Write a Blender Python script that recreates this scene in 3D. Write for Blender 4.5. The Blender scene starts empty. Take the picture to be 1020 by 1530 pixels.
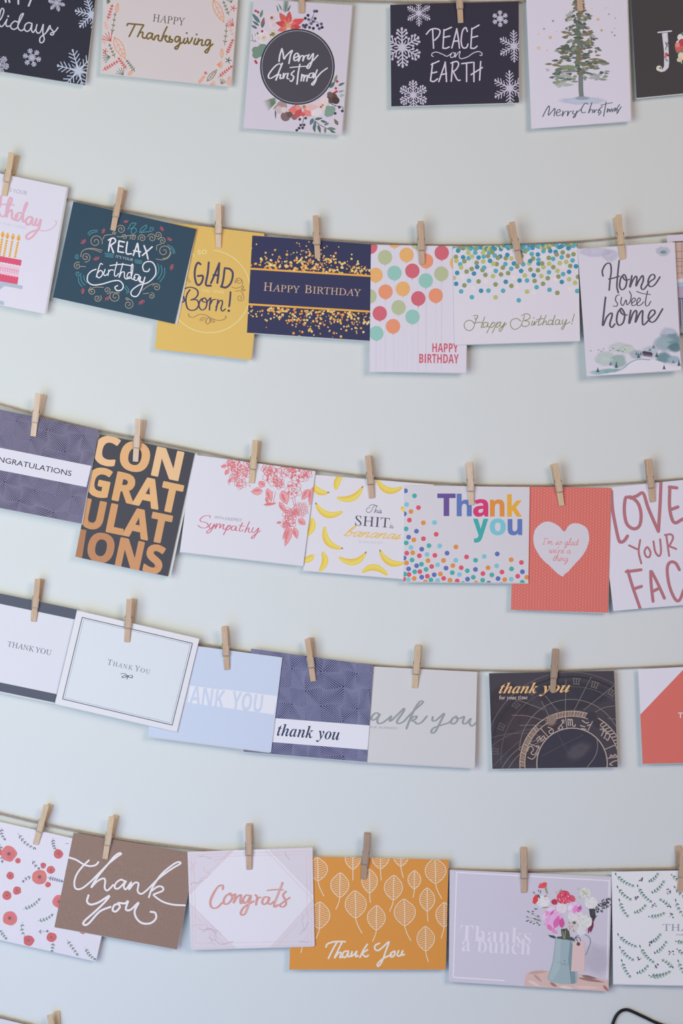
import bpy, math, random
from mathutils import Vector
from mathutils.geometry import tessellate_polygon

scene = bpy.context.scene
COL = scene.collection
# ------------------------------------------------------------------ measures
MM = 0.001
PX = 0.00075            # one photograph pixel on the wall, in metres
CAMD = 1.9              # camera to wall
ZC = 1.35               # height of the optical axis
# ------------------------------------------------------------------ camera
cd = bpy.data.cameras.new('camera')
cam = bpy.data.objects.new('camera', cd)
COL.objects.link(cam)
cam.location = (0, -CAMD, ZC)
cam.rotation_euler = (math.pi / 2, 0, 0)
cd.sensor_fit = 'VERTICAL'
cd.sensor_height = 36
cd.lens = 36 * CAMD / (1530 * PX)
cd.clip_start = 0.05
scene.camera = cam
# ------------------------------------------------------------------ world, lights, exposure
scene.view_settings.view_transform = 'Standard'
scene.view_settings.look = 'None'
scene.view_settings.exposure = 0.06
scene.view_settings.gamma = 1
scene.view_settings.use_curve_mapping = False
wd = bpy.data.worlds.new('world')
scene.world = wd
wd.use_nodes = True
wd.node_tree.nodes['Background'].inputs[0].default_value = (1, 1, 1, 1)
wd.node_tree.nodes['Background'].inputs[1].default_value = 0.12


def area(name, loc, target, size, power, colour):
    l = bpy.data.lights.new(name, 'AREA')
    l.shape = 'SQUARE'
    l.size = size
    l.energy = power
    l.color = colour
    o = bpy.data.objects.new(name, l)
    COL.objects.link(o)
    o.location = loc
    o.rotation_euler = (Vector(target) - Vector(loc)).to_track_quat('-Z', 'Y').to_euler()
    return o


# added area fills at the left and low beside it, and the warmer light of the room from the upper right
area('left_fill', (-0.8, -1.25, 1.3), (-0.1, 0, 1.35), 1.0, 12.4, (0.94, 1.0, 0.92))  # unseen fill, set close so brightness falls off across the wall
area('low_blue_fill', (-0.7, -1.3, 0.35), (0, 0, 1.35), 1.0, 9, (0.16, 0.36, 1.0))  # unseen fill added to tint the lower left wall blue
area('room_light', (1.35, -2.45, 2.25), (0, 0, 1.35), 1.0, 23, (1.0, 0.77, 0.70))


# ------------------------------------------------------------------ helpers
def lin(c):
    c = c / 255.0
    return c / 12.92 if c <= 0.04045 else ((c + 0.055) / 1.055) ** 2.4


def wpos(px, py, y):
    """point at depth y (negative = in front of the wall) seen over wall position px,py"""
    X, Z = (px - 510) * PX, ZC + (765 - py) * PX
    t = 1 + y / CAMD
    return (X * t, y, ZC + (Z - ZC) * t)


MATS = {}


def albedo(rgb, lw):
    return tuple(min(0.93, 0.80 * lin(c) / lin(w)) for c, w in zip(rgb, lw))


def mat(rgb, kind='paper'):
    """rgb = linear albedo"""
    key = (tuple(round(v, 3) for v in rgb), kind)
    if key in MATS:
        return MATS[key]
    m = bpy.data.materials.new(kind)
    m.use_nodes = True
    nt = m.node_tree
    b = nt.nodes['Principled BSDF']
    b.inputs['Base Color'].default_value = (*key[0], 1)
    b.inputs['Roughness'].default_value = 0.6
    b.inputs['Specular IOR Level'].default_value = 0.25
    if kind == 'kraft':
        tc = nt.nodes.new('ShaderNodeTexCoord')
        n = nt.nodes.new('ShaderNodeTexNoise')
        n.inputs['Scale'].default_value = 1300
        n.inputs['Detail'].default_value = 4
        r = nt.nodes.new('ShaderNodeValToRGB')
        r.color_ramp.elements[0].position = .35
        r.color_ramp.elements[1].position = .68
        r.color_ramp.elements[0].color = (*[v * .86 for v in key[0]], 1)
        r.color_ramp.elements[1].color = (*[min(1, v * 1.14) for v in key[0]], 1)
        nt.links.new(tc.outputs['Object'], n.inputs['Vector'])
        nt.links.new(n.outputs['Fac'], r.inputs['Fac'])
        nt.links.new(r.outputs['Color'], b.inputs['Base Color'])
    if kind == 'foil':
        b.inputs['Roughness'].default_value = 0.4
    if kind == 'wash':
        at = nt.nodes.new('ShaderNodeAttribute')
        at.attribute_name = 'a'
        tc = nt.nodes.new('ShaderNodeTexCoord')
        n = nt.nodes.new('ShaderNodeTexNoise')
        n.inputs['Scale'].default_value = 160
        n.inputs['Detail'].default_value = 5
        mul = nt.nodes.new('ShaderNodeMath')
        mul.operation = 'MULTIPLY'
        add = nt.nodes.new('ShaderNodeMath')
        add.operation = 'ADD'
        add.inputs[1].default_value = 0.5
        add.use_clamp = True
        tr = nt.nodes.new('ShaderNodeBsdfTransparent')
        mx = nt.nodes.new('ShaderNodeMixShader')
        nt.links.new(tc.outputs['Object'], n.inputs['Vector'])
        nt.links.new(n.outputs['Fac'], add.inputs[0])
        nt.links.new(at.outputs['Fac'], mul.inputs[0])
        nt.links.new(add.outputs[0], mul.inputs[1])
        nt.links.new(mul.outputs[0], mx.inputs['Fac'])
        nt.links.new(tr.outputs[0], mx.inputs[1])
        nt.links.new(b.outputs[0], mx.inputs[2])
        nt.links.new(mx.outputs[0], nt.nodes['Material Output'].inputs['Surface'])
    MATS[key] = m
    return m


def mesh_obj(name, verts, faces, mats, parent=None, mi=None, smooth=False, loc=(0, 0, 0)):
    me = bpy.data.meshes.new(name)
    me.from_pydata(verts, [], faces)
    for m in (mats if isinstance(mats, (list, tuple)) else [mats]):
        me.materials.append(m)
    if mi:
        me.polygons.foreach_set('material_index', mi)
    if smooth:
        me.polygons.foreach_set('use_smooth', [True] * len(me.polygons))
    me.update()
    o = bpy.data.objects.new(name, me)
    COL.objects.link(o)
    o.location = loc
    if parent:
        o.parent = parent
    return o


def tag(o, label=None, cat=None, group=None, kind=None):
    if label:
        o['label'] = label
    if cat:
        o['category'] = cat
    if group:
        o['group'] = group
    if kind:
        o['kind'] = kind
    return o


def empty(name, loc, rot=(0, 0, 0)):
    o = bpy.data.objects.new(name, None)
    COL.objects.link(o)
    o.empty_display_size = 0.01
    o.location = loc
    o.rotation_euler = rot
    return o


def tube(path, rad, n=8, closed=False):
    """sweep; rad a number; returns verts, faces"""
    P = [Vector(p) for p in path]
    V, F = [], []
    prev = None
    for i, p in enumerate(P):
        d = (P[min(i + 1, len(P) - 1)] - P[max(i - 1, 0)]).normalized()
        if prev is None:
            a = d.cross(Vector((0, 1, 0)))
            if a.length < .1:
                a = d.cross(Vector((1, 0, 0)))
            a.normalize()
        else:
            a = (prev - d * prev.dot(d)).normalized()
        prev = a
        b = d.cross(a)
        for j in range(n):
            t = 2 * math.pi * j / n
            V.append(p + (a * math.cos(t) + b * math.sin(t)) * rad)
        if i:
            o0, o1 = (i - 1) * n, i * n
            for j in range(n):
                k = (j + 1) % n
                F.append((o0 + j, o0 + k, o1 + k, o1 + j))
    F.append(tuple(range(n))[::-1])
    F.append(tuple(range((len(P) - 1) * n, len(P) * n)))
    return V, F


def cr(pts, sub=6, closed=False):
    """Catmull-Rom through pts (tuples of any length)"""
    n = len(pts)
    if n < 3:
        return [tuple(p) for p in pts]
    out = []
    rng = range(n) if closed else range(n - 1)
    for i in rng:
        if closed:
            p0, p1, p2, p3 = (pts[(i + j) % n] for j in (-1, 0, 1, 2))
        else:
            p1, p2 = pts[i], pts[i + 1]
            p0 = pts[i - 1] if i else tuple(2 * a - b for a, b in zip(p1, p2))
            p3 = pts[i + 2] if i + 2 < n else tuple(2 * a - b for a, b in zip(p2, p1))
        for s in range(sub):
            t = s / sub
            out.append(tuple(.5 * (2 * b + (c - a) * t + (2 * a - 5 * b + 4 * c - d) * t * t + (3 * b - a - 3 * c + d) * t ** 3)
                             for a, b, c, d in zip(p0, p1, p2, p3)))
    if not closed:
        out.append(tuple(pts[-1]))
    return out


def clip(poly, quad):
    """clip polygon of (x,y,a) by convex clockwise-on-screen quad"""
    for i in range(4):
        ax, ay = quad[i]
        bx, by = quad[(i + 1) % 4]
        ex, ey = bx - ax, by - ay
        out = []
        n = len(poly)
        ds = [ex * (p[1] - ay) - ey * (p[0] - ax) for p in poly]
        if min(ds) >= 0:
            continue
        for j in range(n):
            p, q = poly[j], poly[(j + 1) % n]
            dp, dq = ds[j], ds[(j + 1) % n]
            if dp >= 0:
                out.append(p)
            if (dp >= 0) != (dq >= 0):
                t = dp / (dp - dq)
                out.append(tuple(u + (v - u) * t for u, v in zip(p, q)))
        poly = out
        if len(poly) < 3:
            return []
    return poly


GL = {
 'R': {
  "A": (334,
   [[181, 343, 146, 343, 0, 0, 50, 0, 93, 100, 238, 100, 284, 0, 334, 0], [112, 144, 163, 268, 218, 144]]),
  "B": (282,
   [[38, 341, 38, 0, 154, 0, 223, 14, 260, 49, 272, 91, 262, 132, 233, 163, 190, 180, 190, 181, 219, 198, 236, 223, 242, 254, 231, 296, 196, 328, 136,
   341], [86, 297, 132, 297, 167, 290, 186, 273, 191, 250, 183, 219, 159, 201, 119, 195, 86, 195], [86, 151, 146, 151, 188, 144, 213, 126, 221, 98, 215,
   73, 192, 52, 148, 44, 86, 44]]),
  "C": (354,
   [[247, 343, 211, 346, 114, 322, 48, 258, 24, 166, 43, 90, 103, 24, 208, -4, 256, -1, 296, 10, 332, 26, 332, 79, 292, 58, 252, 45, 212, 40, 140, 57,
   92, 102, 74, 170, 92, 237, 141, 283, 210, 300, 249, 297, 288, 285, 328, 265, 328, 318, 285, 333]]),
  "D": (375,
   [[38, 341, 38, 0, 171, 0, 268, 25, 330, 87, 352, 170, 333, 250, 274, 315, 170, 341], [87, 297, 162, 297, 241, 279, 287, 234, 302, 170, 291, 119, 250,
   67, 165, 44, 87, 44]]),
  "E": (250,
   [[38, 341, 38, 0, 236, 0, 236, 44, 86, 44, 86, 150, 226, 150, 226, 194, 86, 194, 86, 297, 231, 297, 231, 341]]),
  "F": (235,
   [[38, 341, 38, 0, 87, 0, 87, 158, 220, 158, 220, 202, 87, 202, 87, 297, 220, 297, 220, 341]]),
  "G": (370,
   [[245, 343, 208, 346, 114, 322, 49, 259, 25, 168, 49, 79, 113, 18, 206, -4, 251, -2, 293, 7, 336, 24, 336, 168, 222, 168, 222, 124, 288, 124, 288, 54,
   264, 47, 239, 42, 214, 40, 142, 57, 93, 103, 76, 170, 93, 237, 140, 283, 207, 300, 248, 297, 289, 285, 330, 267, 330, 316, 283, 334]]),
  "H": (365,
   [[86, 341, 38, 341, 38, 0, 86, 0, 86, 148, 278, 148, 278, 0, 326, 0, 326, 341, 278, 341, 278, 192, 86, 192]]),
  "I": (125,
   [[87, 341, 38, 341, 38, 0, 87, 0]]),
  "J": (125,
   [[87, 341, 38, 341, 38, 10, 35, -34, 19, -60, -18, -68, -31, -68, -22, -114, -17, -114, -12, -115, -7, -115, 48, -100, 78, -61, 87, -4]]),
  "K": (328,
   [[86, 341, 38, 341, 38, 0, 86, 0, 86, 168, 260, 0, 328, 0, 142, 180, 291, 341, 230, 341, 86, 185]]),
  "L": (245,
   [[86, 341, 37, 341, 37, 0, 240, 0, 240, 44, 86, 44]]),
  "M": (390,
   [[82, 341, 36, 341, 36, 0, 86, 0, 86, 266, 86, 266, 192, 134, 200, 134, 304, 266, 306, 266, 306, 0, 354, 0, 354, 341, 309, 341, 196, 201]]),
  "N": (390,
   [[76, 341, 37, 341, 37, 0, 83, 0, 83, 262, 311, 0, 353, 0, 353, 341, 307, 341, 307, 77]]),
  "O": (412,
   [[303, 321, 206, 346, 109, 321, 45, 258, 22, 170, 45, 84, 108, 20, 204, -4, 304, 20, 367, 84, 389, 170, 366, 258], [206, 300, 274, 283, 321, 238, 338,
   170, 321, 104, 274, 58, 206, 40, 137, 58, 90, 104, 73, 170, 90, 238, 137, 283]]),
  "P": (255,
   [[35, 341, 35, 0, 84, 0, 84, 148, 135, 148, 200, 160, 238, 194, 250, 243, 238, 292, 203, 328, 142, 341], [84, 297, 142, 297, 176, 289, 194, 270, 200,
   245, 192, 216, 171, 198, 140, 192, 84, 192]]),
  "Q": (412,
   [[302, 322, 210, 346, 113, 323, 47, 262, 22, 170, 41, 92, 91, 32, 166, 0, 215, -32, 271, -57, 333, -70, 377, -26, 376, -24, 341, -28, 300, -20, 248,
   0, 248, 0, 248, 0, 321, 33, 372, 92, 390, 170, 366, 260], [128, 278, 208, 300, 276, 283, 322, 236, 340, 169, 323, 105, 277, 58, 210, 40, 134, 59, 88,
   106, 73, 170, 85, 227]]),
  "R": (302,
   [[38, 341, 38, 0, 88, 0, 88, 148, 108, 148, 133, 143, 161, 121, 198, 70, 244, 0, 302, 0, 283, 27, 269, 47, 256, 68, 231, 106, 207, 138, 180, 162, 210,
   181, 230, 210, 236, 246, 223, 296, 184, 329, 124, 341], [88, 299, 119, 299, 157, 293, 179, 275, 186, 248, 181, 220, 160, 200, 119, 192, 88, 192]]),
  "S": (229,
   [[149, 343, 124, 346, 69, 334, 33, 303, 20, 254, 58, 184, 129, 138, 168, 82, 162, 63, 143, 46, 112, 40, 79, 45, 49, 62, 22, 89, 22, 27, 51, 9, 83, -1,
   118, -4, 167, 8, 200, 40, 213, 88, 175, 167, 104, 211, 66, 261, 72, 282, 92, 296, 120, 302, 144, 298, 171, 287, 200, 266, 200, 322, 175, 335]]),
  "T": (302,
   [[294, 341, 8, 341, 8, 297, 126, 297, 126, 0, 176, 0, 176, 297, 294, 297]]),
  "U": (354,
   [[80, 341, 30, 341, 30, 129, 51, 53, 104, 9, 172, -4, 257, 13, 307, 61, 324, 134, 324, 341, 275, 341, 275, 142, 273, 113, 267, 88, 254, 68, 234, 54,
   207, 44, 174, 40, 146, 44, 121, 53, 100, 70, 88, 86, 81, 108, 80, 140]]),
  "V": (302,
   [[49, 341, 0, 341, 148, -3, 158, -3, 302, 341, 254, 341, 152, 102]]),
  "W": (521,
   [[49, 341, 0, 341, 138, -3, 148, -3, 260, 276, 372, -3, 382, -3, 520, 341, 472, 341, 379, 106, 284, 341, 238, 341, 143, 106]]),
  "X": (354,
   [[71, 341, 12, 341, 148, 176, 1, 0, 60, 0, 178, 141, 294, 0, 353, 0, 208, 176, 344, 341, 284, 341, 178, 211]]),
  "Y": (302,
   [[59, 341, 0, 341, 126, 180, 126, 0, 176, 0, 176, 180, 302, 341, 243, 341, 150, 224]]),
  "Z": (323,
   [[316, 341, 22, 341, 22, 297, 225, 297, 8, 0, 316, 0, 316, 44, 98, 44]]),
  "'": (94,
   [[69, 358, 25, 358, 25, 300, 36, 231, 58, 231, 69, 300]]),
  "!": (136,
   [[83, 337, 68, 346, 52, 337, 43, 313, 40, 272, 40, 251, 41, 233, 42, 218, 55, 132, 58, 114, 62, 104, 68, 100, 73, 104, 77, 114, 80, 132, 92, 218, 94,
   233, 95, 251, 96, 272, 92, 313], [83, 51, 68, 56, 53, 51, 42, 41, 38, 26, 42, 10, 53, 0, 68, -4, 83, 0, 94, 10, 98, 26, 94, 41]]),
 },
 'M': {
  "A": (334,
   [[184, 348, 144, 348, -7, -4, 53, -4, 96, 96, 235, 96, 281, -4, 340, -4], [119, 149, 163, 257, 211, 149]]),
  "B": (282,
   [[33, 346, 33, -4, 155, -4, 225, 10, 264, 46, 276, 91, 266, 135, 236, 167, 194, 183, 194, 178, 222, 195, 240, 221, 246, 254, 235, 298, 199, 332, 137,
   346], [91, 292, 131, 292, 165, 286, 182, 271, 186, 250, 179, 222, 157, 205, 119, 200, 91, 200], [91, 146, 145, 146, 186, 140, 209, 123, 216, 98, 211,
   75, 190, 57, 148, 48, 91, 48]]),
  "C": (354,
   [[247, 347, 211, 350, 112, 326, 44, 261, 19, 166, 39, 87, 101, 20, 208, -9, 257, -5, 298, 6, 336, 23, 336, 87, 290, 62, 251, 49, 213, 45, 142, 61, 96,
   105, 79, 170, 96, 235, 143, 279, 211, 296, 248, 292, 286, 281, 332, 258, 332, 321, 286, 338]]),
  "D": (375,
   [[34, 346, 34, -4, 172, -4, 270, 21, 334, 85, 357, 170, 337, 253, 276, 319, 171, 346], [92, 292, 162, 292, 239, 275, 283, 231, 297, 170, 287, 121,
   247, 71, 164, 48, 92, 48]]),
  "E": (250,
   [[33, 346, 33, -4, 240, -4, 240, 48, 91, 48, 91, 146, 230, 146, 230, 198, 91, 198, 91, 292, 236, 292, 236, 346]]),
  "G": (370,
   [[246, 347, 208, 350, 112, 326, 45, 261, 20, 169, 45, 77, 111, 14, 206, -9, 252, -6, 294, 3, 341, 20, 341, 172, 218, 172, 218, 120, 283, 120, 283, 57,
   263, 52, 239, 47, 214, 45, 144, 61, 97, 105, 80, 170, 97, 234, 142, 279, 207, 296, 247, 292, 288, 281, 334, 260, 334, 320, 284, 338]]),
  "H": (365,
   [[91, 346, 33, 346, 33, -4, 91, -4, 91, 144, 273, 144, 273, -4, 331, -4, 331, 346, 273, 346, 273, 197, 91, 197]]),
  "I": (125,
   [[92, 346, 34, 346, 34, -4, 92, -4]]),
  "K": (328,
   [[91, 346, 33, 346, 33, -4, 91, -4, 91, 158, 258, -4, 339, -4, 149, 180, 301, 346, 228, 346, 91, 197]]),
  "L": (245,
   [[90, 346, 32, 346, 32, -4, 244, -4, 244, 48, 90, 48]]),
  "N": (390,
   [[78, 346, 32, 346, 32, -4, 88, -4, 88, 250, 309, -4, 358, -4, 358, 346, 302, 346, 302, 89]]),
  "O": (412,
   [[305, 325, 205, 350, 107, 325, 41, 260, 18, 171, 41, 82, 105, 16, 204, -9, 306, 16, 371, 82, 394, 170, 370, 260], [140, 279, 206, 296, 272, 279, 317,
   235, 334, 170, 317, 106, 272, 62, 206, 45, 140, 62, 94, 106, 78, 170, 95, 235]]),
  "R": (302,
   [[34, 346, 34, -4, 92, -4, 92, 144, 108, 144, 131, 139, 157, 118, 195, 67, 241, -4, 311, -4, 286, 29, 273, 49, 259, 70, 235, 109, 211, 141, 187, 161,
   214, 178, 234, 208, 241, 246, 227, 299, 186, 334, 125, 346], [92, 294, 119, 294, 155, 289, 175, 273, 181, 247, 176, 223, 158, 204, 119, 196, 92, 196]]),
  "S": (229,
   [[150, 347, 123, 350, 67, 338, 29, 305, 15, 254, 55, 181, 126, 134, 163, 82, 158, 65, 141, 51, 112, 44, 81, 50, 52, 66, 18, 100, 18, 24, 49, 5, 82,
   -6, 118, -9, 169, 4, 204, 38, 218, 88, 178, 170, 107, 215, 71, 262, 76, 279, 93, 292, 120, 297, 143, 294, 169, 283, 204, 257, 204, 324, 177, 339]]),
  "T": (302,
   [[298, 346, 4, 346, 4, 292, 122, 292, 122, -4, 180, -4, 180, 292, 298, 292]]),
  "U": (354,
   [[84, 346, 26, 346, 26, 128, 47, 50, 102, 5, 173, -9, 259, 9, 311, 59, 328, 133, 328, 346, 270, 346, 270, 143, 269, 114, 263, 90, 250, 71, 232, 58,
   206, 49, 174, 45, 147, 48, 123, 57, 103, 73, 92, 88, 86, 108, 84, 140]]),
  "Y": (302,
   [[61, 346, -9, 346, 122, 179, 122, -4, 180, -4, 180, 178, 311, 346, 241, 346, 151, 231]]),
 },
 'B': {
  "T": (315,
   [[12, 335, 12, 240, 18, 240, 27, 275, 46, 303, 74, 321, 111, 326, 120, 326, 120, 60, 117, 36, 109, 20, 92, 12, 72, 9, 72, 4, 240, 4, 240, 9, 219, 11,
   203, 19, 195, 35, 192, 60, 192, 326, 201, 326, 268, 304, 296, 240, 302, 240, 302, 335]]),
  "h": (284,
   [[106, 335, 18, 335, 18, 331, 28, 329, 37, 322, 42, 311, 43, 297, 43, 41, 42, 27, 37, 16, 27, 10, 18, 9, 18, 4, 130, 4, 130, 9, 120, 10, 111, 17, 107,
   27, 106, 41, 106, 177, 127, 199, 151, 206, 165, 203, 174, 194, 178, 180, 179, 162, 179, 41, 173, 17, 155, 8, 154, 8, 154, 4, 266, 4, 266, 9, 257, 10,
   248, 17, 243, 27, 242, 41, 242, 157, 226, 214, 181, 233, 144, 224, 106, 189]]),
  "a": (256,
   [[165, 228, 120, 233, 94, 231, 72, 225, 54, 216, 40, 205, 31, 191, 29, 176, 31, 163, 36, 154, 45, 148, 58, 146, 69, 148, 79, 153, 85, 162, 87, 172,
   86, 180, 81, 189, 76, 197, 73, 205, 83, 220, 110, 224, 129, 221, 142, 213, 150, 199, 152, 180, 152, 139, 90, 118, 50, 98, 27, 75, 19, 47, 23, 27, 33,
   11, 49, 1, 71, -2, 111, 5, 151, 32, 163, 4, 190, -3, 217, 3, 240, 21, 237, 25, 234, 23, 227, 21, 220, 23, 216, 28, 214, 35, 214, 46, 214, 156, 209,
   191, 193, 214], [100, 106, 152, 133, 152, 45, 142, 34, 131, 27, 121, 23, 112, 21, 91, 32, 84, 63]]),
  "n": (284,
   [[226, 214, 181, 233, 143, 224, 106, 190, 106, 227, 18, 227, 18, 222, 28, 221, 37, 214, 42, 203, 43, 189, 43, 41, 42, 27, 37, 16, 27, 10, 18, 9, 18,
   4, 130, 4, 130, 9, 120, 10, 111, 17, 107, 27, 106, 41, 106, 177, 127, 199, 151, 206, 165, 203, 174, 194, 178, 180, 179, 162, 179, 41, 173, 17, 155, 8,
   154, 8, 154, 4, 266, 4, 266, 9, 257, 10, 248, 17, 243, 27, 242, 41, 242, 157]]),
  "k": (267,
   [[106, 335, 19, 335, 19, 330, 30, 328, 38, 322, 42, 311, 43, 296, 43, 41, 42, 27, 37, 17, 27, 11, 17, 9, 17, 4, 130, 4, 130, 9, 120, 11, 111, 17, 107,
   27, 106, 41, 106, 102, 122, 115, 176, 39, 180, 31, 182, 23, 177, 11, 162, 8, 161, 8, 161, 4, 276, 4, 276, 9, 266, 12, 254, 23, 160, 156, 202, 197,
   228, 215, 253, 222, 253, 227, 157, 227, 157, 222, 156, 222, 177, 219, 186, 208, 182, 195, 172, 182, 106, 116]]),
  "s": (215,
   [[178, 234, 174, 234, 169, 226, 159, 223, 156, 223, 153, 224, 150, 225, 147, 225, 134, 229, 123, 231, 113, 233, 105, 233, 74, 228, 51, 214, 36, 191,
   32, 164, 35, 145, 44, 128, 59, 114, 81, 100, 118, 81, 140, 65, 147, 44, 144, 28, 136, 17, 122, 9, 104, 7, 82, 12, 62, 26, 46, 49, 37, 74, 30, 74, 30,
   -2, 36, -2, 42, 7, 54, 11, 61, 10, 66, 8, 91, -1, 112, -3, 143, 2, 167, 16, 182, 40, 187, 71, 185, 93, 176, 110, 162, 125, 141, 137, 107, 154, 93,
   162, 83, 170, 76, 181, 74, 193, 76, 206, 84, 216, 96, 222, 111, 225, 131, 221, 149, 209, 164, 191, 173, 169, 178, 169]]),
  "b": (269,
   [[99, 335, 10, 335, 10, 330, 21, 328, 31, 322, 35, 309, 36, 289, 36, -4, 38, -4, 78, 26, 112, 3, 143, -3, 173, 1, 199, 13, 220, 32, 237, 58, 247, 88,
   250, 124, 248, 154, 239, 181, 226, 203, 209, 219, 188, 230, 165, 233, 132, 226, 99, 199], [125, 210, 137, 213, 160, 207, 176, 189, 184, 160, 187, 119,
   184, 70, 176, 35, 161, 14, 136, 6, 108, 18, 99, 50, 99, 181, 104, 194, 113, 204]]),
  "u": (279,
   [[102, 227, 12, 227, 12, 222, 23, 220, 33, 213, 37, 200, 38, 185, 38, 72, 42, 39, 52, 15, 70, 1, 98, -3, 118, -1, 137, 6, 153, 17, 174, 40, 174, -2,
   222, 9, 264, 13, 264, 19, 253, 20, 243, 26, 238, 37, 237, 52, 237, 227, 145, 227, 145, 222, 157, 221, 168, 214, 173, 202, 174, 185, 174, 47, 155, 29,
   132, 22, 119, 25, 109, 32, 103, 42, 102, 55]]),
  "c": (219,
   [[161, 230, 130, 233, 100, 229, 73, 218, 51, 199, 33, 174, 22, 145, 19, 111, 22, 80, 32, 52, 47, 29, 67, 11, 90, 0, 116, -3, 167, 9, 206, 45, 202, 48,
   180, 31, 152, 24, 122, 32, 99, 54, 84, 91, 79, 140, 90, 203, 125, 225, 145, 220, 151, 203, 151, 198, 150, 194, 150, 190, 150, 187, 157, 164, 176, 156,
   187, 158, 195, 163, 201, 171, 202, 182, 198, 203, 184, 219]]),
  "f": (159,
   [[156, 339, 130, 342, 93, 337, 66, 321, 49, 297, 43, 263, 43, 227, 16, 227, 16, 210, 43, 210, 43, 54, 42, 36, 41, 25, 37, 18, 32, 13, 23, 10, 15, 9,
   15, 4, 144, 4, 144, 8, 128, 10, 115, 16, 108, 29, 106, 48, 106, 210, 148, 210, 148, 227, 106, 227, 106, 291, 107, 308, 111, 322, 119, 331, 134, 334,
   146, 332, 151, 323, 151, 319, 149, 316, 148, 313, 147, 311, 143, 300, 142, 291, 143, 282, 148, 275, 156, 270, 167, 269, 177, 270, 185, 276, 190, 285,
   192, 297, 188, 314, 176, 329]]),
  "o": (251,
   [[155, 229, 125, 233, 95, 229, 69, 218, 48, 200, 32, 176, 21, 147, 18, 115, 21, 83, 32, 54, 48, 30, 69, 12, 96, 0, 126, -3, 155, 0, 181, 11, 202, 29,
   218, 53, 229, 82, 232, 114, 229, 148, 218, 177, 202, 200, 180, 218], [105, 221, 126, 227, 145, 221, 158, 203, 165, 170, 168, 115, 167, 85, 166, 60,
   163, 41, 159, 27, 146, 10, 126, 4, 105, 10, 92, 27, 88, 41, 85, 60, 84, 85, 83, 115, 85, 170, 92, 203]]),
  "r": (214,
   [[190, 230, 174, 233, 158, 230, 142, 221, 126, 206, 104, 174, 104, 227, 19, 227, 19, 222, 29, 221, 38, 215, 42, 204, 43, 188, 43, 41, 42, 27, 37, 16,
   28, 10, 18, 9, 18, 4, 143, 4, 143, 8, 128, 10, 116, 16, 109, 26, 107, 41, 107, 143, 109, 165, 117, 182, 128, 194, 140, 198, 150, 195, 157, 189, 162,
   181, 168, 175, 175, 171, 184, 170, 196, 172, 204, 177, 210, 186, 211, 198, 209, 212, 202, 223]]),
  "y": (223,
   [[116, 227, 0, 227, 0, 222, -2, 222, 7, 221, 14, 217, 18, 213, 22, 207, 26, 199, 31, 188, 109, -3, 105, -20, 100, -34, 95, -47, 88, -57, 76, -72, 64,
   -78, 54, -75, 51, -66, 51, -62, 51, -60, 51, -58, 51, -57, 50, -47, 45, -40, 37, -35, 27, -34, 15, -36, 7, -42, 1, -52, -1, -62, 2, -78, 10, -90, 23,
   -98, 39, -100, 55, -99, 69, -94, 81, -84, 93, -69, 105, -47, 117, -17, 189, 182, 196, 199, 203, 211, 212, 220, 219, 222, 219, 227, 155, 227, 155, 222,
   163, 222, 173, 219, 179, 213, 181, 204, 181, 199, 180, 193, 178, 186, 175, 178, 138, 77, 95, 190, 94, 194, 93, 197, 92, 201, 91, 205, 93, 214, 99,
   219, 108, 221, 116, 222]]),
  "t": (170,
   [[104, 312, 98, 312, 87, 294, 69, 272, 45, 247, 19, 221, 19, 212, 40, 212, 40, 53, 43, 28, 52, 11, 68, 1, 92, -3, 133, 10, 160, 48, 155, 50, 144, 33,
   125, 26, 114, 28, 108, 36, 104, 47, 104, 61, 104, 212, 150, 212, 150, 227, 104, 227]]),
  "i": (148,
   [[88, 338, 75, 341, 62, 338, 51, 331, 44, 320, 42, 307, 44, 294, 51, 283, 62, 276, 75, 274, 88, 276, 99, 283, 106, 294, 108, 307, 106, 320, 99, 331],
   [106, 227, 19, 227, 19, 222, 29, 220, 38, 215, 42, 204, 43, 188, 43, 41, 42, 27, 37, 16, 28, 10, 18, 9, 18, 4, 130, 4, 130, 9, 120, 11, 112, 17, 108,
   27, 106, 41]]),
  "m": (413,
   [[215, 223, 177, 233, 142, 223, 105, 188, 105, 227, 18, 227, 18, 222, 28, 221, 37, 214, 42, 203, 43, 189, 43, 41, 42, 27, 37, 16, 27, 10, 18, 9, 18,
   4, 128, 4, 128, 9, 119, 11, 110, 17, 106, 28, 105, 41, 105, 177, 125, 199, 148, 206, 163, 203, 172, 194, 175, 180, 176, 162, 176, 41, 175, 28, 171,
   17, 162, 10, 152, 9, 152, 4, 261, 4, 261, 9, 252, 10, 243, 17, 239, 28, 238, 41, 238, 178, 258, 199, 281, 206, 295, 203, 304, 194, 308, 180, 309, 162,
   309, 41, 308, 28, 303, 17, 294, 10, 285, 9, 285, 4, 395, 4, 395, 9, 385, 10, 376, 17, 372, 27, 371, 41, 371, 157, 356, 214, 311, 233, 273, 223, 238,
   188]]),
  "e": (224,
   [[154, 226, 117, 233, 91, 229, 67, 218, 47, 200, 32, 177, 22, 149, 19, 117, 22, 82, 31, 53, 46, 29, 65, 11, 88, 0, 114, -3, 167, 11, 206, 54, 201, 58,
   178, 36, 148, 27, 99, 52, 82, 128, 206, 128, 206, 129, 200, 173, 182, 206], [119, 225, 137, 221, 147, 208, 152, 188, 154, 160, 154, 139, 82, 139, 82,
   152, 91, 206]]),
 },
 'I': {
  "A": (345,
   [[275, 354, 265, 354, 159, 229, 80, 135, 27, 73, 0, 42, -29, 18, -61, 10, -63, 0, 56, 0, 58, 10, 43, 10, 32, 13, 26, 18, 24, 26, 30, 42, 48, 67, 86,
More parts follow.
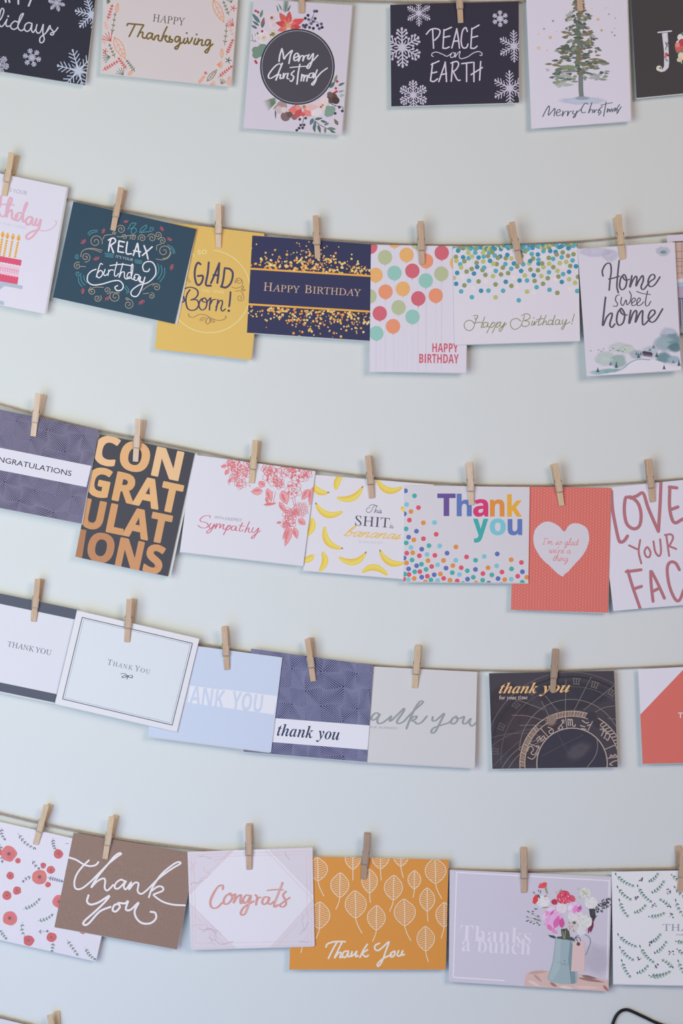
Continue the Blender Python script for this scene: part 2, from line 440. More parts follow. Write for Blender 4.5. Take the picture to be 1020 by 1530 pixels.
   112, 92, 116, 99, 118, 214, 118, 212, 58, 210, 34, 203, 20, 191, 12, 170, 10, 166, 10, 164, 0, 304, 0, 306, 10, 286, 12, 272, 18, 265, 28, 262, 43],
   [106, 136, 222, 273, 216, 136]]),
  "B": (327,
   [[190, 346, 63, 346, 60, 336, 78, 334, 89, 330, 96, 323, 98, 312, 97, 301, 94, 286, 32, 54, 24, 33, 14, 20, 0, 12, -20, 10, -22, 10, -25, 0, 128, 0,
   171, 3, 208, 13, 238, 29, 261, 51, 275, 77, 280, 108, 265, 157, 221, 187, 284, 220, 306, 272, 277, 327], [176, 329, 190, 329, 237, 315, 253, 274, 246,
   240, 226, 214, 191, 198, 144, 192, 133, 193, 126, 194, 123, 196, 122, 200, 132, 241, 140, 272, 146, 293, 150, 306, 153, 314, 156, 320, 160, 325, 166,
   327], [115, 172, 122, 175, 131, 176, 144, 176, 179, 173, 204, 161, 219, 142, 224, 113, 217, 72, 196, 42, 161, 22, 114, 16, 98, 16, 86, 19, 80, 24, 78,
   33, 78, 38, 79, 43, 80, 49, 82, 54, 112, 166]]),
  "D": (378,
   [[196, 346, 63, 346, 60, 336, 77, 334, 89, 330, 96, 323, 98, 312, 97, 302, 94, 286, 31, 54, 23, 32, 13, 19, -1, 12, -21, 10, -24, 10, -26, 0, 124, 0,
   174, 4, 219, 16, 259, 36, 293, 61, 320, 91, 340, 126, 352, 163, 356, 202, 352, 244, 337, 279, 313, 308, 282, 329, 242, 342], [175, 329, 189, 330, 236,
   322, 271, 300, 292, 264, 298, 214, 296, 177, 288, 140, 274, 107, 255, 77, 230, 52, 201, 33, 166, 21, 126, 16, 115, 17, 104, 18, 96, 19, 90, 21, 81,
   27, 78, 36, 80, 48, 84, 66, 144, 288, 148, 304, 153, 315, 158, 322, 165, 327]]),
  "H": (388,
   [[201, 346, 63, 346, 60, 336, 78, 334, 89, 330, 96, 323, 98, 312, 97, 302, 94, 286, 31, 54, 26, 38, 20, 26, 13, 18, 4, 14, -6, 11, -20, 10, -22, 10,
   -25, 0, 113, 0, 116, 10, 98, 12, 86, 16, 80, 23, 78, 34, 78, 38, 79, 44, 81, 52, 82, 60, 110, 164, 113, 169, 116, 172, 121, 174, 128, 174, 256, 174,
   263, 174, 268, 172, 271, 170, 272, 166, 272, 164, 272, 162, 271, 160, 271, 158, 243, 54, 238, 38, 232, 26, 226, 18, 217, 14, 206, 11, 192, 10, 190,
   10, 187, 0, 325, 0, 328, 10, 310, 12, 298, 16, 292, 23, 290, 34, 290, 38, 291, 44, 293, 52, 294, 60, 356, 292, 364, 313, 374, 327, 387, 334, 406, 336,
   410, 336, 413, 346, 275, 346, 272, 336, 289, 334, 301, 330, 308, 323, 310, 312, 309, 301, 306, 286, 284, 204, 281, 198, 278, 195, 273, 194, 266, 193,
   138, 193, 131, 193, 126, 195, 122, 197, 122, 202, 122, 207, 124, 212, 144, 290, 153, 313, 163, 327, 177, 334, 196, 336, 198, 336]]),
  "I": (183,
   [[205, 346, 66, 346, 62, 336, 80, 334, 92, 330, 98, 323, 100, 312, 99, 302, 96, 286, 34, 54, 28, 38, 22, 26, 16, 18, 7, 14, -4, 11, -18, 10, -20, 10,
   -23, 0, 117, 0, 120, 10, 102, 12, 91, 16, 84, 23, 82, 34, 83, 44, 86, 60, 149, 292, 157, 313, 166, 327, 180, 334, 198, 336, 202, 336]]),
  "K": (338,
   [[200, 346, 63, 346, 60, 336, 78, 334, 89, 330, 96, 323, 98, 312, 97, 302, 94, 286, 31, 54, 26, 38, 20, 26, 13, 18, 4, 14, -6, 11, -20, 10, -22, 10,
   -25, 0, 118, 0, 120, 10, 101, 12, 88, 15, 80, 22, 78, 34, 79, 43, 82, 56, 112, 167, 114, 172, 118, 174, 122, 172, 125, 170, 200, 59, 206, 50, 210, 41,
   213, 34, 214, 28, 212, 19, 206, 14, 196, 10, 182, 10, 178, 10, 176, 0, 324, 0, 326, 10, 308, 12, 293, 20, 279, 33, 264, 52, 166, 196, 250, 264, 290,
   294, 321, 318, 346, 332, 367, 336, 370, 336, 373, 346, 252, 346, 250, 336, 252, 336, 272, 333, 279, 323, 272, 308, 250, 287, 128, 188, 125, 187, 122,
   186, 119, 187, 118, 190, 119, 192, 119, 194, 120, 196, 120, 198, 146, 294, 154, 316, 163, 328, 176, 334, 193, 336, 197, 336]]),
  "N": (373,
   [[136, 346, 63, 346, 60, 336, 64, 336, 78, 333, 89, 326, 96, 315, 98, 304, 98, 301, 98, 298, 97, 295, 96, 292, 31, 54, 23, 32, 12, 19, -2, 12, -22,
   10, -25, 0, 88, 0, 90, 10, 72, 12, 60, 15, 53, 21, 50, 32, 51, 38, 52, 44, 53, 53, 56, 62, 114, 278, 252, -8, 261, -8, 342, 292, 348, 308, 354, 320,
   361, 328, 370, 332, 382, 335, 396, 336, 399, 346, 286, 346, 283, 336, 302, 334, 314, 331, 321, 325, 324, 314, 323, 308, 322, 302, 321, 293, 318, 284,
   263, 80]]),
  "O": (385,
   [[276, 350, 238, 354, 205, 350, 173, 340, 142, 325, 113, 304, 86, 280, 63, 252, 43, 221, 28, 188, 19, 154, 16, 120, 20, 84, 32, 52, 52, 27, 78, 8,
   111, -4, 149, -8, 204, 0, 253, 24, 276, 42, 298, 63, 317, 87, 334, 113, 348, 140, 359, 169, 366, 197, 368, 225, 364, 261, 352, 292, 333, 318, 308,
   338], [212, 335, 238, 338, 270, 333, 292, 315, 307, 286, 312, 246, 309, 213, 303, 179, 293, 146, 279, 114, 263, 85, 244, 60, 222, 38, 199, 22, 175,
   11, 150, 8, 117, 14, 93, 32, 78, 62, 72, 102, 74, 130, 79, 157, 86, 185, 97, 213, 115, 248, 136, 279, 159, 304, 185, 323]]),
  "P": (300,
   [[199, 346, 63, 346, 60, 336, 78, 334, 89, 330, 96, 323, 98, 312, 97, 301, 94, 286, 31, 54, 23, 32, 14, 18, 0, 12, -20, 10, -22, 10, -25, 0, 120, 0,
   123, 10, 102, 12, 88, 15, 81, 22, 78, 34, 78, 37, 79, 41, 79, 45, 80, 48, 110, 160, 112, 164, 118, 166, 164, 166, 204, 169, 238, 179, 266, 194, 287,
   215, 300, 240, 304, 268, 278, 327], [169, 330, 182, 331, 211, 327, 232, 316, 244, 298, 248, 271, 241, 233, 221, 204, 189, 186, 144, 180, 130, 181,
   122, 182, 120, 184, 118, 188, 119, 192, 120, 196, 148, 302, 154, 317, 160, 326]]),
  "R": (336,
   [[210, 346, 63, 346, 60, 336, 78, 334, 89, 330, 96, 323, 98, 312, 97, 301, 94, 286, 32, 54, 24, 33, 14, 20, 0, 12, -20, 10, -22, 10, -25, 0, 118, 0,
   120, 10, 115, 10, 99, 11, 88, 15, 81, 22, 79, 34, 80, 46, 85, 66, 114, 172, 122, 171, 131, 170, 142, 170, 154, 170, 164, 170, 234, 0, 311, 0, 314, 10,
   312, 10, 296, 13, 284, 23, 273, 40, 262, 64, 216, 175, 290, 212, 315, 271, 308, 303, 288, 326, 256, 341], [176, 329, 187, 330, 240, 315, 258, 270,
   251, 236, 230, 209, 196, 192, 150, 186, 142, 186, 133, 187, 125, 187, 118, 188, 147, 296, 151, 309, 155, 318, 160, 324, 167, 327]]),
  "S": (275,
   [[177, 353, 165, 354, 137, 351, 113, 342, 93, 328, 78, 310, 69, 288, 66, 263, 68, 242, 76, 221, 91, 199, 114, 172, 126, 161, 136, 150, 146, 140, 154,
   130, 163, 117, 170, 104, 174, 91, 176, 78, 173, 59, 167, 42, 156, 28, 143, 17, 127, 10, 108, 8, 76, 14, 51, 34, 35, 66, 28, 109, 19, 108, 2, -6, 11,
   -6, 19, 6, 31, 10, 34, 10, 36, 10, 40, 9, 43, 8, 80, -3, 114, -7, 144, -4, 171, 6, 193, 22, 210, 42, 220, 67, 224, 94, 217, 133, 196, 167, 184, 180,
   172, 192, 161, 205, 150, 216, 136, 233, 125, 249, 117, 265, 115, 280, 119, 304, 130, 322, 149, 334, 172, 338, 200, 332, 220, 316, 233, 288, 238, 250,
   246, 250, 262, 352, 252, 352, 244, 343, 233, 340, 230, 340, 225, 342, 218, 344, 209, 347, 199, 350, 188, 352]]),
  "T": (313,
   [[55, 346, 33, 263, 44, 262, 52, 284, 63, 300, 76, 313, 94, 322, 116, 326, 144, 328, 158, 328, 168, 326, 172, 320, 171, 315, 170, 310, 104, 66, 97,
   46, 90, 31, 82, 20, 72, 14, 59, 11, 43, 10, 39, 10, 37, 0, 194, 0, 197, 10, 192, 10, 171, 11, 158, 14, 150, 21, 148, 32, 149, 47, 154, 69, 222, 315,
   224, 321, 227, 325, 231, 327, 237, 328, 258, 328, 287, 325, 306, 316, 315, 300, 318, 276, 318, 272, 318, 268, 318, 264, 318, 260, 327, 260, 343, 346]]),
  "U": (365,
   [[199, 346, 53, 346, 50, 336, 70, 335, 84, 331, 91, 324, 93, 312, 92, 303, 88, 288, 48, 135, 41, 106, 38, 84, 46, 47, 68, 18, 103, -1, 149, -8, 186,
   -4, 217, 5, 242, 22, 263, 46, 280, 79, 294, 122, 332, 266, 337, 282, 341, 295, 345, 306, 348, 313, 364, 331, 388, 336, 394, 336, 396, 346, 280, 346,
   278, 336, 297, 335, 309, 330, 315, 321, 318, 306, 316, 288, 310, 264, 276, 135, 261, 88, 247, 59, 231, 41, 212, 28, 188, 20, 160, 17, 130, 21, 108,
   34, 93, 54, 88, 82, 92, 106, 100, 144, 138, 284, 146, 308, 156, 324, 171, 334, 192, 336, 197, 336]]),
  "Y": (307,
   [[162, 346, 12, 346, 10, 336, 26, 335, 40, 330, 51, 323, 60, 311, 70, 295, 78, 272, 124, 150, 97, 49, 93, 36, 88, 26, 81, 18, 71, 14, 57, 11, 39, 9,
   36, 0, 189, 0, 192, 9, 169, 10, 154, 13, 146, 19, 144, 30, 144, 34, 145, 40, 146, 45, 147, 49, 175, 152, 292, 285, 312, 307, 330, 322, 344, 332, 358,
   335, 362, 346, 242, 346, 240, 336, 250, 335, 258, 334, 265, 333, 271, 332, 278, 326, 281, 318, 279, 309, 272, 298, 262, 284, 248, 266, 167, 175, 124,
   292, 122, 299, 120, 304, 119, 310, 119, 315, 121, 325, 128, 331, 141, 334, 159, 336]]),
 },
 'D': {
  "A": (345,
   [[126, 358, 0, 0, 82, 0, 108, 85, 238, 85, 264, 0, 345, 0, 218, 358], [170, 292, 172, 303, 175, 292, 179, 280, 183, 266, 187, 253, 190, 241, 193, 232,
   220, 148, 126, 148, 152, 232, 154, 239, 158, 250, 162, 264, 166, 278]]),
  "B": (336,
   [[45, 357, 45, 0, 178, 0, 233, 7, 274, 28, 301, 60, 310, 104, 307, 129, 301, 148, 291, 164, 278, 174, 263, 182, 246, 187, 246, 190, 269, 198, 286,
   215, 297, 238, 300, 266, 291, 309, 264, 337, 219, 352, 156, 357], [120, 295, 160, 295, 189, 293, 208, 286, 219, 274, 223, 256, 220, 239, 210, 226,
   192, 218, 164, 216, 120, 216], [120, 156, 168, 156, 198, 152, 217, 143, 228, 129, 231, 111, 228, 91, 218, 76, 199, 66, 170, 62, 120, 62]]),
  "C": (319,
   [[223, 360, 196, 362, 147, 356, 105, 338, 72, 310, 48, 274, 34, 229, 29, 178, 33, 126, 46, 82, 68, 45, 99, 18, 139, 1, 190, -5, 217, -4, 241, 0, 264,
   5, 288, 14, 288, 77, 263, 69, 240, 63, 218, 59, 196, 58, 156, 66, 128, 89, 112, 127, 107, 178, 113, 228, 130, 266, 158, 291, 196, 299, 216, 297, 236,
   292, 256, 284, 276, 276, 301, 337, 276, 347, 250, 355]]),
  "D": (370,
   [[45, 357, 45, 0, 146, 0, 228, 11, 290, 46, 328, 103, 341, 182, 335, 235, 318, 278, 291, 312, 254, 337, 209, 352, 157, 357], [120, 295, 161, 295, 205,
   288, 236, 267, 256, 232, 262, 180, 235, 92, 153, 62, 120, 62]]),
  "E": (280,
   [[45, 357, 45, 0, 250, 0, 250, 62, 120, 62, 120, 154, 242, 154, 242, 216, 120, 216, 120, 295, 250, 295, 250, 357]]),
  "F": (275,
   [[45, 357, 45, 0, 120, 0, 120, 141, 240, 141, 240, 203, 120, 203, 120, 295, 250, 295, 250, 357]]),
  "G": (362,
   [[244, 360, 216, 362, 160, 356, 114, 340, 77, 312, 51, 276, 34, 231, 29, 179, 40, 100, 72, 42, 124, 7, 195, -5, 231, -4, 264, 0, 293, 7, 322, 16, 322,
   200, 180, 200, 180, 138, 248, 138, 248, 63, 238, 61, 227, 60, 215, 58, 200, 58, 170, 62, 146, 73, 129, 91, 116, 116, 109, 144, 107, 178, 110, 212,
   120, 242, 136, 266, 158, 284, 184, 295, 215, 299, 238, 298, 259, 294, 279, 287, 296, 280, 322, 340, 298, 349, 272, 356]]),
  "H": (383,
   [[120, 357, 45, 357, 45, 0, 120, 0, 120, 154, 262, 154, 262, 0, 338, 0, 338, 357, 262, 357, 262, 217, 120, 217]]),
  "I": (185,
   [[50, 0, 140, 0, 140, 357, 50, 357]]),
  "J": (166,
   [[120, 357, 45, 357, 45, 22, 44, 0, 39, -18, 32, -29, 22, -36, 11, -40, -2, -42, -11, -41, -20, -40, -29, -38, -37, -36, -37, -100, -28, -101, -18,
   -103, -6, -105, 8, -105, 39, -102, 66, -92, 89, -76, 106, -51, 117, -19, 120, 23]]),
  "K": (332,
   [[120, 357, 45, 357, 45, 0, 120, 0, 120, 128, 152, 150, 246, 0, 332, 0, 206, 199, 331, 357, 247, 357, 150, 236, 143, 225, 135, 215, 128, 204, 120,
   194]]),
  "L": (282,
   [[120, 357, 45, 357, 45, 0, 266, 0, 266, 62, 120, 62]]),
  "M": (471,
   [[45, 357, 45, 0, 112, 0, 112, 166, 112, 186, 112, 207, 111, 229, 110, 250, 109, 268, 108, 280, 110, 280, 196, 0, 266, 0, 358, 280, 360, 280, 359,
   267, 358, 250, 358, 229, 357, 208, 356, 187, 356, 169, 356, 0, 426, 0, 426, 357, 324, 357, 234, 84, 232, 84, 148, 357]]),
  "N": (406,
   [[45, 357, 45, 0, 112, 0, 112, 168, 112, 194, 111, 219, 110, 244, 108, 270, 110, 270, 266, 0, 362, 0, 362, 357, 294, 357, 294, 188, 294, 164, 294,
   139, 296, 114, 297, 90, 296, 90, 140, 357]]),
  "O": (398,
   [[252, 357, 200, 362, 146, 357, 103, 340, 70, 312, 47, 276, 34, 231, 29, 180, 34, 128, 47, 82, 70, 46, 103, 18, 146, 1, 199, -5, 252, 1, 295, 18, 328,
   46, 351, 82, 364, 127, 369, 179, 364, 231, 351, 276, 328, 312, 295, 340], [158, 292, 200, 300, 241, 292, 268, 268, 284, 229, 290, 179, 284, 129, 268,
   91, 241, 67, 199, 58, 158, 67, 130, 91, 114, 129, 108, 179, 114, 229, 130, 268]]),
  "P": (314,
   [[45, 357, 45, 0, 120, 0, 120, 127, 153, 127, 200, 131, 235, 144, 261, 163, 278, 187, 288, 215, 292, 246, 284, 292, 260, 327, 219, 350, 159, 357],
   [120, 295, 155, 295, 200, 282, 215, 243, 210, 218, 196, 202, 174, 192, 146, 189, 120, 189]]),
  "R": (330,
   [[45, 357, 45, 0, 120, 0, 120, 137, 161, 137, 246, 0, 330, 0, 225, 156, 242, 165, 258, 176, 272, 190, 282, 207, 289, 227, 292, 250, 283, 297, 257,
   330, 212, 350, 149, 357], [120, 295, 144, 295, 176, 292, 198, 284, 211, 270, 215, 248, 211, 226, 199, 211, 177, 202, 145, 198, 120, 198]]),
  "S": (275,
   [[175, 360, 148, 362, 98, 355, 60, 335, 35, 303, 27, 260, 29, 238, 36, 218, 45, 202, 57, 188, 71, 177, 85, 168, 99, 160, 112, 154, 139, 141, 162, 128,
   176, 114, 182, 96, 179, 80, 170, 68, 154, 60, 130, 58, 103, 60, 76, 67, 49, 76, 23, 87, 23, 16, 70, 0, 124, -5, 180, 2, 221, 23, 247, 56, 256, 99,
   253, 125, 245, 146, 232, 164, 215, 179, 194, 193, 168, 206, 139, 221, 118, 233, 105, 246, 101, 263, 104, 278, 112, 289, 126, 296, 146, 299, 166, 298,
   186, 294, 206, 287, 230, 278, 254, 337, 227, 348, 201, 356]]),
  "T": (289,
   [[280, 357, 10, 357, 10, 294, 107, 294, 107, 0, 182, 0, 182, 294, 280, 294]]),
  "U": (378,
   [[118, 357, 42, 357, 42, 127, 52, 73, 80, 31, 125, 4, 188, -5, 233, -1, 270, 12, 299, 33, 319, 59, 331, 91, 336, 126, 336, 357, 260, 357, 260, 139,
   256, 103, 243, 78, 221, 63, 190, 58, 158, 63, 136, 76, 122, 101, 118, 138]]),
  "V": (325,
   [[76, 357, 0, 357, 121, 0, 204, 0, 325, 357, 248, 357, 181, 144, 179, 137, 176, 124, 172, 109, 168, 93, 165, 78, 162, 66, 160, 78, 157, 93, 153, 109,
   149, 124, 146, 137, 144, 144]]),
  "W": (484,
   [[74, 357, 0, 357, 91, 0, 177, 0, 225, 187, 227, 194, 229, 204, 232, 216, 234, 228, 236, 241, 239, 253, 241, 263, 242, 271, 243, 263, 244, 253, 247,
   241, 249, 228, 252, 216, 254, 204, 256, 194, 258, 188, 306, 0, 392, 0, 484, 357, 409, 357, 364, 162, 361, 149, 357, 133, 354, 116, 350, 98, 348, 82,
   346, 68, 344, 82, 342, 98, 338, 115, 335, 132, 332, 146, 330, 157, 278, 357, 206, 357, 154, 157, 152, 146, 148, 132, 145, 115, 142, 98, 139, 82, 138,
   68, 136, 82, 133, 98, 130, 116, 126, 133, 123, 149, 120, 162]]),
  "X": (334,
   [[91, 357, 8, 357, 118, 184, 0, 0, 81, 0, 164, 135, 247, 0, 334, 0, 213, 180, 325, 357, 244, 357, 168, 228]]),
  "Y": (312,
   [[82, 357, 0, 357, 118, 136, 118, 0, 194, 0, 194, 139, 312, 357, 230, 357, 156, 210]]),
  "h": (329,
   [[114, 380, 39, 380, 39, 0, 114, 0, 114, 128, 117, 167, 126, 195, 144, 213, 172, 218, 206, 204, 216, 160, 216, 0, 291, 0, 291, 178, 284, 223, 264,
   254, 233, 272, 193, 278, 169, 276, 148, 268, 129, 256, 114, 238, 110, 238, 111, 248, 112, 264, 113, 283, 114, 302]]),
  "a": (302,
   [[200, 273, 151, 278, 123, 277, 95, 272, 70, 264, 46, 254, 71, 204, 90, 211, 109, 218, 128, 222, 148, 224, 166, 221, 179, 214, 188, 201, 190, 182,
   190, 170, 143, 168, 90, 162, 52, 146, 29, 119, 21, 82, 27, 43, 45, 16, 72, 0, 106, -5, 136, -2, 159, 5, 178, 18, 196, 37, 198, 37, 212, 0, 264, 0,
   264, 182, 257, 225, 235, 255], [162, 126, 190, 126, 190, 104, 186, 81, 174, 64, 156, 53, 134, 50, 119, 51, 108, 57, 100, 66, 98, 81, 101, 99, 112,
   112, 131, 122]]),
  "n": (329,
   [[234, 272, 194, 278, 169, 276, 146, 268, 125, 256, 110, 238, 106, 238, 96, 273, 39, 273, 39, 0, 114, 0, 114, 128, 117, 167, 126, 195, 144, 213, 172,
   218, 192, 215, 206, 204, 214, 185, 216, 160, 216, 0, 291, 0, 291, 178, 284, 223, 264, 254]]),
  "k": (310,
   [[114, 380, 39, 380, 39, 0, 114, 0, 114, 85, 146, 110, 224, 0, 310, 0, 195, 154, 304, 273, 220, 273, 143, 190, 134, 180, 126, 170, 118, 159, 110, 148,
   110, 148, 111, 164, 112, 179, 113, 195, 114, 210]]),
  "y": (285,
   [[82, 273, 0, 273, 108, 2, 104, -12, 96, -30, 84, -46, 68, -56, 46, -60, 38, -60, 30, -59, 23, -58, 17, -57, 17, -116, 25, -117, 33, -119, 43, -120,
   55, -120, 92, -115, 124, -99, 150, -72, 169, -35, 284, 273, 204, 273, 154, 120, 151, 108, 148, 97, 145, 85, 144, 72, 142, 72, 141, 85, 139, 97, 136,
   108, 133, 120]]),
  "o": (310,
   [[192, 274, 156, 278, 100, 269, 58, 242, 31, 197, 22, 137, 27, 95, 40, 60, 60, 32, 86, 12, 118, -1, 154, -5, 209, 4, 251, 32, 278, 77, 287, 137, 283,
   179, 270, 214, 250, 241, 224, 262], [129, 213, 154, 218, 180, 213, 198, 198, 208, 172, 211, 137, 208, 101, 198, 76, 180, 60, 155, 55, 129, 60, 112,
   76, 102, 101, 98, 137, 102, 172, 112, 198]]),
  "u": (329,
   [[112, 273, 38, 273, 38, 95, 44, 50, 64, 19, 95, 1, 134, -5, 159, -3, 183, 4, 203, 17, 218, 35, 222, 35, 232, 0, 290, 0, 290, 273, 215, 273, 215, 144,
   212, 106, 202, 78, 185, 60, 156, 54, 136, 58, 122, 70, 115, 88, 112, 114]]),
 },
 'Z': {
  "t": (138,
   [[120, 296, 100, 296, 59, 249, 10, 221, 10, 204, 34, 204, -8, 52, -10, 45, -11, 39, -11, 34, -12, 29, -3, 2, 22, -7, 45, -3, 66, 11, 86, 33, 107, 63,
   96, 70, 73, 40, 58, 30, 52, 33, 50, 42, 50, 49, 52, 57, 54, 66, 57, 76, 94, 204, 134, 204, 139, 224, 100, 224]]),
  "h": (266,
   [[86, 146, 140, 350, 109, 345, 82, 340, 57, 337, 36, 336, 36, 322, 44, 322, 55, 321, 62, 319, 66, 314, 67, 306, 67, 303, 66, 297, 64, 289, 61, 278,
   -14, 0, 47, 0, 69, 74, 98, 138, 128, 180, 156, 194, 164, 191, 166, 184, 165, 176, 162, 165, 144, 114, 136, 86, 129, 62, 124, 44, 123, 30, 131, 2, 156,
   -7, 197, 11, 238, 66, 228, 73, 206, 42, 191, 32, 185, 35, 183, 42, 183, 45, 184, 49, 185, 52, 186, 56, 210, 126, 222, 166, 226, 193, 216, 221, 188,
   230, 162, 225, 137, 210, 112, 184]]),
  "a": (250,
   [[147, 222, 123, 230, 94, 224, 62, 206, 42, 187, 24, 164, 8, 137, -4, 110, -11, 82, -14, 54, -10, 30, 1, 10, 18, -2, 40, -6, 62, -3, 83, 9, 102, 28,
   120, 56, 118, 47, 117, 39, 116, 32, 116, 26, 123, 2, 146, -6, 185, 10, 223, 58, 212, 65, 193, 39, 178, 30, 172, 33, 170, 42, 171, 47, 172, 55, 176,
   66, 180, 80, 221, 226, 168, 226, 160, 198], [117, 206, 128, 209, 143, 203, 148, 184, 146, 169, 143, 150, 138, 130, 131, 110, 123, 89, 114, 70, 103,
   54, 92, 42, 80, 33, 69, 30, 54, 38, 48, 60, 49, 72, 52, 86, 56, 101, 62, 118, 71, 142, 81, 163, 93, 182, 105, 196]]),
  "n": (266,
   [[86, 144, 112, 230, 59, 222, 12, 216, 14, 203, 18, 203, 33, 200, 38, 189, 38, 185, 37, 179, 35, 169, 32, 157, -10, 0, 49, 0, 60, 42, 72, 80, 86, 113,
   102, 142, 131, 181, 158, 194, 166, 191, 168, 184, 167, 176, 164, 165, 146, 114, 137, 86, 130, 62, 126, 44, 125, 30, 133, 2, 158, -7, 179, -3, 198, 10,
   217, 31, 238, 60, 226, 67, 216, 52, 208, 41, 201, 34, 194, 32, 187, 35, 185, 42, 192, 65, 212, 126, 219, 149, 224, 168, 227, 183, 228, 193, 219, 221,
   190, 230, 164, 225, 139, 210, 114, 183]]),
  "k": (241,
   [[79, 122, 140, 350, 109, 345, 82, 340, 57, 337, 36, 336, 36, 322, 44, 322, 55, 321, 62, 319, 66, 314, 67, 306, 67, 303, 66, 297, 64, 289, 61, 278,
   -14, 0, 47, 0, 72, 94, 89, 107, 101, 48, 114, 14, 131, -2, 152, -7, 186, 9, 218, 56, 206, 62, 192, 39, 179, 31, 168, 38, 158, 59, 154, 75, 150, 95,
   145, 120, 140, 150, 167, 172, 188, 189, 203, 200, 212, 206, 217, 208, 224, 210, 230, 212, 236, 213, 236, 226, 134, 226, 134, 213, 146, 212, 153, 210,
   157, 206, 158, 199, 154, 188, 142, 174, 132, 165, 118, 153, 100, 139]]),
  "y": (210,
   [[74, 220, 63, 230, 51, 229, 36, 226, 27, 224, 17, 222, 5, 220, -7, 219, -7, 206, 0, 206, 10, 205, 18, 200, 21, 195, 24, 186, 28, 174, 33, 158, 38,
   139, 43, 116, 48, 92, 52, 67, 56, 43, 59, 22, 61, 6, 62, -4, 60, -13, 56, -22, 50, -32, 44, -42, 36, -51, 28, -58, 21, -62, 15, -64, 6, -61, -6, -54,
   -20, -48, -30, -46, -42, -48, -51, -54, -57, -63, -60, -74, -57, -86, -50, -96, -38, -102, -22, -104, -4, -101, 15, -91, 35, -75, 55, -55, 75, -31,
   94, -4, 112, 25, 130, 55, 146, 84, 159, 113, 171, 140, 179, 163, 185, 182, 186, 197, 184, 211, 178, 222, 169, 228, 156, 230, 143, 228, 134, 222, 127,
   212, 125, 200, 128, 187, 139, 177, 149, 168, 152, 157, 142, 119, 110, 56, 102, 98, 95, 135, 89, 165, 84, 189]]),
  "o": (235,
   [[165, 225, 130, 230, 105, 227, 80, 216, 57, 200, 36, 179, 18, 155, 4, 128, -5, 101, -8, 73, -2, 40, 15, 15, 40, -2, 72, -7, 99, -3, 125, 8, 149, 24,
   170, 46, 187, 70, 201, 97, 209, 124, 212, 151, 207, 184, 190, 209], [117, 212, 128, 214, 147, 206, 153, 179, 152, 162, 149, 142, 144, 121, 137, 98,
   129, 76, 120, 55, 110, 37, 100, 22, 88, 13, 77, 10, 58, 18, 52, 44, 53, 62, 56, 83, 61, 105, 67, 128, 75, 150, 84, 171, 94, 189, 105, 202]]),
  "u": (266,
   [[60, 58, 108, 230, 80, 226, 54, 222, 31, 218, 9, 216, 10, 203, 14, 203, 29, 200, 34, 189, 33, 176, 28, 157, 11, 97, 5, 74, 0, 56, -3, 41, -4, 30, 6,
   2, 34, -7, 60, -2, 85, 14, 110, 40, 135, 76, 128, 44, 126, 30, 128, 14, 135, 3, 146, -5, 160, -7, 180, -3, 199, 10, 218, 31, 239, 60, 228, 68, 222,
   59, 217, 52, 213, 46, 208, 42, 201, 35, 194, 32, 191, 33, 189, 36, 187, 39, 186, 42, 199, 90, 235, 224, 176, 224, 153, 147, 124, 84, 93, 43, 66, 30,
   59, 32, 56, 40, 57, 48]]),
 },
}
